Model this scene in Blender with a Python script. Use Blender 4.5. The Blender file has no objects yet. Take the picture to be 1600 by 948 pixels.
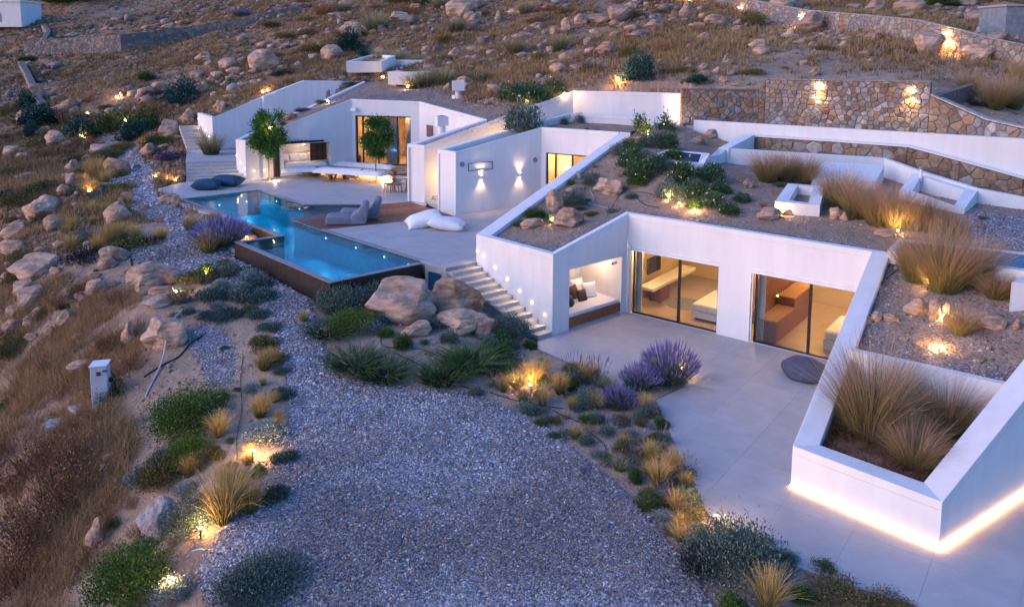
import bpy, bmesh, math, random
import numpy as np
from mathutils import Vector, Matrix, noise
R = math.radians
random.seed(7); np.random.seed(7)
rng = np.random.default_rng(7)
C = bpy.context.scene.collection
scene = bpy.context.scene

# ------------------------------------------------------------------ camera
F = 1200.0; PX, PY = 800.0, 220.0; CAMH = 10.1
TH = math.atan(145 / 1200.0); ROLL = R(0.36)
fw = Vector((0, math.cos(TH), -math.sin(TH)))
r0 = Vector((1, 0, 0)); u0 = Vector((0, math.sin(TH), math.cos(TH)))
rt = r0 * math.cos(ROLL) + u0 * math.sin(ROLL)
up = -r0 * math.sin(ROLL) + u0 * math.cos(ROLL)
cam_d = bpy.data.cameras.new('camera'); cam = bpy.data.objects.new('camera', cam_d); C.objects.link(cam)
m = Matrix.Identity(4)
for i in range(3):
    m[i][0] = rt[i]; m[i][1] = up[i]; m[i][2] = -fw[i]
m[2][3] = CAMH
cam.matrix_world = m
cam_d.sensor_width = 36; cam_d.sensor_fit = 'HORIZONTAL'; cam_d.lens = F / 1600 * 36
cam_d.shift_y = -(474 - PY) / 1600; cam_d.clip_start = .2; cam_d.clip_end = 1000
scene.camera = cam

def ray(px, py):
    return fw + rt * ((px - PX) / F) - up * ((py - PY) / F)
def P(px, py, z):                       # where the sight line of a photo pixel meets the level z
    d = ray(px, py); t = (z - CAMH) / d.z
    return Vector((d.x * t, d.y * t, z))
def PD(px, py, dist):                   # ... or a given distance ahead
    d = ray(px, py); t = dist / d.y
    return Vector((d.x * t, dist, CAMH + d.z * t))
def proj(p):
    v = Vector(p) - Vector((0, 0, CAMH)); k = v.dot(fw)
    return PX + F * v.dot(rt) / k, PY - F * v.dot(up) / k

# ------------------------------------------------------------------ world, sun, exposure
SUN_EL, SUN_AZ = R(3.0), R(250)
w = bpy.data.worlds.new("World"); scene.world = w; w.use_nodes = True
nt = w.node_tree; bg = nt.nodes['Background']
sky = nt.nodes.new('ShaderNodeTexSky'); sky.sky_type = 'NISHITA'; sky.sun_disc = False
sky.sun_elevation = SUN_EL; sky.sun_rotation = SUN_AZ; sky.ozone_density = 4.0; sky.air_density = 1.2; sky.dust_density = .6
mixw = nt.nodes.new('ShaderNodeMix'); mixw.data_type = 'RGBA'; mixw.blend_type = 'MULTIPLY'; mixw.inputs[0].default_value = 1
mixw.inputs[7].default_value = (.90, .97, 1.30, 1)
nt.links.new(sky.outputs[0], mixw.inputs[6]); nt.links.new(mixw.outputs[2], bg.inputs[0])
bg.inputs[1].default_value = 0.15
sd = bpy.data.lights.new('sun', 'SUN'); sun = bpy.data.objects.new('sun', sd); C.objects.link(sun)
sd.energy = .35; sd.angle = R(50); sd.color = (1.0, .78, .80)
sd_dir = Vector((math.sin(SUN_AZ) * math.cos(R(28)), math.cos(SUN_AZ) * math.cos(R(28)), math.sin(R(28))))
sun.rotation_euler = sd_dir.to_track_quat('Z', 'Y').to_euler()
scene.view_settings.view_transform = 'Standard'; scene.view_settings.look = 'None'
scene.view_settings.exposure = 2.56; scene.view_settings.gamma = 1
cy = scene.cycles
cy.use_denoising = True; cy.max_bounces = 6; cy.diffuse_bounces = 3; cy.glossy_bounces = 3
cy.transparent_max_bounces = 8; cy.sample_clamp_indirect = 4; cy.sample_clamp_direct = 0
cy.use_light_tree = True; cy.caustics_reflective = False; cy.caustics_refractive = False

# ------------------------------------------------------------------ materials
def nodes_of(name):
    mt = bpy.data.materials.new(name); mt.use_nodes = True
    return mt, mt.node_tree, mt.node_tree.nodes['Principled BSDF']
def mat(name, col, rough=.8, var=.15, scale=3.0, bump=0.0, bscale=40.0, col2=None, spec=.3, randv=0.0, metal=0, detail=6):
    mt, t, b = nodes_of(name)
    b.inputs['Roughness'].default_value = rough; b.inputs['Metallic'].default_value = metal
    b.inputs['Specular IOR Level'].default_value = spec
    tc = t.nodes.new('ShaderNodeTexCoord'); n = t.nodes.new('ShaderNodeTexNoise')
    n.inputs['Scale'].default_value = scale; n.inputs['Detail'].default_value = detail; n.inputs['Roughness'].default_value = .65
    t.links.new(tc.outputs['Object'], n.inputs['Vector'])
    cr = t.nodes.new('ShaderNodeValToRGB')
    c2 = col2 or tuple(min(1, c * (1 + var)) for c in col); c1 = tuple(c * (1 - var) for c in col) if not col2 else col
    cr.color_ramp.elements[0].position = .35; cr.color_ramp.elements[1].position = .65
    cr.color_ramp.elements[0].color = (*c1, 1); cr.color_ramp.elements[1].color = (*c2, 1)
    t.links.new(n.outputs['Fac'], cr.inputs[0]); out = cr.outputs[0]
    if randv:
        oi = t.nodes.new('ShaderNodeObjectInfo'); hs = t.nodes.new('ShaderNodeHueSaturation'); mr = t.nodes.new('ShaderNodeMapRange')
        mr.inputs['To Min'].default_value = 1 - randv; mr.inputs['To Max'].default_value = 1 + randv
        t.links.new(oi.outputs['Random'], mr.inputs['Value']); t.links.new(mr.outputs[0], hs.inputs['Value'])
        t.links.new(out, hs.inputs['Color']); out = hs.outputs[0]
    t.links.new(out, b.inputs['Base Color'])
    if bump:
        n2 = t.nodes.new('ShaderNodeTexNoise'); n2.inputs['Scale'].default_value = bscale; n2.inputs['Detail'].default_value = 5
        t.links.new(tc.outputs['Object'], n2.inputs['Vector'])
        bp = t.nodes.new('ShaderNodeBump'); bp.inputs['Strength'].default_value = bump; bp.inputs['Distance'].default_value = .03
        t.links.new(n2.outputs['Fac'], bp.inputs['Height']); t.links.new(bp.outputs[0], b.inputs['Normal'])
    return mt
def attr_mat(name, rough=.75, rand=.12, trans=.0, spec=.2):
    mt, t, b = nodes_of(name)
    a = t.nodes.new('ShaderNodeAttribute'); a.attribute_name = 'Col'
    oi = t.nodes.new('ShaderNodeObjectInfo'); hs = t.nodes.new('ShaderNodeHueSaturation'); mr = t.nodes.new('ShaderNodeMapRange')
    mr.inputs['To Min'].default_value = 1 - rand; mr.inputs['To Max'].default_value = 1 + rand
    t.links.new(oi.outputs['Random'], mr.inputs['Value']); t.links.new(mr.outputs[0], hs.inputs['Value'])
    t.links.new(a.outputs['Color'], hs.inputs['Color']); t.links.new(hs.outputs[0], b.inputs['Base Color'])
    b.inputs['Roughness'].default_value = rough; b.inputs['Specular IOR Level'].default_value = spec
    return mt
def emis(name, col, s):
    mt, t, b = nodes_of(name)
    b.inputs['Base Color'].default_value = (*col, 1)
    b.inputs['Emission Color'].default_value = (*col, 1); b.inputs['Emission Strength'].default_value = s
    return mt
def glass_mat(name, tint=(.85, .88, .9), refl=.9):
    mt, t, b = nodes_of(name); t.nodes.remove(b); o = t.nodes['Material Output']
    tr = t.nodes.new('ShaderNodeBsdfTransparent'); tr.inputs[0].default_value = (*tint, 1)
    gl = t.nodes.new('ShaderNodeBsdfGlossy'); gl.inputs['Roughness'].default_value = .02; gl.inputs[0].default_value = (refl, refl, refl, 1)
    fr = t.nodes.new('ShaderNodeFresnel'); fr.inputs[0].default_value = 1.5; mx = t.nodes.new('ShaderNodeMixShader')
    t.links.new(fr.outputs[0], mx.inputs[0]); t.links.new(tr.outputs[0], mx.inputs[1]); t.links.new(gl.outputs[0], mx.inputs[2])
    t.links.new(mx.outputs[0], o.inputs[0]); return mt
M = {}
def stucco(name, c):
    mt, t, b = nodes_of(name); b.inputs['Roughness'].default_value = .85; b.inputs['Specular IOR Level'].default_value = .2
    tc = t.nodes.new('ShaderNodeTexCoord'); n = t.nodes.new('ShaderNodeTexNoise'); n.inputs['Scale'].default_value = .8; n.inputs['Detail'].default_value = 7
    n.inputs['Roughness'].default_value = .7
    mp = t.nodes.new('ShaderNodeMapping'); mp.inputs['Scale'].default_value = (2.2, 2.2, .3)
    n3 = t.nodes.new('ShaderNodeTexNoise'); n3.inputs['Scale'].default_value = 1.5; n3.inputs['Detail'].default_value = 6
    t.links.new(tc.outputs['Object'], n.inputs['Vector']); t.links.new(tc.outputs['Object'], mp.inputs[0]); t.links.new(mp.outputs[0], n3.inputs['Vector'])
    ad = t.nodes.new('ShaderNodeMath'); ad.operation = 'ADD'; t.links.new(n.outputs['Fac'], ad.inputs[0]); t.links.new(n3.outputs['Fac'], ad.inputs[1])
    cr = t.nodes.new('ShaderNodeValToRGB'); cr.color_ramp.elements[0].position = .35; cr.color_ramp.elements[1].position = .62
    cr.color_ramp.elements[0].color = (c[0] * .90, c[1] * .895, c[2] * .885, 1); cr.color_ramp.elements[1].color = (*c, 1)
    ml = t.nodes.new('ShaderNodeMath'); ml.operation = 'MULTIPLY'; ml.inputs[1].default_value = .5
    t.links.new(ad.outputs[0], ml.inputs[0]); t.links.new(ml.outputs[0], cr.inputs[0]); t.links.new(cr.outputs[0], b.inputs['Base Color'])
    n2 = t.nodes.new('ShaderNodeTexNoise'); n2.inputs['Scale'].default_value = 25; t.links.new(tc.outputs['Object'], n2.inputs['Vector'])
    bp = t.nodes.new('ShaderNodeBump'); bp.inputs['Strength'].default_value = .15; bp.inputs['Distance'].default_value = .02
    t.links.new(n2.outputs['Fac'], bp.inputs['Height']); t.links.new(bp.outputs[0], b.inputs['Normal'])
    return mt
M['white'] = stucco('white_stucco', (.76, .75, .745))
M['paving'] = mat('paving', (.37, .355, .35), .6, col2=(.435, .42, .415), scale=1.3, bump=.15, bscale=20, randv=.03, detail=9)
M['joint'] = mat('paving_joint', (.30, .29, .285), .9)
M['step'] = mat('step_stone', (.42, .40, .39), .7, var=.08, scale=3, bump=.1)
M['soil'] = mat('sandy_soil', (.25, .165, .11), .95, scale=1.6, col2=(.40, .285, .20), bump=.9, bscale=14)
M['rock'] = None
M['deck'] = mat('deck_wood', (.20, .075, .045), .5, var=.3, scale=6, bump=.1, randv=.22)
M['wood'] = mat('oiled_wood', (.26, .11, .045), .5, var=.3, scale=8, bump=.1)
M['wood_pale'] = mat('teak_wood', (.38, .21, .10), .55, var=.25, scale=10)
M['dark_metal'] = mat('dark_metal', (.035, .035, .04), .4, metal=.6)
M['white_metal'] = mat('white_metal', (.75, .75, .76), .4)
M['grey_metal'] = mat('grey_metal', (.22, .25, .28), .45)
M['cushion'] = mat('white_cushion', (.78, .77, .76), .9, var=.05, scale=5, bump=.2, bscale=8)
M['grey_fabric'] = mat('grey_fabric', (.20, .21, .25), .9, var=.12, scale=5, bump=.25, bscale=12)
M['blue_fabric'] = mat('blue_fabric', (.025, .075, .13), .9, var=.2, scale=5, bump=.25, bscale=12)
M['brown_fabric'] = mat('brown_fabric', (.10, .065, .055), .9, var=.2, scale=5, bump=.25, bscale=14)
M['wicker'] = mat('wicker', (.16, .085, .045), .8, var=.4, scale=30, bump=.6, bscale=50)
M['tile_dark'] = mat('dark_pool_wall', (.036, .026, .022), .45, var=.35, scale=5, bump=.1)
M['coping'] = mat('pool_coping', (.22, .22, .24), .4, var=.15, scale=4)
M['lining'] = mat('pool_lining', (.05, .40, .52), .4, var=.12, scale=2.5)
M['kerb'] = mat('concrete_kerb', (.36, .35, .35), .8, var=.15, scale=4, bump=.2)
M['glass'] = glass_mat('window_glass'); M['dark'] = mat('black_plastic', (.02, .02, .022), .5)
M['room_wall'] = mat('room_plaster', (.62, .52, .36), .8, var=.08, scale=1)
M['room_floor'] = mat('room_floor', (.42, .33, .25), .4, var=.1, scale=2)
M['cabinet'] = mat('cabinet_wood', (.22, .10, .085), .5, var=.15, scale=6)
M['bedding'] = mat('white_bedding', (.75, .73, .70), .9, var=.05, bump=.15, bscale=6)
M['mortar'] = mat('mortar', (.17, .145, .12), .95, var=.3, scale=8)
M['bean'] = mat('slate_fabric', (.075, .085, .13), .9, var=.15, scale=5, bump=.25, bscale=12)
M['hose'] = mat('black_hose', (.015, .013, .013), .6); M['hose_grey'] = mat('grey_hose', (.42, .44, .48), .5)
M['box_grey'] = mat('grey_enamel', (.50, .53, .56), .4, var=.08)
M['leaf'] = attr_mat('foliage'); M['blade'] = attr_mat('grass_blades', .8, .15); M['pebble'] = attr_mat('pebbles', .6, 0)
M['bark'] = mat('bark', (.20, .16, .13), .9, var=.3, scale=12, bump=.5)
M['lamp'] = emis('lamp_glow', (1.0, .60, .22), 14); M['led'] = emis('led_strip', (1.0, .52, .20), 4.5)
M['lamp_soft'] = emis('lamp_soft', (1.0, .66, .36), 4); M['pool_lamp'] = emis('pool_lamp', (.6, .9, 1), 2)
WARM = (1.0, .58, .24)

def rock_mat(name, base, pale, dark):
    mt, t, b = nodes_of(name); b.inputs['Roughness'].default_value = .85; b.inputs['Specular IOR Level'].default_value = .25
    tc = t.nodes.new('ShaderNodeTexCoord'); ob = tc.outputs['Object']
    mp = t.nodes.new('ShaderNodeMapping'); mp.inputs['Rotation'].default_value = (.5, .3, 0); mp.inputs['Scale'].default_value = (1, 1, 3.0); t.links.new(ob, mp.inputs[0])
    n = t.nodes.new('ShaderNodeTexNoise'); n.inputs['Scale'].default_value = 2.2; n.inputs['Detail'].default_value = 10; n.inputs['Roughness'].default_value = .68; t.links.new(mp.outputs[0], n.inputs['Vector'])
    cr = t.nodes.new('ShaderNodeValToRGB'); e = cr.color_ramp.elements
    e[0].position = .33; e[0].color = (*dark, 1); e[1].position = .68; e[1].color = (*pale, 1); k = e.new(.5); k.color = (*base, 1)
    t.links.new(n.outputs['Fac'], cr.inputs[0])
    n4 = t.nodes.new('ShaderNodeTexNoise'); n4.inputs['Scale'].default_value = 5; n4.inputs['Detail'].default_value = 8; t.links.new(ob, n4.inputs['Vector'])
    c4 = t.nodes.new('ShaderNodeValToRGB'); c4.color_ramp.elements[0].position = .57 if name == 'pinkish_rock' else .5; c4.color_ramp.elements[1].position = .72
    t.links.new(n4.outputs['Fac'], c4.inputs[0]); mx = t.nodes.new('ShaderNodeMix'); mx.data_type = 'RGBA'
    mx.inputs[7].default_value = (.33, .32, .32, 1); t.links.new(c4.outputs[0], mx.inputs[0]); t.links.new(cr.outputs[0], mx.inputs[6])
    oi = t.nodes.new('ShaderNodeObjectInfo'); hs = t.nodes.new('ShaderNodeHueSaturation'); mr = t.nodes.new('ShaderNodeMapRange')
    mr.inputs['To Min'].default_value = .75; mr.inputs['To Max'].default_value = 1.2
    t.links.new(oi.outputs['Random'], mr.inputs['Value']); t.links.new(mr.outputs[0], hs.inputs['Value']); t.links.new(mx.outputs[2], hs.inputs['Color'])
    t.links.new(hs.outputs[0], b.inputs['Base Color'])
    ad = t.nodes.new('ShaderNodeMath'); ad.operation = 'ADD'; t.links.new(n.outputs['Fac'], ad.inputs[0]); t.links.new(n4.outputs['Fac'], ad.inputs[1])
    bp = t.nodes.new('ShaderNodeBump'); bp.inputs['Strength'].default_value = .9; bp.inputs['Distance'].default_value = .06
    t.links.new(ad.outputs[0], bp.inputs['Height']); t.links.new(bp.outputs[0], b.inputs['Normal'])
    return mt
M['rock'] = rock_mat('pinkish_rock', (.44, .285, .195), (.60, .44, .33), (.21, .13, .09))
M['rock_grey'] = rock_mat('grey_rock', (.27, .26, .27), (.40, .37, .36), (.13, .12, .13))
STONES = [mat('stone_' + n, c, .85, var=.3, scale=5, bump=.5, bscale=12, randv=.3) for n, c in
          (('tan', (.23, .175, .135)), ('ochre', (.25, .165, .105)), ('grey', (.20, .19, .195)), ('pale', (.31, .28, .255)), ('rust', (.22, .135, .095)))]

# ------------------------------------------------------------------ object helpers
def tag(o, label=None, cat=None, group=None, kind=None):
    if label: o['label'] = label
    if cat: o['category'] = cat
    if group: o['group'] = group
    if kind: o['kind'] = kind
    return o
def thing(name, label, cat, loc=(0, 0, 0), group=None, rz=0):
    o = bpy.data.objects.new(name, None); C.objects.link(o); o.location = loc; o.rotation_euler = (0, 0, rz); o.empty_display_size = .2
    return tag(o, label, cat, group)
def link(name, me, parent=None, mt=None):
    o = bpy.data.objects.new(name, me); C.objects.link(o)
    if mt and not me.materials: me.materials.append(mt)
    if parent: o.parent = parent
    return o
def mesh(name, vs, fs, mt=None, parent=None, world=True, smooth=False, cols=None):
    """vs in world coordinates when world, moved into the parent's frame"""
    me = bpy.data.meshes.new(name)
    vs = [tuple(v) for v in vs]
    if parent is not None and world:
        q = (Matrix.Translation(parent.location) @ parent.rotation_euler.to_matrix().to_4x4()).inverted()
        if parent.parent: q = q @ (Matrix.Translation(parent.parent.location) @ parent.parent.rotation_euler.to_matrix().to_4x4()).inverted()
        vs = [tuple(q @ Vector(v)) for v in vs]
    me.from_pydata(vs, [], fs); me.update()
    if smooth: me.polygons.foreach_set('use_smooth', [True] * len(me.polygons))
    if cols is not None: setcol(me, cols)
    return link(name, me, parent, mt)
def setcol(me, cols):
    a = me.color_attributes.new('Col', 'FLOAT_COLOR', 'POINT')
    c = np.ones((len(me.vertices), 4), np.float32); c[:, :3] = cols; a.data.foreach_set('color', c.ravel())
def npmesh(name, V, Fc, cols=None, smooth=False):
    """V (n,3); Fc (m,k) all faces of k corners"""
    me = bpy.data.meshes.new(name); n, k = Fc.shape
    me.vertices.add(len(V)); me.vertices.foreach_set('co', np.ascontiguousarray(V, np.float32).ravel())
    me.loops.add(n * k); me.loops.foreach_set('vertex_index', np.ascontiguousarray(Fc, np.int32).ravel())
    me.polygons.add(n); me.polygons.foreach_set('loop_start', np.arange(0, n * k, k, dtype=np.int32))
    me.polygons.foreach_set('loop_total', np.full(n, k, np.int32))
    if smooth: me.polygons.foreach_set('use_smooth', np.ones(n, bool))
    me.update(calc_edges=True)
    if cols is not None: setcol(me, cols)
    return me
def prism(poly, z0, z1):
    """poly list of xy; z0,z1 number or list"""
    n = len(poly); a = sum(poly[i][0] * poly[(i + 1) % n][1] - poly[(i + 1) % n][0] * poly[i][1] for i in range(n))
    Z0 = z0 if hasattr(z0, '__len__') else [z0] * n; Z1 = z1 if hasattr(z1, '__len__') else [z1] * n
    idx = list(range(n)) if a > 0 else list(range(n))[::-1]
    vs = [(poly[i][0], poly[i][1], Z0[i]) for i in idx] + [(poly[i][0], poly[i][1], Z1[i]) for i in idx]
    fs = [tuple(range(n))[::-1], tuple(range(n, 2 * n))] + [(i, (i + 1) % n, n + (i + 1) % n, n + i) for i in range(n)]
    return vs, fs
def merge(*parts):
    V, Fc = [], []
    for vs, fs in parts:
        o = len(V); V += [tuple(v) for v in vs]; Fc += [tuple(i + o for i in f) for f in fs]
    return V, Fc
def box(c, s, rz=0.0):
    """centre of base c, size s, yaw rz"""
    ca, sa = math.cos(rz), math.sin(rz); p = []
    for sx, sy in ((-1, -1), (1, -1), (1, 1), (-1, 1)):
        x, y = sx * s[0] / 2, sy * s[1] / 2; p.append((c[0] + x * ca - y * sa, c[1] + x * sa + y * ca))
    return prism(p, c[2], c[2] + s[2])
def cyl(c, r, h, n=16, r2=None):
    r2 = r if r2 is None else r2; vs = []; 
    for k, (rr, z) in enumerate(((r, c[2]), (r2, c[2] + h))):
        for i in range(n): vs.append((c[0] + rr * math.cos(2 * math.pi * i / n), c[1] + rr * math.sin(2 * math.pi * i / n), z))
    return vs, [tuple(range(n))[::-1], tuple(range(n, 2 * n))] + [(i, (i + 1) % n, n + (i + 1) % n, n + i) for i in range(n)]
def tube(pts, r, n=6, closed=False):
    pts = [Vector(p) for p in pts]; vs, fs = [], []
    for i, p in enumerate(pts):
        d = (pts[min(i + 1, len(pts) - 1)] - pts[max(i - 1, 0)]).normalized()
        a = d.cross(Vector((0, 0, 1)) if abs(d.z) < .9 else Vector((1, 0, 0))).normalized(); b = d.cross(a)
        rr = r[i] if hasattr(r, '__len__') else r
        for k in range(n):
            t = 2 * math.pi * k / n; vs.append(p + a * rr * math.cos(t) + b * rr * math.sin(t))
    for i in range(len(pts) - 1):
        for k in range(n): fs.append((i * n + k, i * n + (k + 1) % n, (i + 1) * n + (k + 1) % n, (i + 1) * n + k))
    fs += [tuple(range(n))[::-1], tuple(range((len(pts) - 1) * n, len(pts) * n))]
    return vs, fs
def beam(a, b, w, h):
    """bar from a to b, w wide, h deep (down)"""
    a, b = Vector(a), Vector(b); d = (b - a).normalized(); s = d.cross(Vector((0, 0, 1)))
    s = s.normalized() * w / 2 if s.length > 1e-4 else Vector((w / 2, 0, 0)); u = s.cross(d).normalized() * h / 2
    vs = [a - s - u, a + s - u, a + s + u, a - s + u, b - s - u, b + s - u, b + s + u, b - s + u]
    return vs, [(0, 1, 2, 3), (7, 6, 5, 4), (0, 4, 5, 1), (1, 5, 6, 2), (2, 6, 7, 3), (3, 7, 4, 0)]
def bevel(o, wd=.01, seg=2):
    md = o.modifiers.new('bevel', 'BEVEL'); md.width = wd; md.segments = seg; md.limit_method = 'ANGLE'; return o
def strip_wall(pts, th, side=1, closed=False):
    """mitred wall along pts (x,y,zbottom,ztop[,ztop at the inner side]); thickness th to the left (side=1) or right"""
    n = len(pts); xy = [Vector((p[0], p[1])) for p in pts]; off = []
    for i in range(n):
        dirs = []
        if i > 0 or closed: dirs.append((xy[i] - xy[i - 1]).normalized())
        if i < n - 1 or closed: dirs.append((xy[(i + 1) % n] - xy[i]).normalized())
        ns = [Vector((-d.y, d.x)) * side for d in dirs]
        if len(ns) == 1: off.append(xy[i] + ns[0] * th)
        else:
            b = (ns[0] + ns[1]).normalized(); off.append(xy[i] + b * th / max(.3, b.dot(ns[0])))
    V, Fc = [], []
    for i in range(n):
        p = pts[i]; q = off[i]; V += [(p[0], p[1], p[2]), (p[0], p[1], p[3]), (q.x, q.y, p[4] if len(p) > 4 else p[3]), (q.x, q.y, p[2])]
    for i in range(n if closed else n - 1):
        a = i * 4; b = ((i + 1) % n) * 4
        for k in range(4):
            f = (a + k, b + k, b + (k + 1) % 4, a + (k + 1) % 4); Fc.append(f if side < 0 else f[::-1])
    if not closed: Fc += [(0, 1, 2, 3), tuple(range((n - 1) * 4, n * 4))[::-1]]
    return V, Fc
def facade(p0, p1, zb, zt0, zt1, holes, th):
    """upright wall p0->p1 with rectangular holes (s0,s1,z0,z1) in metres along it; thickness goes to the left of p0->p1"""
    p0, p1 = Vector(p0[:2]), Vector(p1[:2]); L = (p1 - p0).length; d = (p1 - p0) / L; nn = Vector((-d.y, d.x)) * th
    S = sorted({0, L, *[h[0] for h in holes], *[h[1] for h in holes]}); S = [s for s in S if 0 <= s <= L]
    zs = sorted({zb, *[h[2] for h in holes], *[h[3] for h in holes]}); Zn = len(zs)
    top = lambda s: zt0 + (zt1 - zt0) * s / L
    def zz(j, s): return zs[j] if j < Zn else top(s)
    def solid(i, j):
        if i < 0 or j < 0 or i >= len(S) - 1 or j >= Zn: return False
        sm = (S[i] + S[i + 1]) / 2; zm = zs[j] + 1e-3
        return not any(h[0] < sm < h[1] and h[2] <= zm < h[3] for h in holes)
    V, Fc = [], []
    def q(*c):
        o = len(V); V.extend(c); Fc.append(tuple(range(o, o + 4)))
    def pt(s, z, b): v = p0 + d * s + (nn if b else Vector((0, 0))); return (v.x, v.y, z)
    for i in range(len(S) - 1):
        for j in range(Zn):
            if not solid(i, j): continue
            a, b = S[i], S[i + 1]; za, zb_, zc, zd = zz(j, a), zz(j, b), zz(j + 1, b), zz(j + 1, a)
            q(pt(a, za, 0), pt(b, zb_, 0), pt(b, zc, 0), pt(a, zd, 0)); q(pt(a, za, 1), pt(a, zd, 1), pt(b, zc, 1), pt(b, zb_, 1))
            if not solid(i - 1, j): q(pt(a, za, 0), pt(a, zd, 0), pt(a, zd, 1), pt(a, za, 1))
            if not solid(i + 1, j): q(pt(b, zb_, 0), pt(b, zb_, 1), pt(b, zc, 1), pt(b, zc, 0))
            if not solid(i, j + 1): q(pt(a, zd, 0), pt(b, zc, 0), pt(b, zc, 1), pt(a, zd, 1))
            if not solid(i, j - 1) : q(pt(a, za, 0), pt(a, za, 1), pt(b, zb_, 1), pt(b, zb_, 0))
    bm = bmesh.new(); vv = [bm.verts.new(v) for v in V]
    for f in Fc: bm.faces.new([vv[i] for i in f])
    bmesh.ops.remove_doubles(bm, verts=bm.verts, dist=1e-4); bmesh.ops.recalc_face_normals(bm, faces=bm.faces)
    bm.verts.index_update(); r = ([tuple(v.co) for v in bm.verts], [tuple(v.index for v in f.verts) for f in bm.faces]); bm.free()
    return r
def cut_poly(poly, o, d, sx, sy):
    """cut a flat polygon into a grid of pieces, grid from o along d"""
    d = Vector(d).normalized(); nrm = Vector((-d.y, d.x)); o = Vector(o)
    bm = bmesh.new(); bm.faces.new([bm.verts.new((p[0], p[1], 0)) for p in poly])
    for ax, st in ((d, sx), (nrm, sy)):
        if not st: continue
        v = [(Vector(p[:2]) - o).dot(ax) for p in poly]
        for k in range(math.ceil(min(v) / st), math.floor(max(v) / st) + 1):
            c = o + ax * k * st
            bmesh.ops.bisect_plane(bm, geom=bm.verts[:] + bm.edges[:] + bm.faces[:], plane_co=(c.x, c.y, 0), plane_no=(ax.x, ax.y, 0))
    out = [[Vector((v.co.x, v.co.y)) for v in f.verts] for f in bm.faces if f.calc_area() > .004]
    bm.free(); return out
def inset(poly, g):
    n = len(poly); a = sum(poly[i].x * poly[(i + 1) % n].y - poly[(i + 1) % n].x * poly[i].y for i in range(n))
    if a < 0: poly = poly[::-1]
    p = [poly[i] for i in range(n) if (poly[i] - poly[i - 1]).length > 1e-3]; n = len(p); out = []
    for i in range(n):
        d1 = (p[i] - p[i - 1]).normalized(); d2 = (p[(i + 1) % n] - p[i]).normalized()
        n1 = Vector((-d1.y, d1.x)); n2 = Vector((-d2.y, d2.x)); b = n1 + n2
        if b.length < .2: out.append(p[i]); continue
        b.normalize(); out.append(p[i] + b * g / max(.4, b.dot(n1)))
    return out
def paved(name, poly, z, th, o, d, sx, sy, parent, mt, gap=.004, nm='tile', jit=.0015):
    for pc in cut_poly(poly, o, d, sx, sy):
        q = inset(pc, gap)
        if len(q) < 3: continue
        zz = z + random.uniform(-jit, jit)
        vs, fs = prism([(v.x, v.y) for v in q], z - th, zz); mesh(nm, vs, fs, mt, parent)
def inpoly(x, y, poly):
    x = np.asarray(x, float); y = np.asarray(y, float); r = np.zeros(x.shape, bool); n = len(poly)
    for i in range(n):
        x1, y1 = poly[i][0], poly[i][1]; x2, y2 = poly[i - 1][0], poly[i - 1][1]
        if y1 == y2: continue
        c = ((y1 > y) != (y2 > y)) & (x < (x2 - x1) * (y - y1) / (y2 - y1) + x1); r ^= c
    return r
def polydist(x, y, poly, closed=True):
    x = np.asarray(x, float); y = np.asarray(y, float); m_ = np.full(x.shape, 1e9); n = len(poly)
    for i in range(n if closed else n - 1):
        a = poly[i]; b = poly[(i + 1) % n]; dx, dy = b[0] - a[0], b[1] - a[1]; L = dx * dx + dy * dy + 1e-12
        t = np.clip(((x - a[0]) * dx + (y - a[1]) * dy) / L, 0, 1)
        m_ = np.minimum(m_, np.hypot(x - a[0] - t * dx, y - a[1] - t * dy))
    return m_
class RBF:
    def __init__(s, pts):
        p = np.array([tuple(q)[:3] for q in pts], float); s.p = p[:, :2]; n = len(p)
        K = s.k(p[:, None, :2], p[None, :, :2]) + np.eye(n) * 1e-3
        A = np.zeros((n + 3, n + 3)); A[:n, :n] = K; A[:n, n] = 1; A[:n, n + 1:] = s.p; A[n, :n] = 1; A[n + 1:, :n] = s.p.T
        s.w = np.linalg.solve(A, np.r_[p[:, 2], 0, 0, 0])
    def k(s, a, b):
        return np.sqrt(((a - b) ** 2).sum(-1) + .5)     # gentle multiquadric, nearly linear
    def __call__(s, x, y):
        x = np.asarray(x, float); y = np.asarray(y, float); sh = x.shape; q = np.c_[x.ravel(), y.ravel()]; out = np.empty(len(q))
        for i in range(0, len(q), 20000):
            c = q[i:i + 20000]; out[i:i + 20000] = s.k(c[:, None], s.p[None]) @ s.w[:-3] + s.w[-3] + c @ s.w[-2:]
        return out.reshape(sh)
def fbm(x, y, sc, seed=0, oct=4):
    """cheap value noise, vectorised"""
    x = np.asarray(x, float) * sc + seed * 17.3; y = np.asarray(y, float) * sc - seed * 9.1; tot = 0; amp = 1; s = 0
    for o in range(oct):
        xi = np.floor(x); yi = np.floor(y); fx = x - xi; fy = y - yi; fx = fx * fx * (3 - 2 * fx); fy = fy * fy * (3 - 2 * fy)
        h = lambda a, b: np.modf(np.abs(np.sin(a * 127.1 + b * 311.7 + o * 13.7) * 43758.5453))[0]
        v = (h(xi, yi) * (1 - fx) + h(xi + 1, yi) * fx) * (1 - fy) + (h(xi, yi + 1) * (1 - fx) + h(xi + 1, yi + 1) * fx) * fy
        tot = tot + (v - .5) * amp; s += amp; amp *= .5; x = x * 2.03 + 5.2; y = y * 2.03 + 1.3
    return tot / s * 2
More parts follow.
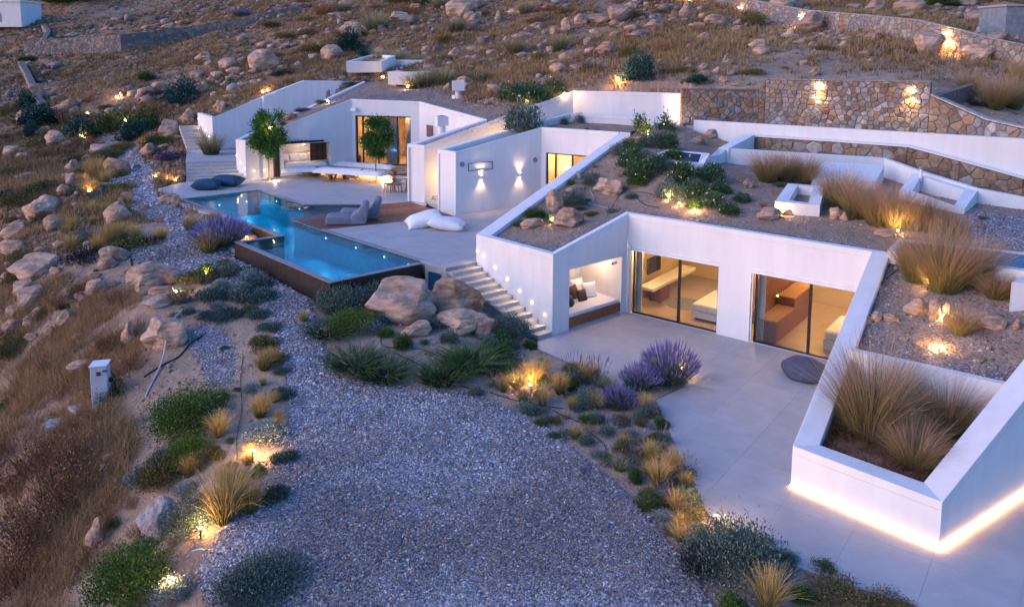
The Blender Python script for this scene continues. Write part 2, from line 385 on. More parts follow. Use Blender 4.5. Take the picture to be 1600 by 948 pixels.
# per-segment thickness version of the mitred wall
def strip_wall(pts, th, closed=False):
    n = len(pts); xy = [Vector((p[0], p[1])) for p in pts]; ns_ = n if closed else n - 1
    T_ = th if hasattr(th, '__len__') else [th] * ns_
    D = [(xy[(i + 1) % n] - xy[i]).normalized() for i in range(ns_)]; N = [Vector((-d.y, d.x)) for d in D]; off = []
    for i in range(n):
        a = i - 1 if (i > 0 or closed) else None; b = i if i < ns_ else None
        if a is None: off.append(xy[i] + N[b] * T_[b]); continue
        if b is None: off.append(xy[i] + N[a] * T_[a]); continue
        cr = D[a].x * D[b].y - D[a].y * D[b].x
        if abs(cr) < .03: off.append(xy[i] + N[b] * T_[b]); continue
        pa = xy[i] + N[a] * T_[a]; pb = xy[i] + N[b] * T_[b]; r_ = pb - pa
        t = (r_.x * D[b].y - r_.y * D[b].x) / cr; off.append(pa + D[a] * t)
    V, Fc = [], []
    for i in range(n):
        p = pts[i]; q = off[i]; V += [(p[0], p[1], p[2]), (p[0], p[1], p[3]), (q.x, q.y, p[3]), (q.x, q.y, p[2])]
    for i in range(ns_):
        a = i * 4; b = ((i + 1) % n) * 4
        for k in range(4): Fc.append((a + k, b + k, b + (k + 1) % 4, a + (k + 1) % 4)[::-1])
    if not closed: Fc += [(0, 1, 2, 3), tuple(range((n - 1) * 4, n * 4))[::-1]]
    return V, Fc, off

ZU = 1.95
def XY(v): return Vector((v[0], v[1]))
def facehit(px, py, a, b):
    """metres along the upright plane a->b, and height, where a sight line meets it"""
    a, b = Vector((a[0], a[1])), Vector((b[0], b[1])); d = (b - a).normalized(); n = Vector((-d.y, d.x)); q = ray(px, py)
    t = a.dot(n) / (q.x * n.x + q.y * n.y); h = Vector((q.x * t, q.y * t))
    return (h - a).dot(d), CAMH + q.z * t
def on(a, b, s, off=0.0, z=0.0):
    a, b = Vector((a[0], a[1])), Vector((b[0], b[1])); d = (b - a).normalized(); n = Vector((-d.y, d.x)); v = a + d * s + n * off
    return Vector((v.x, v.y, z))

# ---- key corners of the lower house (walls run so that their inside is on the left)
A_ = P(744, 366, 3.02); B_ = P(864.6, 394, 2.95); C_ = P(979.8, 327, 3.88); D_ = P(1352, 388, 3.86)
E_ = P(1238.5, 696, .99); G_ = P(1472.5, 784, 1.03); h_dir = (P(1600, 775, 0) - P(1465.5, 865, 0)).normalized()
H_ = Vector((G_.x + h_dir.x * 7.1, G_.y + h_dir.y * 7.1, 3.86)); H2 = Vector((H_.x + h_dir.x * 8, H_.y + h_dir.y * 8, 3.9))
N0 = P(862.6, 524.6, 0); F0 = P(978, 487.3, 0); F1 = P(1350, 577.5, 0)
B_ = Vector((N0.x, N0.y, B_.z)); C_ = Vector((F0.x, F0.y, C_.z)); D_ = Vector((F1.x, F1.y, 3.86))
V1 = P(846, 199, 6.03); K_ = P(969, 207, 6.02); B1 = P(683.3, 233, 5.03); B2 = P(712, 238, 5.03)
LW0 = P(1023, 184, 6.5); LW1 = P(891, 176.5, 6.6)
A2 = P(636, 225, 5.0); A3 = P(663, 227.5, 5.0); A4 = P(896, 142, 7.68); A5 = P(1073.5, 146, 7.7)
L0 = P(566, 128, 7.4); L1 = P(368, 218, 4.33); L2 = P(383, 220, 4.33); L3 = P(549, 155, 6.7); L4 = P(655, 159, 6.62); L5 = P(758, 187, 6.15)
C1 = P(308.7, 176.4, 5.17); C2 = P(331.5, 183.7, 5.17); C3 = PD(429, 144, 57); C4 = PD(476, 126, 58.8); C5 = PD(562, 127, 61.2)
# ---- ground outlines
bed_edge = [(841, 531), (836, 543), (872, 558), (915, 578), (945, 598), (968, 611), (1000, 604), (1040, 590), (1080, 578), (1087, 585), (1065, 606), (1025, 625), (1036, 650),
            (1044, 668), (1060, 706), (1075, 733), (1090, 765), (1099, 790), (1112, 808), (1147, 822), (1200, 846), (1245, 884), (1320, 911), (1425, 943), (1520, 980)]
low_poly = [XY(P(*p, 0)) for p in bed_edge]
low_poly += [Vector((9.0, 10.0)), Vector((16, 8)), Vector((24, 16)), XY(H2), XY(G_), XY(E_), XY(D_), XY(C_), XY(B_)]
S_head = P(744, 409, ZU); S_hl = P(697, 418.5, ZU)
pool_out = [P(x, y, ZU) for x, y in ((279.5, 311), (432.5, 367.5), (366, 377.5), (515, 441.5), (659, 411.5))]
pool_back = [P(x, y, ZU) for x, y in ((656, 407), (501, 359), (458.8, 343.5), (572, 320), (475, 319.8), (402.5, 296.5))]
stair_l_foot = P(383, 280.5, ZU); stair_l_bot = P(291, 284, ZU)
up_poly = [XY(pool_out[0]), XY(P(247, 294.5, ZU)), XY(stair_l_bot), XY(stair_l_foot), XY(P(388, 279, ZU)), XY(L3), XY(L4), XY(L5), XY(A2), XY(A3), XY(B1), XY(B2), XY(V1), XY(K_), XY(A_), XY(S_head), XY(S_hl), XY(P(672, 412, ZU)), XY(P(659, 409.5, ZU))]
up_poly += [XY(v) for v in pool_back]
pool_poly = [XY(v) for v in pool_out] + [XY(v) for v in pool_back]
deck_poly = [XY(P(x, y, ZU)) for x, y in ((458.8, 343.5), (501, 359), (710, 338), (640, 315), (586, 320))]

# ------------------------------------------------------------------ terrain
ctl = []
def cz(px, py, z): v = P(px, py, z); ctl.append((v.x, v.y, z))
def cd(px, py, d): v = PD(px, py, d); ctl.append((v.x, v.y, v.z))
for a in [(640, 940, -.12), (400, 940, -.25), (900, 940, -.1), (1100, 900, -.03), (700, 700, -.05), (520, 700, 0), (900, 740, -.05), (600, 610, .3), (500, 570, .6), (450, 510, 1.0),
          (440, 470, 1.15), (350, 410, 1.35), (300, 370, 1.45), (250, 340, 1.55), (220, 290, 1.7), (180, 250, 1.8), (165, 230, 1.9), (400, 410, 1.25), (480, 455, 1.1), (275, 330, 1.6),
          (950, 700, .0), (1000, 650, -.02), (850, 600, .12), (760, 600, .25), (700, 560, .5), (620, 500, 1.0), (690, 470, .95), (790, 520, .3), (830, 540, .04), (720, 520, .7), (900, 590, .0),
          (1100, 830, 0), (1200, 880, 0), (1300, 930, -.02), (1060, 720, 0), (1010, 628, 0), (560, 480, 1.05), (640, 440, .95),
          (300, 480, .95), (240, 480, .95), (300, 600, .2), (370, 700, -.02), (290, 840, -.4), (340, 900, -.35), (150, 600, -.7), (100, 700, -1.4), (50, 600, -1.7), (0, 700, -2.3), (150, 800, -1.5),
          (50, 900, -2.6), (180, 900, -1.7), (0, 800, -3.1), (0, 500, -1.1), (100, 450, .3), (180, 440, .75), (0, 400, -.1), (100, 350, .8), (50, 300, .9), (150, 300, 1.45), (0, 250, 1.2),
          (120, 230, 2.0), (250, 250, 2.2), (-150, 500, -4), (-150, 800, -6), (280, 240, 2.7), (220, 215, 2.5), (245, 540, .55), (380, 560, .6), (430, 640, .15)]: cz(*a)
for a in [(200, 190, 63), (100, 195, 70), (20, 180, 76), (150, 140, 74), (50, 140, 84), (200, 95, 90), (50, 92, 97), (300, 60, 100), (100, 30, 116), (300, 0, 124), (0, 0, 128), (0, 50, 112), (340, 168, 59.5),
          (430, 135, 61), (300, 180, 62), (265, 200, 58), (400, 110, 72), (520, 92, 75), (565, 118, 66), (600, 55, 82), (600, 0, 100), (800, 55, 74), (800, 105, 60), (860, 130, 47), (1000, 133, 43.5), (1075, 138, 42),
          (1200, 122, 42.5), (1450, 122, 41), (1000, 60, 60), (1000, 0, 82), (1200, 60, 56), (1200, 0, 76), (1400, 45, 56), (1400, 0, 70), (1600, 75, 47), (1600, 10, 62), (1550, 150, 40.5), (1620, 178, 38),
          (700, 90, 66), (800, -80, 135), (0, -60, 175), (1600, -80, 115), (400, -70, 160), (1200, -90, 130), (-200, 60, 120), (-200, 200, 70), (1900, 150, 45), (1900, 0, 70)]: cd(*a)
ctl += [(60, 8, 0), (30, 6, 0), (-45, 12, -10), (-25, 8, -6), (-60, 40, -5), (75, 60, 11), (0, 6, -.3), (55, 30, 5), (90, 100, 20), (-95, 90, 4)]
trbf = RBF(ctl)
GX = 105 * np.sinh(np.linspace(-1, 1, 460) * 2.3) / math.sinh(2.3)
gy = [5.5]
while gy[-1] < 185: gy.append(gy[-1] + max(.2, (gy[-1] - 8) * .0078))
GY = np.array(gy); XX, YY = np.meshgrid(GX, GY)
ZZ = trbf(XX, YY)
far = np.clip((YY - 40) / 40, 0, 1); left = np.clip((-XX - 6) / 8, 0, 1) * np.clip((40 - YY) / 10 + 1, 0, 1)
rough = .12 + .9 * np.maximum(far, left * .45)
ZZ = ZZ + fbm(XX, YY, .22, 1) * rough * .7 + fbm(XX, YY, .9, 2) * rough * .22 + fbm(XX, YY, 3, 3, 3) * .03
gravel_px = [(470, 960), (330, 960), (310, 885), (350, 830), (440, 720), (455, 640), (440, 560), (420, 500), (395, 460), (350, 432), (290, 425), (262, 440), (190, 400), (205, 388),
             (270, 378), (262, 352), (205, 340), (200, 300), (160, 290), (165, 250), (152, 232), (205, 225), (235, 262), (248, 300), (262, 318), (300, 345), (375, 405), (480, 470), (495, 520), (525, 590), (640, 605), (760, 625), (850, 665), (915, 720), (985, 780), (1040, 850), (1085, 900), (1110, 960)]
def masked(z, x, y, poly, edge_z, deep_z, m=.55):
    ins = inpoly(x, y, poly); dd = polydist(x, y, poly)
    return np.where(ins & (dd > m), np.minimum(z, deep_z), np.where(ins, np.minimum(z, edge_z), z))
dlp = polydist(XX, YY, low_poly[:25], False); ZZ = np.where(dlp < 4, np.minimum(ZZ, .02 + np.clip(dlp - .3, 0, 9) * .35), ZZ); ZZ = masked(ZZ, XX, YY, low_poly, -.10, -.8)
nohole = up_poly[:19]
upper_all = [XY(v) for v in pool_out] + [XY(P(672, 412, ZU)), XY(S_hl), XY(S_head), XY(A_), XY(K_), XY(A5) + Vector((0, 1)), XY(A4), XY(L5) + Vector((0, 3)), XY(L4) + Vector((0, 4)), XY(L3) + Vector((0, 5)), XY(L0) + Vector((.3, .4)), XY(C4) + Vector((-.15, .45)), XY(C3) + Vector((-.2, .3)), XY(C2) + Vector((-.25, .3)), XY(C1) + Vector((.1, .1)), XY(P(309, 192, 4.5)), XY(P(280, 193, 4.5)), XY(P(292, 236, 2.85)), XY(stair_l_bot), XY(P(247, 294.5, ZU))]
ZZ = masked(ZZ, XX, YY, upper_all, .5, .2, .3)
WW = [PD(1074, 141, 41.3), PD(1186, 142, 41.0), PD(1197, 125, 40.9), PD(1455, 129, 36.6), PD(1540, 185, 34.8), PD(1604, 199, 33.0), PD(1800, 225, 30.0)]
block = [XY(A_), XY(B_), XY(C_), XY(D_), XY(E_), XY(G_), XY(H2), Vector((34, 29.5))] + [XY(v) + Vector((.05, .35)) for v in WW[::-1]] + [XY(A5) + Vector((.2, .8)), XY(A4) + Vector((-.2, 1.0)), XY(A3), XY(K_)]
ZZ = masked(ZZ, XX, YY, block, -.2, -.8, .2)
stairs_poly = [XY(N0), XY(P(841, 531, 0)), XY(S_hl), XY(S_head)]
ZZ = masked(ZZ, XX, YY, stairs_poly, -.3, -.5, .2)
def bil(x, y):
    x = np.asarray(x, float); y = np.asarray(y, float)
    fx = np.interp(x, GX, np.arange(len(GX))); fy = np.interp(y, GY, np.arange(len(GY)))
    i = np.clip(fx.astype(int), 0, len(GX) - 2); j = np.clip(fy.astype(int), 0, len(GY) - 2); u = fx - i; v = fy - j
    return (ZZ[j, i] * (1 - u) + ZZ[j, i + 1] * u) * (1 - v) + (ZZ[j + 1, i] * (1 - u) + ZZ[j + 1, i + 1] * u) * v
SURF = []
def T(x, y):
    x = np.asarray(x, float); y = np.asarray(y, float); z = bil(x, y)
    for poly, f in SURF:
        i = inpoly(x, y, poly)
        if i.any(): z = np.where(i, f(x, y), z)
    return z
def hit(px, py, d0=9.0, d1=180.0):
    q = ray(px, py); ys = np.concatenate([np.arange(d0, 60, .15), np.arange(60, d1, .5)]); xs = ys * q.x / q.y; zs = CAMH + ys * q.z / q.y
    below = np.nonzero(zs < T(xs, ys))[0]
    if len(below) == 0: return PD(px, py, 150)
    k = below[0]; y = ys[k]; return Vector((xs[k], y, float(T([xs[k]], [y])[0])))
gravel_poly = [XY(P(x, y, float(trbf([P(x, y, .5).x], [P(x, y, .5).y])[0]))) for x, y in gravel_px]
gravel_poly = []
for x, y in gravel_px:
    v = P(x, y, .5)
    for _ in range(12): v = P(x, y, float(trbf([v.x], [v.y])[0]))
    gravel_poly.append(XY(v))

# terrain mesh: vertex colour carries soil / dry-grass patches
n_, m_ = XX.shape
idx = np.arange(n_ * m_).reshape(n_, m_)
FF = np.stack([idx[:-1, :-1], idx[:-1, 1:], idx[1:, 1:], idx[1:, :-1]], -1).reshape(-1, 4)
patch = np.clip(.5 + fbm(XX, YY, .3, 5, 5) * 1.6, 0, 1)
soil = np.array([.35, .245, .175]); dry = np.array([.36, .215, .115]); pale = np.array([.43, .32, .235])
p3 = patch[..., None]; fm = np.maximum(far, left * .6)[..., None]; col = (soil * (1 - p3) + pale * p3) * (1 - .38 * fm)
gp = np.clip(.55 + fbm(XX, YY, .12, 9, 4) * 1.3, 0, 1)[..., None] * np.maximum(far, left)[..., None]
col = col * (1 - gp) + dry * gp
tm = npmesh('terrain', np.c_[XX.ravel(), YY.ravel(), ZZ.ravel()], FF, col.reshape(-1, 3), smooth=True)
def terrain_mat():
    mt, t, b = nodes_of('earth'); b.inputs['Roughness'].default_value = .95; b.inputs['Specular IOR Level'].default_value = .1
    a = t.nodes.new('ShaderNodeAttribute'); a.attribute_name = 'Col'; tc = t.nodes.new('ShaderNodeTexCoord')
    n = t.nodes.new('ShaderNodeTexNoise'); n.inputs['Scale'].default_value = 2.2; n.inputs['Detail'].default_value = 10; n.inputs['Roughness'].default_value = .75
    t.links.new(tc.outputs['Object'], n.inputs['Vector']); mr = t.nodes.new('ShaderNodeMapRange')
    mr.inputs['From Min'].default_value = .3; mr.inputs['From Max'].default_value = .7; mr.inputs['To Min'].default_value = .62; mr.inputs['To Max'].default_value = 1.25
    t.links.new(n.outputs['Fac'], mr.inputs['Value']); hs = t.nodes.new('ShaderNodeHueSaturation'); t.links.new(mr.outputs[0], hs.inputs['Value'])
    t.links.new(a.outputs['Color'], hs.inputs['Color']); t.links.new(hs.outputs[0], b.inputs['Base Color'])
    n2 = t.nodes.new('ShaderNodeTexNoise'); n2.inputs['Scale'].default_value = 14; n2.inputs['Detail'].default_value = 6; t.links.new(tc.outputs['Object'], n2.inputs['Vector'])
    bp = t.nodes.new('ShaderNodeBump'); bp.inputs['Strength'].default_value = 1; bp.inputs['Distance'].default_value = .05
    t.links.new(n2.outputs['Fac'], bp.inputs['Height']); t.links.new(bp.outputs[0], b.inputs['Normal']); return mt
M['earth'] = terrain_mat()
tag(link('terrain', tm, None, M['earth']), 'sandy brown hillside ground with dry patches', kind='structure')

def soil_surface(name, label, poly, ctlp, mt, cell=.6, amp=.05, seed=3, edge=None):
    cl = [Vector(tuple(p)[:3]) for p in ctlp]
    if edge: cl += [Vector(tuple(e)[:3]) for e in edge]
    f0 = RBF(cl); P2 = [Vector((p[0], p[1])) for p in poly]
    f = lambda x, y: f0(x, y) + fbm(x, y, .8, seed) * amp + fbm(x, y, 3, seed + 1, 3) * amp * .4
    pcs = cut_poly(P2, P2[0], (1, 0), cell, cell); bm = bmesh.new()
    for pc in pcs: bm.faces.new([bm.verts.new((v.x, v.y, 0)) for v in pc])
    bmesh.ops.remove_doubles(bm, verts=bm.verts, dist=1e-3)
    X = np.array([v.co.x for v in bm.verts]); Y = np.array([v.co.y for v in bm.verts]); Z = f(X, Y)
    for v, z in zip(bm.verts, Z): v.co.z = z
    bmesh.ops.recalc_face_normals(bm, faces=bm.faces)
    me = bpy.data.meshes.new(name); bm.to_mesh(me); bm.free()
    me.polygons.foreach_set('use_smooth', [True] * len(me.polygons)); setcol(me, np.tile(soil * 1.0, (len(X), 1)))
    SURF.append((P2, f)); return tag(link(name, me, None, mt), label, kind='structure')

# gravel path (a sheet just above the ground)
M['gravel'] = mat('gravel_base', (.13, .125, .135), .8, col2=(.32, .30, .30), scale=16, bump=1.0, bscale=30, detail=3)
def trunc_surface():
    bm = bmesh.new()
    for pc in cut_poly(gravel_poly, (0, 0), (1, 0), .45, .45): bm.faces.new([bm.verts.new((v.x, v.y, 0)) for v in pc])
    bmesh.ops.remove_doubles(bm, verts=bm.verts, dist=1e-3)
    X = np.array([v.co.x for v in bm.verts]); Y = np.array([v.co.y for v in bm.verts]); Z = bil(X, Y) + .035
    for v, z in zip(bm.verts, Z): v.co.z = z
    bmesh.ops.recalc_face_normals(bm, faces=bm.faces); me = bpy.data.meshes.new('gravel_path'); bm.to_mesh(me); bm.free()
    return tag(link('gravel_path', me, None, M['gravel']), 'grey gravel path winding from the foreground up past the pool', kind='structure')
trunc_surface()
_patch = []
for x, y in ((312, 505), (345, 515), (362, 560), (358, 600), (330, 598), (318, 560), (296, 535)):
    v = P(x, y, .5)
    for _ in range(12): v = P(x, y, float(trbf([v.x], [v.y])[0]))
    _patch.append(XY(v))

# planted roofs
r2t = [P(1383, 404, 3.6), P(1332, 541, 2.12), P(1560, 612, 2.0), P(1575, 600, 2.15), P(1720, 470, 3.55), P(1690, 425, 3.7)]
soil_surface('planted_slope', 'sloping sandy bed between the converging white walls', [XY(v) for v in r2t], r2t, M['earth'], .4, .05, 5)
r3 = [P(1281, 702, .55), P(1332, 600, .55), P(1540, 640, .6), P(1440, 760, .5)]
pl_in = [P(1275, 690, .5), P(1325, 560, .5), P(1590, 620, .5), P(1448, 765, .5)]
# back of the house: strip behind the low wall, and the left house's roof
r4 = [LW1, P(690, 233, 4.85), P(712, 236, 4.85), P(848, 201, 5.9), P(972, 209, 5.85), P(1023, 195, 6.1), LW0]
r4z = [P(891, 180, 6.35)] + [P(690, 233, 4.8), P(712, 236, 4.8), P(848, 203, 5.85), P(972, 211, 5.8), P(1023, 195, 6.1), P(900, 192, 6.1)]
soil_surface('planted_terrace', 'sandy planted strip behind the low white wall', [XY(v) for v in r4], r4z, M['earth'], .5, .04, 6)
r5 = [L0, L1, L2, L3, L4, L5, A2, A3, A4, PD(862, 131, 47.5), PD(800, 100, 62), PD(700, 86, 68), PD(600, 105, 69), PD(568, 118, 66)]
r5z = [(v.x, v.y, v.z - d) for v, d in zip(r5, (.2, .25, .25, .12, .12, .15, .2, .2, .3, 0, 0, 0, 0, 0))] + [tuple(PD(650, 130, 57)), tuple(PD(780, 150, 48.5)), tuple(PD(470, 168, 56.5))]
soil_surface('planted_roof', 'gravelly planted roof of the far left house', [XY(v) for v in r5], r5z, M['earth'], .8, .08, 8)

# ------------------------------------------------------------------ lower house
W = M['white']
house = thing('lower_house', 'low white house with two wide glazed doors under a planted roof', 'house', (F0.x, F0.y, 0))
def wallpart(name, parts, parent, mt=W, label=None):
    o = mesh(name, *merge(*parts), mt, parent)
    if label: o['label'] = label
    return o
def fpart(a, b, zb, za, zb2, holes, th, parent, name='wall', mt=W, inn=.004):
    d = (XY(b) - XY(a)).normalized(); n = Vector((-d.y, d.x)) * inn
    return wallpart(name, [facade(XY(a) + n, XY(b) + n, zb, za, zb2, holes, th)], parent, mt)
CH = .2
chain = [LW0, LW1, B1, B2, V1, K_, A_, B_, C_, D_, E_, G_, H_, H2]
cth = [.22, .22, .25, .25, .28, .55, .28, .28, .50, .5, .6, .6]
low_chain = [K_, A_, B_, C_, D_, E_, G_, H_, H2]; lth = [.55, .28, .28, .28, .50, .5, .6, .6]
v, f, low_off = strip_wall([(p.x, p.y, p.z - CH, p.z) for p in low_chain], lth)
mesh('parapet', v, f, W, house)
fpart(K_, A_, ZU - .4, K_.z - CH, A_.z - CH, [], .5, house)
sw = (XY(B_) - XY(A_)).length
fpart(A_, B_, -.2, A_.z - CH, B_.z - CH, [], .26, house)
def rect(px0, px1, a, b, z0, z1, pyr):
    s0 = facehit(px0, pyr, a, b)[0]; s1 = facehit(px1, pyr, a, b)[0]; return (s0, s1, z0, z1)
# niche
nic = rect(889.5, 970.5, B_, C_, .30, 0, 470); nz = facehit(890.6, 419.6, B_, C_)[1]; nz2 = facehit(971, 403, B_, C_)[1]
nic = (nic[0], nic[1], .0, (nz + nz2) / 2)
fpart(B_, C_, -.2, B_.z - CH, C_.z - CH, [nic], .26, house)
d1 = rect(982.5, 1121.5, C_, D_, 0, 2.52, 450); d2 = rect(1169.5, 1345, C_, D_, 0, 2.52, 500)
fpart(C_, D_, -.2, C_.z - CH, D_.z - CH, [(d1[0], d1[1], .0, 2.52), (d2[0], d2[1], .0, 2.52)], .26, house)
fpart(D_, E_, -.2, D_.z - CH, E_.z - CH, [], .46, house); fpart(E_, G_, -.2, E_.z - CH, G_.z - CH, [], .46, house)
fpart(G_, H_, -.2, G_.z - CH, H_.z - CH, [], .56, house); fpart(H_, H2, -.2, H_.z - CH, H2.z - CH, [], .56, house)
# divider wall between planter and upper bed
dv0, dv1 = P(1328, 547, 2.28), P(1580, 603, 2.28)
v, f, _ = strip_wall([(dv0.x, dv0.y, 0, 2.28), (dv1.x, dv1.y, 0, 2.28)], .22); mesh('wall', v, f, W, house)
pl = [low_off[5], XY(dv0) + Vector((0, 0)), XY(dv1), low_off[6]]
oo = low_off; ez = [K_.z, A_.z, B_.z, C_.z, D_.z]
rf = [Vector((oo[i].x, oo[i].y, ez[i] - .16)) for i in range(5)]
roof1 = [rf[0] + Vector((0, 0, 0)), rf[1], rf[2], rf[3], rf[4], P(1400, 398, 3.72), P(1700, 432, 4.0), P(1700, 335, 4.2), P(1600, 318, 4.05), P(1527, 304, 4.2), P(1437, 280, 4.5), P(1382, 261, 4.7), P(1136, 250, 4.95),
         P(1125, 236, 5.2), P(1165, 214, 5.8), P(1176, 206, 6.05), P(1083, 204, 6.05), P(1073, 198, 6.1), P(1023, 192, 6.1)]
edge = [rf[i].lerp(rf[i + 1], t) for i in range(4) for t in (.0, .15, .3, .45, .6, .75, .9)]
soil_surface('planted_roof', 'sandy planted roof bed over the lower bedrooms', [XY(v) for v in roof1], roof1[5:] + [P(1100, 330, 4.05), P(1000, 290, 4.35), P(1250, 330, 4.15), P(920, 325, 3.55), P(1020, 250, 5.3)], M['earth'], .5, .035, edge=edge)
off = low_off; plp = [(off[4].lerp(off[5], .5)), off[5], off[6], off[6].lerp(off[7], .5)]
soil_surface('planter_soil', 'dark earth inside the white wedge planter', plp, [(p.x, p.y, .80) for p in plp] + [(plp[0].x + .5, plp[0].y, .86)], M['earth'], .4, .08, 11)

def door(parent, a, b, s0, s1, z0, z1, mulls, depth=.14, fr=M['dark_metal'], name='sliding_door', fw_=.05):
    """glazed door set back in a wall: frame, panes, mullions"""
    parts = []
    A = on(a, b, s0, depth); B = on(a, b, s1, depth); d = (XY(b) - XY(a)).normalized(); ang = math.atan2(d.y, d.x)
    def bar(sa, sb, za, zb): c = on(a, b, (sa + sb) / 2, depth, za); return box((c.x, c.y, za), (sb - sa, .08, zb - za), ang)
    parts = [bar(s0, s0 + fw_, z0 + .003, z1), bar(s1 - fw_, s1, z0 + .003, z1), bar(s0 + fw_, s1 - fw_, z1 - fw_, z1), bar(s0 + fw_, s1 - fw_, z0 + .003, z0 + .055)]
    d_ = mesh(name, *merge(*parts), fr, parent)
    ms = [s0] + list(mulls) + [s1]
    for k in mulls: mesh('mullion', *bar(k - .045, k + .045, z0 + .055, z1 - fw_), fr, d_)
    for i in range(len(ms) - 1):
        sa, sb = ms[i] + .055, ms[i + 1] - .05; c = on(a, b, (sa + sb) / 2, depth + (.02 if i % 2 else -.012), z0)
        mesh('pane', *box((c.x, c.y, z0 + .055), (sb - sa, .012, z1 - z0 - .105), ang), M['glass'], d_)
    return d_
m1 = facehit(1059, 450, C_, D_)[0]; m2 = facehit(1264, 480, C_, D_)[0]
door(house, C_, D_, d1[0] + .12, d1[1], 0, 2.50, [m1]); door(house, C_, D_, d2[0] + .16, d2[1], 0, 2.50, [m2])
ang = math.atan2(*(XY(D_) - XY(C_)).normalized().yx)
for a0, a1 in ((d1[0] - .05, d1[1] + .04), (d2[0] - .08, d2[1])):     # roller-shutter housing and side channel
    c = on(C_, D_, (a0 + a1) / 2, -.001, 0); mesh('shutter_rail', *box((c.x, c.y, 2.60), (a1 - a0, .03, .035), ang), M['white_metal'], house)
    c = on(C_, D_, (a0 + a1) / 2, -.0, 0); mesh('shutter_rail', *box((c.x, c.y, 2.47), (a1 - a0, .05, .05), ang), M['white_metal'], house)
for s in (d1[0] - .02, d1[0] + .06, d2[0] + .02, d2[0] + .1):
    c = on(C_, D_, s, .0, 0); mesh('shutter_rail', *box((c.x, c.y, 0.004), (.035, .06, 2.46), ang), M['white_metal'], house)

def room(parent, a, b, s0, s1, depth, z1, wallm, floorm, off0=.262, lamps=((.5, .5),), power=60, col=WARM, z0=0.0):
    c = [on(a, b, s0, off0), on(a, b, s1, off0), on(a, b, s1, depth), on(a, b, s0, depth)]
    q = lambda i, z: (c[i].x, c[i].y, z)
    mesh('room_floor', [q(0, z0), q(1, z0), q(2, z0), q(3, z0)], [(0, 1, 2, 3)], floorm, parent)
    mesh('room_wall', [q(0, z0), q(1, z0), q(2, z0), q(3, z0), q(0, z1), q(1, z1), q(2, z1), q(3, z1)], [(1, 2, 6, 5), (2, 3, 7, 6), (3, 0, 4, 7), (4, 5, 6, 7)], wallm, parent)
    for u, v in lamps:
        p = on(a, b, s0 + (s1 - s0) * u, off0 + (depth - off0) * v, z1 - .12); lamp('ceiling_light', p, power, col, parent=parent, r=.12)
def lamp(name, p, power, col=WARM, parent=None, r=.05, spot=None, aim=None, shape='disc', er=.05, mt=None, n=10, label=None):
    """a lit lamp: small glowing lens plus its light"""
    aimv = (Vector(aim) - Vector(p)).normalized() if aim is not None else Vector((0, 0, -1))
    me = bpy.data.meshes.new(name); q = aimv.to_track_quat('Z', 'Y')
    vs = [(er * math.cos(2 * math.pi * i / n), er * math.sin(2 * math.pi * i / n), 0) for i in range(n)] + [(er * .8 * math.cos(2 * math.pi * i / n), er * .8 * math.sin(2 * math.pi * i / n), .02) for i in range(n)]
    me.from_pydata([tuple(q @ Vector(v)) for v in vs], [], [tuple(range(n, 2 * n)), tuple(range(n))[::-1]] + [(i, (i + 1) % n, n + (i + 1) % n, n + i) for i in range(n)])
    me.materials.append(mt or M['lamp']); o = bpy.data.objects.new(name, me); C.objects.link(o)
    loc = Vector(p)
    ld = bpy.data.lights.new(name, 'SPOT' if spot else 'POINT'); ld.energy = power; ld.color = col; ld.shadow_soft_size = r
    lo = bpy.data.objects.new(name + '_beam', ld); C.objects.link(lo)
    if spot: ld.spot_size = spot; ld.spot_blend = .6; lo.rotation_euler = (-aimv).to_track_quat('Z', 'Y').to_euler()
    if parent: loc = loc - parent.location
    o.location = loc; lo.location = aimv * .05
    if parent: o.parent = parent
    lo.parent = o
    return o
room(house, C_, D_, d1[0] - .35, (d1[1] + d2[0]) / 2 - .05, 6.2, 2.75, M['room_wall'], M['room_floor'], lamps=((.15, .1), (.8, .15), (.5, .7)), power=22)
room(house, C_, D_, (d1[1] + d2[0]) / 2 + .05, d2[1] + .3, 5.8, 2.75, M['room_wall'], M['room_floor'], lamps=((.08, .12), (.75, .4), (.3, .8)), power=30)
# niche interior
nd = 1.2
while proj(on(B_, C_, nic[1], nd, 1.2))[0] > 907 and nd < 4: nd += .05
c = [on(B_, C_, nic[0] - .1, .262), on(B_, C_, nic[1], .262), on(B_, C_, nic[1], nd), on(B_, C_, nic[0] - .1, nd)]
q = lambda i, z: (c[i].x, c[i].y, z)
mesh('niche_wall', [q(0, 0), q(1, 0), q(2, 0), q(3, 0), q(0, nic[3]), q(1, nic[3]), q(2, nic[3]), q(3, nic[3])], [(1, 2, 6, 5), (2, 3, 7, 6), (3, 0, 4, 7), (4, 5, 6, 7)], W, house)
nang = math.atan2(*(XY(C_) - XY(B_)).normalized().yx)
nw = nic[1] - nic[0]
cc = on(B_, C_, (nic[0] + nic[1]) / 2, .06); mesh('bench_front', *box((cc.x, cc.y, .09), (nw - .01, .05, .33), nang), M['wood'], house)
cc = on(B_, C_, (nic[0] + nic[1]) / 2, .09 + nd / 2); mesh('bench_base', *box((cc.x, cc.y, .02), (nw - .012, nd - .1, .38), nang), W, house)
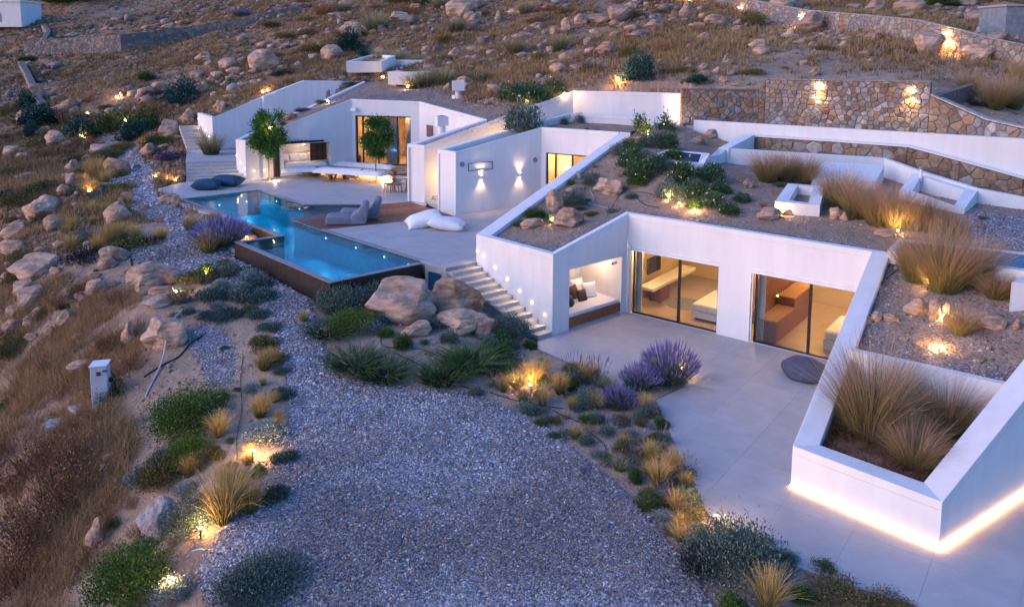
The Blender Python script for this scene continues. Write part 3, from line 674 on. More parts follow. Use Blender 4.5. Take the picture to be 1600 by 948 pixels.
# ------------------------------------------------------------------ terraces (tiles, stairs, pool, deck)
PV = M['paving']
lt = thing('lower_terrace', None, None, (8, 22, 0)); lt['kind'] = 'structure'
jv, jf = prism([(p.x, p.y) for p in low_poly], -.16, -.02); mesh('joint_bed', jv, jf, M['joint'], lt)
dF = (XY(F1) - XY(F0)).normalized()
paved('lower_terrace', low_poly, 0.0, .10, XY(F0), dF, 1.5, 1.5, lt, PV, .002, jit=.0008)
up_floor = [XY(P(247, 294.5, ZU)), XY(stair_l_bot), XY(P(388, 280, ZU)), XY(P(420, 250, ZU)), XY(L3), XY(L4), XY(L5), XY(A2) + Vector((1.3, 1.0)), XY(B1) + Vector((.5, .4)), XY(V1) + Vector((0, .15)), XY(K_), XY(A_) + Vector((.1, .1)), XY(S_head), XY(S_hl), XY(P(673, 413.5, ZU)), XY(P(659, 408.5, ZU))]
up_floor += [XY(v) for v in pool_back] + [XY(pool_out[0])]
# cut the deck out: the terrace runs behind and in front of the deck as two outlines
dk = deck_poly
upA = up_floor[:8] + [XY(P(663, 322, ZU)), dk[3], dk[4]] + [XY(v) for v in pool_back[3:]] + [XY(pool_out[0])]
upB = [dk[2]] + [XY(B2) + Vector((-.02, .1)), XY(V1) + Vector((0, .15)), XY(K_), XY(A_) + Vector((.1, .1)), XY(S_head), XY(S_hl), XY(P(673, 413.5, ZU)), XY(P(659, 408.5, ZU)), XY(pool_back[0]), dk[1]]
ut = thing('upper_terrace', None, None, (-8, 40, ZU)); ut['kind'] = 'structure'
dU = (XY(P(475, 319.8, ZU)) - XY(P(402.5, 296.5, ZU))).normalized()
for pp in (upA, upB):
    jv, jf = prism([(p.x, p.y) for p in pp], ZU - .45, ZU - .02); mesh('joint_bed', jv, jf, M['joint'], ut)
    paved('upper_terrace', pp, ZU, .12, XY(P(475, 319.8, ZU)), dU, 1.5, 1.5, ut, PV, .003)
del up_floor
# glazed corner under the terrace beside the stairs
# deck of boards
dkt = thing('pool_deck', 'red-brown wooden deck with grey loungers jutting over the pool', 'deck', (dk[0].x, dk[0].y, ZU))
dd = (dk[3] - dk[4]).normalized()
paved('deck', dk, ZU + .006, .05, dk[0], (dk[2] - dk[1]).normalized(), 0, .14, dkt, M['deck'], .006, nm='plank', jit=.003)
jv, jf = prism([(p.x, p.y) for p in dk], ZU - .35, ZU - .06); mesh('joists', jv, jf, M['tile_dark'], dkt)

# pool
pool = thing('swimming_pool', 'turquoise zigzag infinity pool lit from inside beside the wooden deck', 'pool', (pool_out[0].x, pool_out[0].y, ZU))
ring = [XY(v) for v in pool_out] + [XY(v) for v in pool_back]
outer = pool_out; WT = .22
zb = [1.45, 1.0, 1.0, .7, .7]
v, f, offp = strip_wall([(p.x, p.y, .3, ZU - .035) for p in outer], WT)
mesh('weir_wall', v, f, M['tile_dark'], pool)
v, f, _ = strip_wall([(p.x, p.y, ZU - .033, ZU - .004) for p in outer], WT + .02); mesh('weir_coping', v, f, M['coping'], pool)
back = [pool_out[4]] + pool_back + [pool_out[0]]
v, f, _ = strip_wall([(p.x, p.y, ZU - .025, ZU + .012) for p in [XY(q).to_3d() for q in pool_back]], .16)
# coping on the terrace side (outside of the water, so to the right of the travel direction)
rb = list(reversed(pool_back)); v, f, _ = strip_wall([(p.x, p.y, ZU - .05, ZU + .008) for p in rb[:3]], .2); mesh('pool_coping', v, f, M['coping'], pool)
v, f, _ = strip_wall([(p.x, p.y, ZU - .05, ZU + .008) for p in (pool_back[1], pool_back[0], pool_out[4])][::-1], .2)
v, f, _ = strip_wall([(p.x, p.y, ZU - .05, ZU + .008) for p in (rb[4], rb[5])], .2); mesh('pool_coping', v, f, M['coping'], pool)
inner = [offp[0], offp[1], offp[2], offp[3], offp[4]] + [XY(v) for v in pool_back]
def ring_faces(poly, z0, z1):
    n = len(poly); V = [(p.x, p.y, z0) for p in poly] + [(p.x, p.y, z1) for p in poly]; return V, [(i, (i + 1) % n, n + (i + 1) % n, n + i) for i in range(n)]
v, f = ring_faces(inner, ZU - 1.35, ZU - .03); nn_ = len(inner); f.append(tuple(range(nn_)))
o = mesh('lining', v, f, M['lining'], pool)
def water_mat():
    mt, t, b = nodes_of('pool_water'); t.nodes.remove(b); o = t.nodes['Material Output']
    tr = t.nodes.new('ShaderNodeBsdfTransparent'); tr.inputs[0].default_value = (.22, .72, .92, 1)
    gl = t.nodes.new('ShaderNodeBsdfGlossy'); gl.inputs['Roughness'].default_value = .04
    fr = t.nodes.new('ShaderNodeFresnel'); fr.inputs[0].default_value = 1.33; mx = t.nodes.new('ShaderNodeMixShader')
    tc = t.nodes.new('ShaderNodeTexCoord'); n = t.nodes.new('ShaderNodeTexNoise'); n.inputs['Scale'].default_value = 1.6; n.inputs['Detail'].default_value = 3
    t.links.new(tc.outputs['Object'], n.inputs['Vector']); bp = t.nodes.new('ShaderNodeBump'); bp.inputs['Strength'].default_value = .25; bp.inputs['Distance'].default_value = .03
    t.links.new(n.outputs['Fac'], bp.inputs['Height']); t.links.new(bp.outputs[0], gl.inputs['Normal']); t.links.new(bp.outputs[0], fr.inputs['Normal'])
    t.links.new(fr.outputs[0], mx.inputs[0]); t.links.new(tr.outputs[0], mx.inputs[1]); t.links.new(gl.outputs[0], mx.inputs[2]); t.links.new(mx.outputs[0], o.inputs[0]); return mt
M['water'] = water_mat()
tag(mesh('pool_water', [(p.x, p.y, ZU - .05) for p in inner], [tuple(range(nn_))], M['water']), 'still turquoise water filling the pool', kind='structure')
# underwater lamps on the terrace side
for px, py in ((437, 306), (470, 318), (546, 379), (627, 405), (590, 393), (500, 364)):
    p = P(px, py, ZU); k = min(range(len(inner)), key=lambda i: polydist(p.x, p.y, [inner[i], inner[(i + 1) % nn_]], False).item())
    a, b = inner[k], inner[(k + 1) % nn_]; d = (b - a).normalized(); n = Vector((-d.y, d.x)); s = (XY(p) - a).dot(d); q = a + d * s + n * .06
    if not inpoly(q.x, q.y, inner): q = a + d * s - n * .06; n = -n
    lamp('pool_light', (q.x, q.y, ZU - .28), 14, (.25, .72, 1.0), parent=pool, r=.3, spot=R(170), aim=(q.x + n.x, q.y + n.y, ZU - .6), er=.03, mt=M['pool_lamp'])
for px, py in ((330, 329), (385, 349), (345, 305), (385, 299), (305, 318), (455, 405), (420, 392)):  # extra underwater lamps, added to brighten the dark left part of the pool
    p = P(px, py, ZU); k = min(range(len(inner)), key=lambda i: polydist(p.x, p.y, [inner[i], inner[(i + 1) % nn_]], False).item())
    a, b = inner[k], inner[(k + 1) % nn_]; d = (b - a).normalized(); n = Vector((-d.y, d.x)); s = (XY(p) - a).dot(d); q = a + d * s + n * .06
    if not inpoly(q.x, q.y, inner): q = a + d * s - n * .06; n = -n
    lamp('pool_light', (q.x, q.y, ZU - .6), 12, (.25, .72, 1.0), parent=pool, r=.3, spot=R(170), aim=(q.x + n.x, q.y + n.y, ZU - .8), er=.03, mt=M['pool_lamp'])
# concrete channel kerb at the pool foot
kp = [P(270, 327, 1.55), P(318, 350, 1.45)]
def drape(pts, w, h, name, label, mt, kind='structure', base=-.3):
    q = [(p[0], p[1], float(bil(p[0], p[1])) + base, float(bil(p[0], p[1])) + h) for p in pts]; v, f, _ = strip_wall(q, w); return tag(mesh(name, v, f, mt), label, kind=kind)
for seg in (((270, 324, 1.6), (312, 343, 1.5), (356, 364, 1.3)), ((346, 392, 1.25), (420, 429, 1.1), (492, 468, 1.0))):
    pp = [P(*s) for s in seg]; q = [(p.x, p.y, .2, max(p.z, float(bil(p.x, p.y))) + .14) for p in pp]; v, f, _ = strip_wall(q, .3); tag(mesh('kerb', v, f, M['kerb']), 'pale concrete kerb along the foot of the pool wall', kind='structure')
chs = [XY(v) for v in pool_out]; dn = []
v, f, offc = strip_wall([(p.x, p.y, 0, 1) for p in pool_out[::-1]], .75)
pp = [XY(p) for p in pool_out] + offc; v, f = prism([(p.x, p.y) for p in pp], .3, .62); tag(mesh('channel', v, f, M['tile_dark']), 'dark overflow channel at the pool foot', kind='structure')

# main stair beside the lower house
def flight(name, label, h0, h1, f0, f1, n, zt, zb_, cat='stairs', low=None, skirt=.35):
    """n risers from the head edge h0-h1 down to the foot edge f0-f1"""
    h0, h1, f0, f1 = map(XY, (h0, h1, f0, f1)); st = thing(name, label, cat, (f0.x, f0.y, zb_)); rs = (zt - zb_) / n
    for i in range(1, n):
        t0, t1 = (i - 1) / (n - 1), i / (n - 1); z = zt - rs * i
        e = (f0 - h0).normalized() * .0
        pl_ = [h0.lerp(f0, t0), h1.lerp(f1, t0), h1.lerp(f1, t1), h0.lerp(f0, t1)]
        v1 = prism([(p.x, p.y) for p in pl_], min(zb_ if low is None else low, z - skirt) if i == n - 1 else z - rs - .12, z); mesh('step', *v1, M['step'], st)
    return st
hh0, hh1 = XY(A_) + Vector((-.02, -.0)), XY(S_hl)
hh0 = XY(S_head); dst = (XY(N0) - hh0)
mst = flight('garden_stairs', 'long flight of pale stone steps beside the white wall with round lights', hh0, hh1, XY(N0), XY(P(841, 531, 0)), 13, ZU, 0.0, low=-.2)
n_st = len(mst.children)
cheek = [XY(P(841, 531, 0)), XY(S_hl)]
# side cheek under the steps
v, f, _ = strip_wall([(cheek[0].x, cheek[0].y, -.3, -.02), (cheek[1].x, cheek[1].y, -.3, ZU - .16)], -.12); mesh('stair_cheek', v, f, M['joint'], mst)
pr = P(664, 412, ZU); v, f, _ = strip_wall([(S_hl.x, S_hl.y, .2, ZU - .03), (pr.x, pr.y, .2, ZU - .03)], -.2)
mesh('basement_wall', v, f, M['joint'], ut)
ga, gb = S_hl.lerp(pr, .25), S_hl.lerp(pr, .8); gn = Vector((-(gb - ga).y, (gb - ga).x, 0)).normalized() * .06
if gn.y > 0: gn = -gn
mesh('basement_pane', [(ga.x + gn.x, ga.y + gn.y, 1.0), (gb.x + gn.x, gb.y + gn.y, 1.0), (gb.x + gn.x, gb.y + gn.y, 1.7), (ga.x + gn.x, ga.y + gn.y, 1.7)], [(0, 1, 2, 3)], mat('basement_glass', (.01, .06, .12), .1, spec=.8), ut)
# left small stairs and landing
ls_h0, ls_h1 = P(290, 253, 2.85), P(370, 251, 2.85)
flight('entry_stairs', 'low flight of grey steps behind the dark blue floor cushions', ls_h1, ls_h0, stair_l_foot, stair_l_bot, 6, 2.85, ZU)
land = [ls_h0, ls_h1, P(383, 246, 2.85), P(440, 225, 2.85), P(470, 190, 2.85), PD(470, 150, 58), C3, C2, P(318, 234, 2.85), P(292, 234, 2.85)]
lvv, lff = prism([(p.x, p.y) for p in land], 2.3, 2.85); tag(mesh('landing', lvv, lff, PV), 'pale paved landing between the two flights of steps', kind='structure')
flight('hill_stairs', 'narrow steps climbing the hillside along the small lit white wall', P(309, 191.8, 4.5), P(279.5, 192.6, 4.5), P(322, 234, 2.85), P(292.5, 234, 2.85), 8, 4.5, 2.85)

# ------------------------------------------------------------------ upper houses
mid = thing('middle_house', 'white house with long narrow planters on its walls and two glowing wall lights', 'house', (B1.x, B1.y, ZU))
chn = [LW0, LW1, B1, B2, V1, XY(K_).to_3d() + Vector((-.05, .05, K_.z))]
v, f, offm = strip_wall([(p.x, p.y, (p.z - CH), p.z) for p in chn], [.22, .22, .25, .22, .28])
mesh('parapet', v, f, W, mid)
fpart(LW0, LW1, 5.2, LW0.z - CH, LW1.z - CH, [], .2, mid); fpart(LW1, B1, ZU - .4, LW1.z - CH, B1.z - CH, [], .2, mid); fpart(B1, B2, ZU - .4, B1.z - CH, B2.z - CH, [], .23, mid)
fpart(B2, V1, ZU - .4, B2.z - CH, V1.z - CH, [], .2, mid)
dz = facehit(880, 242, V1, K_); dm0 = facehit(853, 245, V1, K_)[0]; dm1 = (XY(K_) - XY(V1)).length - .6
dtop = facehit(860, 239, V1, K_)[1]
fpart(V1, K_, ZU - .4, V1.z - CH, K_.z - CH, [(dm0, dm1, ZU - .4 + .4, dtop)], .26, mid)
door(mid, V1, K_, dm0, dm1, ZU, dtop, [facehit(867, 250, V1, K_)[0], facehit(893, 250, V1, K_)[0]], fw_=.07)
room(mid, V1, K_, dm0 - .2, dm1 + .3, 4.0, dtop + .2, M['room_wall'], M['room_floor'], lamps=((.2, .15), (.7, .2), (.45, .6)), power=30, z0=ZU)
# wall B details: rectangle frame, speakers, outlet, camera
def plate(parent, a, b, px, py, w, h, name, mt, th=.03, rnd=False):
    s, z = facehit(px, py, a, b); c = on(a, b, s, -th / 2 - .002, z); ang = math.atan2(*(XY(b) - XY(a)).normalized().yx)
    if rnd:
        c0 = on(a, b, s, -.002, z); c1 = on(a, b, s, -.002 - th, z); return mesh(name, *tube([c0, c1], w / 2, 20), mt, parent)
    return mesh(name, *box((c.x, c.y, z - h / 2), (w, th, h), ang), mt, parent)
for px, py in ((722, 257), (836, 250)): plate(mid, B2, V1, px, py, .26, .26, 'speaker', M['grey_metal'], .02, True)
s0, z0 = facehit(731.5, 261.5, B2, V1); s1, z1 = facehit(769.5, 260, B2, V1); zt_, zb2_ = facehit(731, 256, B2, V1)[1], facehit(731, 267.5, B2, V1)[1]
angB = math.atan2(*(XY(V1) - XY(B2)).normalized().yx)
ps = []
for (sa, sb, za, zb_) in ((s0, s1, zt_, zt_ + .025), (s0, s1, zb2_, zb2_ + .025), (s0, s0 + .025, zb2_, zt_), (s1 - .025, s1, zb2_, zt_)):
    c = on(B2, V1, (sa + sb) / 2, -.012, 0); ps.append(box((c.x, c.y, za), (sb - sa, .02, zb_ - za), angB))
mesh('hatch_frame', *merge(*ps), M['dark_metal'], mid)
def sconce(px, py, a, b, label, power=30, w=.12, h=.22):
    s, z = facehit(px, py, a, b); c = on(a, b, s, -.09, z); t = thing('wall_light', label, 'wall light', c, 'wall lights')
    ang = math.atan2(*(XY(b) - XY(a)).normalized().yx)
    mesh('lamp_body', *box((c.x, c.y, z - h / 2), (w, .09, h), ang), M['white_metal'], t); mesh('lamp_lens', *box((c.x, c.y, z - h / 2 - .012), (w * .8, .07, .01), ang), M['lamp_soft'], t); mesh('lamp_lens', *box((c.x, c.y, z + h / 2 + .002), (w * .8, .07, .01), ang), M['lamp_soft'], t)
    for sg in (1, -1):
        ld = bpy.data.lights.new('wall_light', 'SPOT'); ld.energy = power * 9; ld.color = (1, .62, .34); ld.shadow_soft_size = .03; ld.spot_size = R(105); ld.spot_blend = .9
        lo = bpy.data.objects.new('wall_light_beam', ld); C.objects.link(lo); lo.parent = t; q = on(a, b, s, -.10, z + sg * .13) - c; lo.location = q; lo.rotation_euler = (R(180) if sg > 0 else 0, 0, 0)
sconce(751, 277, B2, V1, 'glowing wall light under the outlined hatch', 1.2); sconce(811, 273, B2, V1, 'glowing wall light halfway to the glass door', 1.2)
plate(mid, B2, V1, 837, 287, .1, .16, 'socket', M['white_metal']); plate(mid, B2, V1, 789, 317, .08, .08, 'socket', M['white_metal'])
# left wing wall (A) with planter top, box court behind
left = thing('long_wing', 'long white wing with a chimney and a tall corner beside the steps passage', 'house', (A2.x, A2.y, ZU))
chA = [L5, A2, A3, A4, A5]
v, f, offA = strip_wall([(p.x, p.y, p.z - CH, p.z) for p in chA], [.22, .22, .22, .25]); mesh('parapet', v, f, W, left)
fpart(L5, A2, ZU - .4, L5.z - CH, A2.z - CH, [], .2, left); fpart(A2, A3, ZU - .4, A2.z - CH, A3.z - CH, [], .2, left)
fpart(A3, A4, ZU - .4, A3.z - CH, A4.z - CH, [], .2, left); fpart(A4, A5, 5.5, A4.z - CH, A5.z - CH, [], .23, left)
sA = on(A4, A5, (XY(A5) - XY(A4)).length, 0); v, f, _ = strip_wall([(A5.x, A5.y, 5.6, 7.7), (A5.x + .4, A5.y + 2.0, 5.6, 7.7)], .3); 
corner5 = on(A4, A5, facehit(1033, 165, A4, A5)[0], 0); 
rv, rf = prism([(corner5.x, corner5.y - .02), (A5.x + .0, A5.y - .45), (A5.x + .02, A5.y - .01), (corner5.x, corner5.y + .0)], 5.5, 7.69); mesh('wall', rv, rf, W, left)
# court floor between the low wall and the box wall
cf = [LW1, LW0, P(1072, 199, 6.0), A5, A4]; v, f = prism([(p.x, p.y) for p in cf], 5.2, 5.75); tag(mesh('court_floor', v, f, PV), 'paved court behind the low white wall', kind='structure')
# passage steps
pa, pb = XY(A3), XY(B1); da = (XY(A4) - XY(A3)).normalized(); st = thing('passage_steps', 'pale steps climbing the warm-lit passage between two white walls', 'stairs', (pa.x, pa.y, ZU))
for i in range(22):
    g = lambda p, t: p + da * (.1 + t)
    pl_ = [g(pa, i * .36), g(pb, i * .36) + Vector((.1, 0)), g(pb, (i + 1) * .36) + Vector((.1, 0)), g(pa, (i + 1) * .36)]
    v, f = prism([(p.x, p.y) for p in pl_], ZU - .1, ZU + .17 * (i + 1)); mesh('step', v, f, M['step'], st)
lamp('passage_light', (pa.lerp(pb, .5) + da * 1.2).to_3d() + Vector((0, 0, ZU + 1.6)), 16, WARM, parent=st, r=.05)
lamp('passage_light', (pa.lerp(pb, .5) + da * 4.5).to_3d() + Vector((0, 0, ZU + 3.0)), 16, WARM, parent=st, r=.05)
# chimney on the planter top
cpos = P(690, 205, 5.55)
ch = thing('chimney', 'square white chimney with a flat cap on the narrow planter wall', 'chimney', cpos)
cw = 24 / 1200 * cpos.y
mesh('chimney_stack', *cyl((cpos.x, cpos.y, cpos.z - .3), .22, .62, 18), W, ch); mesh('chimney_cap', *box((cpos.x, cpos.y, cpos.z + .32), (cw * .74, cw * .74, .5), .35), W, ch)
mesh('flue', *cyl((cpos.x, cpos.y, cpos.z + .82), .18, .02, 18), M['dark'], ch)
# far left house
lh = thing('far_house', 'far white house with a tall glazed door behind the round-headed tree', 'house', (L3.x, L3.y, ZU))
chL = [C5 if False else L0, L1, L2, L3, L4, L5]
v, f, _ = strip_wall([(p.x, p.y, p.z - CH, p.z) for p in chL], [.25, .25, .25, .25, .22]); mesh('parapet', v, f, W, lh)
fpart(L0, L1, 2.4, L0.z - CH, L1.z - CH, [], .23, lh); fpart(L1, L2, ZU - .4, L1.z - CH, L2.z - CH, [], .23, lh); rs0, rs1 = facehit(443, 245, L2, L3)[0], facehit(516, 245, L2, L3)[0]; rz0, rz1 = 2.32, 3.95
fpart(L2, L3, ZU - .4, L2.z - CH, L3.z - CH, [(rs0, rs1, rz0, rz1)], .23, lh)
cN = [on(L2, L3, rs0, .232), on(L2, L3, rs1, .232), on(L2, L3, rs1, 1.7), on(L2, L3, rs0, 1.7)]; qN = lambda i, z: (cN[i].x, cN[i].y, z)
mesh('recess_wall', [qN(i, z) for z in (rz0, rz1) for i in range(4)], [(0, 1, 2, 3), (1, 2, 6, 5), (2, 3, 7, 6), (3, 0, 4, 7), (4, 5, 6, 7)], W, lh)
ZP = ZU + .45
e0 = facehit(555, 200, L3, L4)[0]; e1 = facehit(641.5, 200, L3, L4)[0]; etop = facehit(558, 180.5, L3, L4)[1]
fpart(L3, L4, ZU - .4, L3.z - CH, L4.z - CH, [(e0, e1, ZP, etop)], .26, lh); fpart(L4, L5, ZU - .4, L4.z - CH, L5.z - CH, [], .2, lh)
door(lh, L3, L4, e0, e1, ZP, etop, [facehit(x, 220, L3, L4)[0] for x in (566, 590, 620)], fw_=.1, depth=.2)
room(lh, L3, L4, e0 - .2, e1 + .5, 5, etop + .1, M['room_wall'], M['room_floor'], lamps=((.85, .12), (.6, .3), (.9, .6)), power=42, z0=ZP)
plate(lh, L4, L5, 672, 205, .9, .75, 'hearth_opening', M['cabinet'], .03)
# left retaining wall up the slope
rw = thing('retaining_wall', 'tall white retaining wall climbing the hillside behind the small tree', 'wall', (C2.x, C2.y, 2.85))
chC = [C1, C2, C3, C4, C5]
v, f, _ = strip_wall([(p.x, p.y, 2.0, p.z) for p in chC], [.3, .3, .3, .3]); mesh('wall', v, f, W, rw)
dC = (XY(C3) - XY(C2)).normalized(); pc3 = on(C2, C3, (XY(C3) - XY(C2)).length - 1.1, -.28); pc4 = on(C2, C3, (XY(C3) - XY(C2)).length - .0, -.28)
v, f, _ = strip_wall([(pc3.x, pc3.y, 2.0, C3.z - .25), (pc4.x, pc4.y, 2.0, C3.z - .02)], .3); mesh('buttress', v, f, W, rw)
# raised seating platform with led line
bl = [XY(P(438, 273, ZU)), XY(P(496, 270.5, ZU)), XY(P(612, 285.5, ZU)), XY(P(637, 287, ZU)) + Vector((.4, 0))]
plat = thing('seating_platform', 'raised stone platform with a glowing strip under its front edge', 'platform', (bl[1].x, bl[1].y, ZU))
nv = Vector((0, .25)); pf = [b for b in bl] + [XY(L4) + Vector((1, -.4)), XY(L4) + Vector((0, .1)), XY(L3) + Vector((0, .05)), XY(P(434, 262, ZU))]
top_ = [bl[0] + Vector((0, -.0)), bl[1], bl[2], bl[3], XY(L4) + Vector((.9, -1.6)), XY(L4) + Vector((0, .2)), XY(L3) + Vector((0, .2)), XY(L2).lerp(XY(L3), .42)]
v, f = prism([(p.x, p.y) for p in top_], ZP - .14, ZP); mesh('platform_top', v, f, PV, plat)
base_ = [p + Vector((0, .22)) if i < 4 else p for i, p in enumerate(top_)]; v, f = prism([(p.x, p.y) for p in base_], ZU - .02, ZP - .142); mesh('platform_base', v, f, W, plat)
def led_line(pts, z, parent, power_per_m=4, off=(0, 0), r=.02, mt=None):
    for i in range(len(pts) - 1):
        a, b = Vector(pts[i]), Vector(pts[i + 1]); L = (b - a).length
        v, f = beam((a.x, a.y, z), (b.x, b.y, z), .035, .02); mesh('led_strip', v, f, mt or M['led'], parent)
        ld = bpy.data.lights.new('led', 'AREA'); ld.shape = 'RECTANGLE'; ld.size = L; ld.size_y = .03; ld.energy = power_per_m * L; ld.color = (1, .62, .32)
        yield ld, (a + b) / 2, math.atan2((b - a).y, (b - a).x), L
for ld, c, an, L in led_line([p + Vector((0, .08)) for p in bl[:3]], ZP - .16, plat, .16):
    lo = bpy.data.objects.new('led_beam', ld); C.objects.link(lo); lo.parent = plat; lo.location = Vector((c.x, c.y, ZP - .175)) - plat.location; lo.rotation_euler = (0, 0, an)
# wedge planter led line: tucked under the foot of the two outer faces
v, f, offl = strip_wall([(p.x, p.y, 0, 1) for p in (G_ + Vector((h_dir.x * 6, h_dir.y * 6, 0)), G_, E_)], .035)
for k in (0, 1):
    a, b = offl[k], offl[k + 1]
    v, f = beam((a.x, a.y, .03), (b.x, b.y, .03), .03, .03); mesh('led_strip', v, f, M['led'], house)
    d = (b - a).normalized(); n = Vector((-d.y, d.x))
    for e, s in ((34, 1),):
        ld = bpy.data.lights.new('led', 'AREA'); ld.shape = 'RECTANGLE'; ld.size = (b - a).length; ld.size_y = .03; ld.energy = .24 * (b - a).length; ld.color = (1, .50, .20)
        lo = bpy.data.objects.new('led_beam', ld); C.objects.link(lo); lo.parent = house
        mid_ = (a + b) / 2 + n * .035; lo.location = Vector((mid_.x, mid_.y, .05)) - house.location
        # faces outward and up so it washes both the wall foot and the paving
        aim = Vector((n.x, n.y, .15)); xx = Vector((d.x, d.y, 0)); zz = -aim.normalized(); yy = zz.cross(xx).normalized(); xx = yy.cross(zz)
        lo.rotation_euler = Matrix((xx, yy, zz)).transposed().to_euler()
        ld.spread = math.pi

for o in list(bpy.data.objects):
    if o.name.split('.')[0] in ('parapet',) and o.type == 'MESH': bevel(o, .018, 2)
# ------------------------------------------------------------------ stone walls
def clip(poly, p, n):
    out = []
    for i in range(len(poly)):
        a, b = poly[i - 1], poly[i]; da = (a - p).dot(n); db = (b - p).dot(n)
        if (da <= 0) != (db <= 0): out.append(a + (b - a) * (da / (da - db)))
        if db <= 0: out.append(b)
    return out
def stones_on(a, b, z0, z1, size, rs, gap=.011, proud=(.02, .06), asp=1.25):
    """irregular stones covering the upright face a->b; z0,z1 = (at a, at b); returns (verts,faces) per stone"""
    a, b = XY(a), XY(b); L = (b - a).length; d = (b - a) / L; n = Vector((d.y, -d.x))      # outward = right of a->b
    quad = [Vector((0, z0[0])), Vector((L, z0[1])), Vector((L, z1[1])), Vector((0, z1[0]))]
    sx, sz = size * asp, size; seeds = []; zmin, zmax = min(z0), max(z1)
    j = 0; z = zmin + sz * .4
    while z < zmax + sz * .4:
        x = (sx * .5 if j % 2 else sx * .1)
        while x < L + sx * .4:
            seeds.append(Vector((x + rs.uniform(-.36, .36) * sx, z + rs.uniform(-.34, .34) * sz))); x += sx * rs.uniform(.75, 1.25)
        z += sz * .92; j += 1
    out = []
    for s in seeds:
        near = sorted((q for q in seeds if q is not s), key=lambda q: (q - s).length_squared)[:14]; poly = quad
        for q in near:
            poly = clip(poly, (s + q) / 2, q - s)
            if len(poly) < 3: break
        if len(poly) < 3: continue
        q0 = inset(poly, gap)
        if len(q0) < 3: continue
        cx = sum(q0, Vector((0, 0))) / len(q0); ar = abs(sum(q0[i - 1].x * q0[i].y - q0[i].x * q0[i - 1].y for i in range(len(q0)))) / 2
        if ar < size * size * .12: continue
        pr = rs.uniform(*proud); w3 = lambda p, o: (a.x + d.x * p.x + n.x * o, a.y + d.y * p.x + n.y * o, p.y); k = len(q0); V = []
        for sc, o in ((1.0, -.02), (.97, pr * .65), (.78, pr)): V += [w3(cx + (p - cx) * sc, o + (rs.uniform(-.008, .008) if o > 0 else 0)) for p in q0]
        Fc = [(r_ * k + i, r_ * k + (i + 1) % k, (r_ + 1) * k + (i + 1) % k, (r_ + 1) * k + i) for r_ in (0, 1) for i in range(k)] + [tuple(range(2 * k, 3 * k))]
        out.append((V, Fc))
    return out
def stone_wall(name, label, pts, size, th, stuff=False, pal=(0, 1, 2, 3, 4), wt=None, seed=1, parent=None, cat='wall', backing=True):
    """pts: (x,y,z0,z1); face looks to the right of travel"""
    rs = random.Random(seed); t = parent or thing(name, label, cat, (pts[0][0], pts[0][1], pts[0][2])); allst = []
    if backing:
        v, f, _ = strip_wall([(p[0], p[1], p[2] - .5, p[3] - .01) for p in pts], th); mesh('mortar_core', v, f, M['mortar'], t)
    for i in range(len(pts) - 1):
        a, b = pts[i], pts[i + 1]; allst += stones_on(a, b, (a[2], b[2]), (a[3], b[3]), size, rs)
    mats = [STONES[i] for i in pal]
    if stuff:
        groups = {}
        for s in allst: groups.setdefault(rs.choices(range(len(mats)), wt)[0], []).append(s)
        for k, g in groups.items():
            o = mesh('stones', *merge(*g), mats[k], t); o['kind'] = 'stuff'
    else:
        for s in allst[:300]: mesh('stone', *s, rs.choices(mats, wt)[0], t)
        if len(allst) > 300: o = mesh('stones', *merge(*allst[300:]), mats[0], t); o['kind'] = 'stuff'
    return t
wz = lambda v, b, dz=0: (v.x, v.y, b, v.z + dz)
big = stone_wall('stone_wall', 'tall dry stone retaining wall with two glowing lamps behind the long white wall', [wz(WW[2], 5.9), wz(WW[3], 5.9)], .26, .5, seed=3, wt=(3, 1, 4, 3, 1))
lft = stone_wall('stone_wall', 'ochre stone wall between the white box wall and the tall lamp-lit stone wall', [(WW[0].x - .3, WW[0].y, 5.9, WW[0].z), (WW[1].x, WW[1].y, 5.9, WW[1].z), wz(WW[2], 5.9)], .30, .5, seed=4, pal=(0, 1, 4, 2), wt=(3, 2, 1, 2))
wng = stone_wall('stone_wall', 'stone wall stepping down to the right with a sloping pale coping', [(WW[3].x, WW[3].y, 5.9, 7.95), (WW[4].x, WW[4].y, 5.6, 6.95), (WW[5].x, WW[5].y, 5.2, 6.72), (WW[6].x, WW[6].y, 4.8, 6.4)], .4, .45, seed=5, pal=(0, 2, 3, 1))
def coping(parent, pts, w, h, mt, name='coping', o=-.03):
    v, f, _ = strip_wall([(p[0], p[1], p[2] + .004, p[2] + h) for p in pts], w); return mesh(name, v, f, mt, parent)
coping(big, [WW[2], WW[3]], .5, .07, STONES[0]); coping(lft, [Vector((WW[0].x - .3, WW[0].y, WW[0].z)), WW[1]], .5, .07, STONES[0])
coping(wng, [Vector((WW[3].x, WW[3].y - .02, 7.97)), Vector((WW[4].x, WW[4].y, 6.97)), Vector((WW[5].x, WW[5].y, 6.74)), Vector((WW[6].x, WW[6].y, 6.42))], .48, .08, STONES[3])
rb0 = PD(1512, 131, 39.3); v, f, _ = strip_wall([(rb0.x, rb0.y, 6.5, rb0.z), (WW[3].x + .02, WW[3].y + .02, 6.5, 7.98)], .35); mesh('return_wall', v, f, STONES[0], wng)
# cap of stone running behind the white box
t = PD(862, 131.5, 46.5); t2 = PD(1072, 140, A5.y + .75)
stone_wall('stone_wall', 'low ochre stone kerb wall running along behind the white box court', [(t.x, t.y, t.z - .5, t.z), (t2.x, t2.y, t2.z - .5, t2.z)], .28, .3, seed=8, pal=(1, 4, 0))
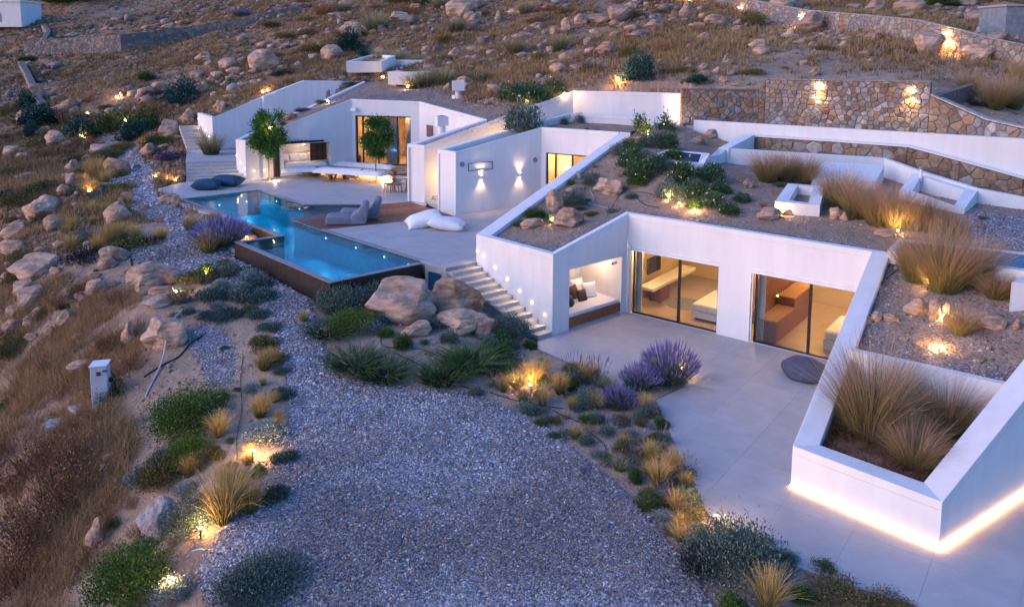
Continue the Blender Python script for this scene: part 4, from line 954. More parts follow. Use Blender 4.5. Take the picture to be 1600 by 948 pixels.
# drive between the long white wall and the stone walls
lw = [P(1084, 188, 6.52), P(1640, 219.5, 6.52)]
dr = [XY(P(1072, 198, 6.05)), XY(lw[0]) + Vector((0, .1)), XY(P(1640, 219.5, 6.52)), XY(WW[6]), XY(WW[5]), XY(WW[4]), XY(WW[3]), XY(WW[2]), XY(WW[1]), XY(WW[0])]
v, f = prism([(p.x, p.y) for p in dr], 5.2, 6.02); tag(mesh('drive', v, f, M['paving']), 'paved drive between the long white wall and the stone wall', kind='structure')
longw = thing('boundary_wall', 'long plain white wall below the tall stone wall', 'wall', (lw[0].x, lw[0].y, 6.0))
v, f, _ = strip_wall([(lw[0].x, lw[0].y, 5.4, 6.52), (lw[1].x, lw[1].y, 3.0, 6.52), (lw[1].x + 3, lw[1].y - 1.6, 3.0, 6.52)], .3); mesh('wall', v, f, W, longw)
# sunk court wall in orange stone under a white coping
lwa, lwb = on(lw[0], lw[1], 0, -.30), on(lw[0], lw[1], 30, -.30); oc = []
for x_, y_ in ((1176, 211.6), (1300, 219.5), (1418.7, 228), (1500, 250), (1600, 278), (1670, 294)):
    s_, z_ = facehit(x_, y_, lwa, lwb); oc.append(on(lwa, lwb, s_, 0, z_))
ow = stone_wall('stone_wall', 'orange stone wall of the sunken court under a thin white coping', [(p.x, p.y, p.z - 1.7, p.z - .06) for p in oc], .42, .3, seed=9, pal=(1, 4, 0, 3), wt=(4, 2, 3, 1))
v, f, _ = strip_wall([(p.x, p.y - .04, p.z - .056, p.z + .02) for p in oc], .3); mesh('coping', v, f, W, ow)
lwv = [Vector((p.x + .02, p.y + .22, 0)) for p in oc]
# white parapet in front of the sunken court
tp = [P(1123, 231.6, 5.62), P(1382, 247.5, 5.4), P(1437, 268, 5.1), P(1527, 295, 4.72), P(1680, 324, 4.4)]
tw = thing('court_parapet', 'white parapet in front of the sunken court with planter boxes against it', 'wall', (tp[0].x, tp[0].y, 4.7))
v, f, _ = strip_wall([(p.x, p.y, p.z - 1.3, p.z) for p in tp], .26); mesh('parapet', v, f, W, tw)
sb = [P(1165, 210, 6.02), P(1124, 231.0, 5.62)]
v, f, _ = strip_wall([(p.x, p.y, p.z - 1.4, p.z + .012) for p in sb], .45); mesh('side_beam', v, f, W, tw)
v, f = prism([(p.x, p.y) for p in (P(1108, 244.5, 5.42), P(1122, 232.5, 5.62), P(1136, 232.5, 5.6), P(1126, 241, 5.42))], 4.4, [5.4, 5.6, 5.6, 5.4]); mesh('side_beam', v, f, W, tw)
# trench floor
v, f = prism([(p.x, p.y) for p in [tp[0], tp[1], tp[2], tp[3], tp[4]] + oc[::-1]], 2.6, 3.4); tag(mesh('sunken_court', v, f, M['soil']), 'floor of the narrow sunken court', kind='structure')
def ring_box(name, label, px, ztop, th, depth, glass=None, cat='planter', par=None, bot=None):
    """open box with outer corners given as photo pixels+heights"""
    q = [P(x, y, z) for (x, y), z in zip(px, ztop)]
    a = sum(q[i - 1].x * q[i].y - q[i].x * q[i - 1].y for i in range(4))
    if a < 0: q = q[::-1]
    t = par or thing(name, label, cat, (q[0].x, q[0].y, q[0].z - depth))
    v, f, o = strip_wall([(p.x, p.y, p.z - depth, p.z) for p in q], th, closed=True); mesh('frame', v, f, W, t)
    zz = [p.z for p in q]
    if glass:
        mesh('pane', [(o[i].x, o[i].y, zz[i] - .03) for i in range(4)], [(0, 1, 2, 3)], glass, t)
    else: mesh('bed', [(o[i].x, o[i].y, zz[i] - (bot or depth * .7)) for i in range(4)], [(0, 1, 2, 3)], M['soil'], t)
    return t
M['skylight'] = mat('skylight_glass', (.02, .035, .06), .06, var=.1, spec=.8)
ring_box('light_well', 'small white open box sunk in the roof bed left of the tall grasses', [(1211, 315), (1231, 286.5), (1290, 291), (1281, 321)], (4.55, 4.75, 4.75, 4.5), .42, .5)
ring_box('light_well', 'white light well box joined to the court parapet at its bend', [(1405, 298), (1425, 271), (1528, 297), (1507, 327)], (4.62, 5.0, 4.66, 4.35), .42, .8, bot=.6)
q = [P(x, y, z) for x, y, z in ((1281, 252, 5.25), (1382, 258, 5.2), (1368, 284, 4.75), (1268, 279, 4.8))]; v, f = prism([(p.x, p.y) for p in q], 4.2, [p.z for p in q]); tag(mesh('sloping_slab', v, f, W), 'sloping white lid against the court parapet behind the grasses', 'skylight')
ring_box('skylight', 'flat skylight strip with dark glass at the head of the sloping bed', [(1387, 391), (1404, 372.5), (1690, 404), (1690, 437)], (3.97, 4.05, 4.25, 4.1), .26, .4, glass=M['skylight'], cat='skylight')
ring_box('skylight', 'square white roof light beside the oleander bushes', [(1003, 248), (1043, 233.5), (1109, 239.5), (1100, 256)], (5.35, 5.62, 5.62, 5.3), .3, .5, glass=M['skylight'], cat='skylight')
bx = P(1592, 446, 3.9); tag(mesh('roof_block', *prism([(p.x, p.y) for p in (P(1580, 447, 3.85), P(1610, 427, 3.95), P(1680, 436, 3.95), P(1670, 452, 3.85))], 3.0, 3.95), W), 'white block at the right edge beyond the big grass clump', 'block')
def rbox(label, px, py, w, h, dist, tw_=None, rz=.15, glass=True, d_=None, cat='skylight', name='roof_light'):
    c = PD(px, py + h, dist); s = w * dist / 1200; hh = h * dist / 1200; dd_ = d_ or s
    t = thing(name, label, cat, c); mesh('frame', *box((c.x, c.y, c.z - .4), (s, dd_, hh * .75 + .4), rz), W, t)
    if glass: mesh('pane', *box((c.x, c.y, c.z + hh * .75 + .003), (s * .5, dd_ * .55, .02), rz), M['skylight'], t)
    return t
rbox('white roof light with a dark pane on the far house roof', 641, 108, 56, 15, 57, rz=-.1)
rbox('pale low box at the hillside edge right of the open white box', 638, 90, 74, 14, 66, rz=-.15, d_=2.2)
ring_box('light_well', 'open white box among golden grass at the top of the far house roof', [(541, 96), (584, 85), (618, 87), (596, 96)], (8.95, 9.4, 9.4, 8.95), .3, .9, bot=.25)
vt = PD(716, 150, 50); t = thing('vent_pipe', 'square capped white vent on the far house roof', 'vent', vt)
mesh('vent_stack', *cyl((vt.x, vt.y, vt.z - .2), .2, .6, 14), W, t); mesh('vent_base', *cyl((vt.x, vt.y, vt.z - .3), .42, .35, 18), W, t); mesh('vent_cap', *box((vt.x, vt.y, vt.z + .35), (.78, .78, .62), .1), W, t)
vt = P(1439, 272, 5.1); t = thing('vent_pipe', 'short round vent standing on the court parapet', 'vent', vt); mesh('vent_stack', *cyl((vt.x, vt.y, vt.z - .3), .06, .5, 12), M['white_metal'], t); mesh('vent_cap', *cyl((vt.x, vt.y, vt.z + .2), .1, .09, 12), M['grey_metal'], t)
# ---- hillside walls
def on_terr(px, py, d, h):
    v = PD(px, py, d); g = float(bil(v.x, v.y)); return (v.x, v.y, g - .3, max(v.z, g + .25))
def hit_wall(rows):
    out = []
    for px, yt, yb in rows: p = hit(px, yb); out.append((p.x, p.y, p.z - .4, max(PD(px, yt, p.y).z, p.z + .3)))
    return out
hw = hit_wall(((1120, -8, 8), (1160, -2, 18), (1200, 7, 30), (1255, 17, 44), (1350, 25, 52), (1430, 33, 66), (1500, 49, 86), (1550, 62, 92), (1604, 73, 104), (1680, 84, 118)))
hwt = stone_wall('hillside_wall', 'long curving stone wall with small lamps crossing the upper hillside', hw, .34, .5, stuff=True, seed=12, pal=(2, 0, 1, 3), wt=(4, 3, 1, 2))
coping(hwt, [Vector((p[0], p[1], p[3])) for p in hw], .5, .08, STONES[3])
dw = hit_wall(((38, 66, 88), (80, 61, 87), (130, 59, 86), (190, 54, 82), (240, 49, 73), (300, 41, 60), (360, 31, 44), (430, 17, 27), (480, 5, 13)))
stone_wall('field_wall', 'old rubble field wall crossing the dry grass at the upper left', dw, .42, .6, stuff=True, seed=13, pal=(2, 0, 3), wt=(3, 2, 2))
dw = [on_terr(x, y, d, 1) for x, y, d in ((28, 86, 92), (38, 100, 88), (46, 122, 82), (54, 140, 77), (62, 160, 73))]
dw = [(a, b, c_, c_ + .3 + .85) for a, b, c_, e in dw]
stone_wall('field_wall', 'broken stone wall running downhill at the far left', dw, .4, .6, stuff=True, seed=14, pal=(2, 0, 3), wt=(3, 2, 2))
dw = [on_terr(x, y, d, 1) for x, y, d in ((48, 118, 84), (100, 117, 84), (150, 113, 85), (200, 108, 86))]; dw = [(a, b, c_, c_ + .3 + .4) for a, b, c_, e in dw]
stone_wall('field_wall', 'low line of stones under the rubble field wall', dw, .35, .5, stuff=True, seed=15, pal=(2, 0, 3), wt=(3, 2, 2))
dw = [on_terr(x, y, d, 1) for x, y, d in ((64, 22, 112), (72, 36, 107), (64, 50, 102))]; dw = [(a, b, c_, c_ + .3 + .9) for a, b, c_, e in dw]
stone_wall('field_wall', 'short stone wall end near the white hut', dw, .42, .5, stuff=True, seed=16, pal=(2, 0, 3), wt=(3, 2, 2))
# white hut top left and concrete shed top right
hb = PD(8, 37, 112); t = thing('white_hut', 'white hut with an arched recess at the top left corner', 'hut', (hb.x - 2.5, hb.y, hb.z))
mesh('wall', *box((hb.x - 1.5, hb.y + 2.6, hb.z - .5), (7.6, 5, 3.6), .0), W, t); mesh('roof', *box((hb.x - 1.5, hb.y + 2.6, hb.z + 3.101), (7.9, 5.3, .25), 0), W, t)
ar = []; n = 14
for y_ in (0,): 
    pts = [(hb.x - 1.6 + 1.1 * math.cos(math.pi * i / n), hb.y + .08, hb.z + 1.0 + 1.1 * math.sin(math.pi * i / n)) for i in range(n + 1)] + [(hb.x - 2.7, hb.y + .08, hb.z + .2), (hb.x - .5, hb.y + .08, hb.z + .2)]
    ar = pts
mesh('arch', ar, [tuple(range(len(ar)))], M['grey_metal'], t)
sb_ = PD(1566, 48, 52); t = thing('concrete_shed', 'small bare concrete shed at the top right', 'shed', sb_)
mesh('wall', *box((sb_.x + 2.0, sb_.y + 1.2, sb_.z - .6), (4.0, 3, 2.2), 0), mat('bare_concrete', (.22, .24, .27), .85, var=.2, scale=3), t)
mesh('roof', *box((sb_.x + 2.0, sb_.y + 1.2, sb_.z + 1.602), (4.2, 3.2, .12), 0), M['kerb'], t)
lg = PD(1532, 44.5, 52.5); tag(mesh('slab', *box((lg.x + .7, lg.y, lg.z - .3), (1.7, .4, .4), 0), M['kerb']), 'pale slab lying left of the concrete shed', 'slab')
# ------------------------------------------------------------------ rocks
def rock_mesh(seed, sub=3, cuts=11, flat=.7, name='rock'):
    rs = random.Random(seed); bm = bmesh.new(); bmesh.ops.create_icosphere(bm, subdivisions=sub, radius=1)
    pl_ = []
    for _ in range(cuts):
        n = Vector((rs.gauss(0, 1), rs.gauss(0, 1), rs.gauss(0, 1))).normalized(); pl_.append((n, rs.uniform(.55, .85)))
    so = Vector((seed * 3.1, seed * 1.7, 0))
    for v in bm.verts:
        for n, d in pl_:
            k = v.co.dot(n)
            if k > d: v.co -= n * (k - d) * .93
        u = v.co.normalized()
        v.co += u * (noise.noise(u * 1.6 + so) * .16 + noise.noise(u * 5 + so) * .045 + noise.noise(u * 12 + so) * .015)
        v.co.z *= flat
    me = bpy.data.meshes.new(name); bm.to_mesh(me); bm.free()
    zs = [v.co.z for v in me.vertices]; xs = [v.co.x for v in me.vertices]; ys = [v.co.y for v in me.vertices]
    sx, sy, sz = 1 / (max(xs) - min(xs)), 1 / (max(ys) - min(ys)), 1 / (max(zs) - min(zs)); z0 = min(zs)
    for v in me.vertices: v.co = (v.co.x * sx, v.co.y * sy, (v.co.z - z0) * sz)
    return me
ROCKS = {}
for k in range(7):
    for nm in ('rock', 'rock_grey'):
        if nm == 'rock': me = rock_mesh(k + 1)
        else: me = ROCKS[('rock', k)].copy()
        me.materials.append(M[nm]); ROCKS[(nm, k)] = me
HI = {}
def put_rock(px, py, w, h, label, kind='rock', group=None, k=None, rz=None, deep=.25, hires=False, tilt=0, base=None, name='rock'):
    """px,py = centre of the rock in the photo, w,h its size there"""
    p = hit(px, py + h * .42) if base is None else P(px, py + h * .42, base)
    s = p.y / 1200; k = random.randrange(7) if k is None else k
    if hires:
        me = HI.get(k) or rock_mesh(k + 31, 5, 13); HI[k] = me
        if not me.materials: me.materials.append(M[kind])
        elif me.materials[0] != M[kind]: me = me.copy(); me.materials[0] = M[kind]
    else: me = ROCKS[(kind, k)]
    o = bpy.data.objects.new(name, me); C.objects.link(o)
    W_, H_ = w * s, h * s; H_ *= 1.02
    o.scale = (W_, W_ * .7, H_ * (1 + deep)); o.rotation_euler = (tilt, random.uniform(-.12, .12), random.uniform(-.5, .5) if rz is None else rz)
    o.location = (p.x, p.y + W_ * .3, p.z - H_ * deep); return tag(o, label, 'rock', group)

DUP = {}
def uniq_labels():
    for lb, os_ in DUP.items():
        if len(os_) < 2: continue
        os_.sort(key=lambda o: proj(o.location)[0]); n = len(os_); nm = ('first', 'second', 'third', 'fourth', 'fifth', 'sixth', 'seventh', 'eighth', 'ninth', 'tenth')
        for i, o in enumerate(os_): o['label'] = ('leftmost ' if i == 0 else 'rightmost ' if i == n - 1 else (nm[i] if i < 10 else 'later') + '-from-left ') .replace('-from-left ', ' from left ') + lb
def place_word(px, py):
    for (x0, y0, x1, y1, wd) in PLACES:
        if x0 <= px < x1 and y0 <= py < y1: return wd
    return 'on the hillside'
PLACES = [(0, 0, 440, 125, 'in the dry field at the upper left'), (270, 95, 470, 190, 'on the stony bank above the white retaining wall'), (0, 120, 270, 240, 'on the bushy slope left of the hill steps'), (250, 180, 290, 300, 'beside the hill steps'),
          (440, 0, 600, 110, 'in dry grass uphill of the far house'), (600, 0, 720, 60, 'high above the far house roof lights'), (720, 0, 870, 90, 'in the golden grass above the vent'), (560, 60, 870, 200, 'on or behind the far house roof'),
          (870, 0, 1010, 60, 'on the upper hill above the teal shrub'), (870, 60, 1010, 135, 'in dry grass just behind the white box court'), (1010, 0, 1200, 60, 'below the left end of the curving hillside wall'), (1010, 60, 1200, 140, 'above the ochre stone wall'),
          (1200, 0, 1600, 30, 'uphill of the curving hillside wall'), (1200, 30, 1400, 125, 'between the curving wall and the lamp-lit stone wall'), (1400, 30, 1600, 200, 'on the bank at the upper right'), (1060, 200, 1140, 240, 'behind the square roof light'),
          (0, 230, 160, 340, 'on the left slope beside the golden grass row'), (0, 340, 130, 470, 'on the rocky left shoulder'), (130, 340, 300, 500, 'beside the gravel bend at the left'), (0, 470, 180, 570, 'on the grassy drop at the left edge'),
          (180, 480, 300, 600, 'above the grey electric box'), (0, 570, 300, 760, 'on the slope around the electric box'), (0, 760, 400, 948, 'in the lower left corner'), (1330, 470, 1600, 610, 'on the sloping bed above the wedge planter')]
named_rocks = [
 (628, 478, 114, 64, 'massive pinkish boulder beside the pool corner, left of two', 'rock', 1, 1), (716, 474, 100, 62, 'massive slanted boulder leaning beside the garden stairs, right of two', 'rock', 2, 1),
 (648, 520, 54, 22, 'pale flat rock under the left massive boulder', 'rock', 3, 0), (722, 512, 96, 34, 'broad flat slab under the right massive boulder', 'rock', 4, 1), (757, 520, 26, 30, 'blue-grey rock end beside the garden stairs', 'rock_grey', 2, 0),
 (236, 827, 84, 80, 'large blue-grey boulder beside the lower left shrubs', 'rock_grey', 3, 1), (143, 842, 30, 56, 'pale leaning rock left of the large blue-grey boulder', 'rock', 5, 0),
 (230, 441, 90, 46, 'big pink layered boulder lit by a lamp at the gravel bend', 'rock', 4, 1), (252, 462, 46, 20, 'orange lit rock wedged under the big layered boulder', 'rock', 2, 0), (242, 478, 56, 16, 'flat rock at the foot of the layered boulder', 'rock', 6, 0),
 (252, 534, 78, 50, 'long pink boulder crossed by the grey cable', 'rock', 0, 1), (198, 526, 26, 40, 'upright pale stone in the brown grass', 'rock_grey', 5, 0),
 (48, 424, 84, 38, 'long low boulder partly under a dark cushion bush', 'rock', 1, 1), (50, 333, 74, 44, 'broad rough boulder on the left shoulder', 'rock', 3, 1), (78, 352, 30, 26, 'small pale boulder below the broad rough one', 'rock_grey', 1, 0), (20, 364, 58, 30, 'flat grey boulder touching the left edge', 'rock_grey', 6, 0),
 (15, 392, 44, 26, 'reddish boulder on the left edge under the flat one', 'rock', 2, 0), (50, 468, 50, 34, 'squarish pink block below the long low boulder', 'rock', 4, 0), (50, 500, 36, 30, 'cracked pink rock over the grassy drop', 'rock', 5, 0), (100, 505, 34, 28, 'round pink rock over the grassy drop', 'rock', 6, 0), (20, 518, 34, 24, 'grey split rock at the left edge', 'rock_grey', 0, 0),
 (98, 302, 24, 22, 'tan rock under the golden grass row', 'rock', 0, 0), (110, 283, 18, 22, 'dark edged rock beside the golden grass', 'rock', 4, 0), (108, 262, 26, 22, 'tan rock above the golden grass row', 'rock', 5, 0), (262, 314, 32, 16, 'tan rock touching the far pool corner', 'rock', 1, 0), (274, 316, 14, 20, 'dark upright rock against the far pool corner', 'rock_grey', 2, 0),
 (954, 298, 50, 28, 'pale smooth boulder alone on the sandy roof bed', 'rock', 5, 1), (893, 343, 52, 30, 'tan boulder beside the roof lamp near the parapet', 'rock', 2, 1), (869, 317, 30, 36, 'upright pointed boulder on the roof bed', 'rock', 4, 1), (897, 299, 38, 15, 'low tan rock behind the pointed boulder', 'rock', 3, 0), (834, 352, 42, 14, 'long pale rock at the front of the roof bed', 'rock', 0, 0),
 (1172, 289, 20, 14, 'small tan rock near the end of the oleander row', 'rock', 1, 0), (1158, 284, 12, 8, 'tiny pale rock near the end of the oleander row', 'rock', 2, 0), (1207, 337, 50, 18, 'flattish rock with a glowing lamp on its right end', 'rock', 6, 0), (1232, 333, 28, 11, 'dark rock beside the glowing lamp on the roof', 'rock_grey', 3, 0), (1307, 337, 18, 20, 'stubby tan rock in front of the tall grasses', 'rock', 4, 0), (1321, 340, 13, 14, 'small rock beside the stubby tan one', 'rock', 5, 0),
 (1390, 368, 34, 13, 'rock glowing from a lamp at the skylight strip', 'rock', 2, 0), (1535, 355, 14, 9, 'pale pointed stone in the far gravel', 'rock', 1, 0),
 (1434, 489, 36, 30, 'angular tan rock on the sloping bed', 'rock', 5, 0), (1462, 492, 18, 36, 'tall pale slab rock lit on its right edge', 'rock_grey', 4, 0), (1480, 484, 11, 20, 'narrow rock right of the tall pale slab', 'rock', 3, 0), (1481, 508, 11, 20, 'narrow lit rock above the stake lamp', 'rock', 2, 0), (1356, 502, 20, 13, 'small tan rock by the white hose', 'rock', 1, 0), (1373, 498, 22, 17, 'greyish rock by the white hose', 'rock_grey', 6, 0), (1396, 503, 26, 13, 'low brown rock on the sloping bed', 'rock', 0, 0),
 (1556, 514, 40, 24, 'dark grey rock right of the small grass clump', 'rock_grey', 2, 0), (1592, 512, 18, 18, 'tan rock at the right edge', 'rock', 3, 0), (1437, 541, 15, 9, 'flat little stone above the planter wall', 'rock_grey', 1, 0), (1535, 567, 18, 8, 'flat orange stone near the planter corner', 'rock', 4, 0),
 (1093, 222, 30, 14, 'blue-grey slab rock behind the square roof light', 'rock_grey', 5, 0), (1113, 212, 28, 14, 'pink rock behind the blue-grey slab', 'rock', 6, 0), (165, 415, 32, 20, 'pale rock under the right of the dark cushion bush', 'rock_grey', 4, 0),
 (291, 186, 28, 26, 'big round boulder at the top of the hill steps', 'rock', 3, 1), (264, 205, 34, 30, 'big tan boulder left of the hill steps', 'rock', 1, 1), (342, 168, 24, 18, 'squarish boulder just above the white retaining wall', 'rock', 5, 1), (57, 150, 24, 28, 'tall pink boulder on the left stone wall', 'rock', 2, 0), (31, 192, 18, 26, 'slanted pink stone among dark bushes', 'rock', 0, 0),
 (947, 77, 32, 21, 'bright pyramid shaped rock on the upper hill', 'rock', 3, 1), (942, 30, 58, 15, 'long flat outcrop on the upper hill', 'rock', 1, 0), (1075, 18, 22, 26, 'upright tan boulder under the lamp at the top', 'rock', 5, 0), (625, 27, 38, 16, 'big flat slab rock high on the hill', 'rock', 6, 1), (711, 37, 18, 16, 'white faced rock high on the hill', 'rock_grey', 2, 0), (779, 32, 12, 20, 'upright white rock high on the hill', 'rock_grey', 5, 0),
 (727, 131, 34, 20, 'round boulder behind the square vent', 'rock', 2, 1), (640, 520, 1, 1, '', '', 0, 0)]
for (px, py, w_, h_, lb, kd, k, hi) in named_rocks:
    if not lb: continue
    bs = {'massive': .0}.get(lb.split()[0]); 
    o = put_rock(px, py, w_, h_, lb, kd, k=k % 5 if hi else k, hires=bool(hi), name='boulder' if w_ > 40 else 'rock')
hill = [(732, 8, 40, 16), (732, 26, 26, 13), (761, 66, 18, 14), (594, 80, 18, 9), (665, 78, 15, 9), (708, 88, 22, 20), (555, 12, 13, 8), (595, 46, 13, 10), (524, 24, 32, 9), (672, 107, 26, 10), (608, 109, 28, 12), (698, 137, 14, 12), (772, 141, 20, 9), (464, 101, 14, 9), (450, 184, 22, 12), (630, 130, 15, 10),
 (885, 41, 17, 20), (908, 34, 22, 18), (1025, 39, 38, 14), (1090, 42, 28, 10), (1120, 33, 34, 17), (1157, 48, 24, 13), (1155, 36, 16, 10), (964, 56, 22, 8), (865, 49, 12, 14), (846, 74, 16, 13), (862, 80, 16, 10), (885, 91, 22, 13), (868, 98, 24, 10), (872, 108, 26, 15), (902, 106, 22, 8), (925, 80, 22, 9), (815, 60, 36, 16), (920, 68, 18, 13),
 (1075, 96, 15, 11), (1100, 106, 17, 11), (1092, 96, 12, 9), (1122, 112, 18, 11), (1134, 95, 10, 14), (1102, 118, 20, 10), (1107, 128, 28, 9), (1131, 127, 13, 10), (1078, 106, 18, 10), (1145, 116, 18, 8), (1190, 82, 26, 13), (1158, 134, 30, 8), (855, 12, 24, 10), (835, 30, 30, 10), (1254, 66, 24, 10), (1272, 71, 14, 9), (1321, 71, 20, 12),
 (1325, 62, 22, 9), (1276, 114, 20, 15), (1261, 99, 18, 8), (1302, 59, 18, 9), (1425, 24, 28, 11), (1430, 10, 50, 20), (1375, 14, 30, 11), (1340, 12, 26, 10), (1510, 6, 40, 12), (1362, 96, 22, 9), (1532, 91, 24, 9), (1203, 80, 12, 8), (1450, 80, 14, 8), (270, 219, 24, 12), (172, 177, 22, 14), (115, 179, 18, 12), (66, 207, 20, 14), (307, 120, 24, 12), (312, 140, 26, 16),
 (358, 153, 26, 8), (245, 135, 22, 10), (325, 100, 16, 9), (357, 96, 22, 9), (337, 118, 22, 9), (362, 112, 24, 12), (360, 122, 22, 8), (396, 131, 14, 9), (335, 150, 16, 10), (152, 229, 18, 8), (135, 228, 14, 11), (102, 228, 24, 10), (105, 212, 18, 9), (255, 231, 22, 9), (165, 47, 18, 7), (380, 96, 18, 9), (410, 104, 20, 9), (395, 112, 18, 10), (375, 135, 20, 10), (350, 135, 18, 9), (420, 118, 16, 8), (330, 128, 18, 9), (440, 108, 14, 7),
 (132, 248, 18, 9), (118, 322, 16, 8), (248, 268, 14, 9), (283, 271, 16, 8), (45, 508, 30, 18), (125, 577, 50, 16), (48, 532, 26, 12), (265, 495, 26, 12), (172, 722, 26, 12), (160, 740, 18, 12), (20, 490, 26, 18), (75, 520, 22, 14), (120, 530, 18, 12), (5, 440, 26, 20), (140, 390, 18, 10), (128, 372, 20, 10), (90, 385, 26, 12), (60, 395, 22, 10), (150, 545, 20, 9),
 (1547, 549, 10, 7), (1415, 531, 16, 6), (50, 60, 20, 7), (110, 56, 24, 7), (230, 44, 26, 8), (260, 42, 22, 8), (285, 36, 22, 7), (70, 62, 26, 6), (800, 18, 18, 9), (690, 8, 18, 8), (650, 12, 20, 9), (570, 24, 14, 7), (480, 45, 16, 7), (500, 10, 16, 7), (770, 90, 22, 10), (790, 105, 24, 9), (750, 108, 18, 8), (815, 90, 18, 9), (985, 12, 22, 10), (1005, 24, 24, 9), (1040, 12, 20, 9), (965, 42, 20, 8), (990, 45, 26, 9), (1050, 32, 20, 8), (1010, 55, 18, 7), (930, 52, 18, 8)]
SZ = lambda w_, i: ('sizeable', 'medium', 'small')[0 if w_ >= 26 else 1 if w_ >= 18 else 2]
for i, (px, py, w_, h_) in enumerate(hill):
    kd = 'rock_grey' if random.random() < .42 else 'rock'
    sh = 'flat' if h_ < w_ * .48 else 'blocky' if h_ > w_ * .75 else 'rounded'
    lb = f"{SZ(w_, i)} {sh} {'grey' if kd == 'rock_grey' else 'pinkish'} rock {place_word(px, py)}"
    DUP.setdefault(lb, []).append(put_rock(px, py, w_, h_, lb, kd, group='rocks scattered over the slopes'))
rr = random.Random(5)
for i in range(105):
    while True:
        px, py = rr.uniform(270, 1600), rr.uniform(4, 128) ** 1.0
        if px < 470 and py < 60: continue
        if rr.random() < .25: px, py = rr.uniform(0, 230), rr.uniform(140, 470)
        if fbm([px], [py], .012, 77, 3)[0] > -.25 and not (1075 < px < 1600 and py > 112) and not (560 < px < 870 and py > 85) and not (860 < px < 1075 and py > 122): break
    w_ = rr.choice((12, 15, 18, 22, 28, 36, 48)); h_ = w_ * rr.uniform(.35, .8); kd = 'rock_grey' if rr.random() < .42 else 'rock'; sh = 'flat' if h_ < w_ * .48 else 'blocky' if h_ > w_ * .7 else 'rounded'
    lb = f"{SZ(w_, i)} {sh} {'grey' if kd == 'rock_grey' else 'pinkish'} rock {place_word(px, py)}"
    DUP.setdefault(lb, []).append(put_rock(px, py, w_, h_, lb, kd, group='rocks scattered over the slopes', deep=.15))
uniq_labels()
# smaller stones nobody would count
def pebble_mesh(name, pos, size, cols, flatn=.6):
    n = len(pos); base = np.array([[1, 0, -.2], [0, 1, -.2], [-1, 0, -.2], [0, -1, -.2], [0, 0, .9]], float)
    V = base[None] * (1 + rng.uniform(-.35, .35, (n, 5, 1))); ax = rng.uniform(.7, 1.3, (n, 1, 3)); ax[..., 2] *= flatn; V = V * ax
    th = rng.uniform(0, 2 * np.pi, n); c_, s_ = np.cos(th), np.sin(th); x = V[..., 0] * c_[:, None] - V[..., 1] * s_[:, None]; y = V[..., 0] * s_[:, None] + V[..., 1] * c_[:, None]
    tl = rng.uniform(-.5, .5, (n, 1)); z = V[..., 2] + x * tl
    V = np.stack([x, y, z], -1) * size[:, None, None] + pos[:, None, :]
    Fb = np.array([[0, 1, 4], [1, 2, 4], [2, 3, 4], [3, 0, 4]]); base_ = None
    Fc = (Fb[None] + (np.arange(n) * 5)[:, None, None]).reshape(-1, 3)
    return npmesh(name, V.reshape(-1, 3), Fc, np.repeat(cols, 5, 0))
def rand_cols(n, pal, v=.25):
    c = np.array(pal)[rng.integers(0, len(pal), n)]; return np.clip(c * (1 + rng.uniform(-v, v, (n, 1))), 0, 1)
GR = [(.26, .27, .33), (.14, .155, .22), (.40, .39, .40), (.34, .26, .21), (.22, .17, .145), (.08, .085, .10), (.62, .60, .58), (.20, .215, .27), (.30, .285, .29), (.12, .11, .11), (.38, .29, .22)]
BR = [(.30, .22, .16), (.36, .28, .21), (.22, .17, .14), (.3, .28, .28)]
gp_ = np.array([(p.x, p.y) for p in gravel_poly]); lo, hi_ = gp_.min(0), gp_.max(0)
def sample_poly(poly, n, dens=None):
    a = np.array([(p[0], p[1]) for p in poly]); lo, hi_ = a.min(0), a.max(0); out = []
    tot = 0
    while tot < n:
        q = rng.uniform(lo, hi_, (n * 2, 2)); k = inpoly(q[:, 0], q[:, 1], poly)
        if dens is not None: k &= rng.uniform(0, 1, len(q)) < dens(q[:, 0], q[:, 1])
        q = q[k]; out.append(q); tot += len(q)
    return np.concatenate(out)[:n]
g1 = sample_poly(gravel_poly, 150000, lambda x, y: np.clip((22 / np.maximum(y, 10)) ** 2.2 * .35, .015, 1) * np.clip(fbm(x, y, .5, 21) * 1.2 + .95, .35, 1))
g1 = g1 + rng.normal(0, .05, g1.shape); z = bil(g1[:, 0], g1[:, 1]) + .042; sz = rng.uniform(.016, .042, len(g1)) * rng.choice([1, 1, 1, 1.35], len(g1)) * np.clip(g1[:, 1] / 20, .85, 2.4)
gc = rand_cols(len(g1), GR); pm_ = np.clip(.5 + fbm(g1[:, 0], g1[:, 1], .35, 71, 4) * 1.5, 0, 1)[:, None]; gc = gc * (.80 + .42 * pm_) * (1 - (1 - pm_) * np.array([0, .06, .14]))
tag(link('gravel', pebble_mesh('gravel', np.c_[g1, z], sz, gc), None, M['pebble']), 'loose blue-grey and tan gravel on the path', kind='stuff')
strewn_later = True
q = sample_poly(_patch, 5200); q = q + rng.normal(0, .12, q.shape); tag(link('gravel', pebble_mesh('gravel', np.c_[q, bil(q[:, 0], q[:, 1]) + .01], rng.uniform(.016, .04, len(q)), rand_cols(len(q), GR)), None, M['pebble']), 'small spill of grey gravel left of the main path', kind='stuff')
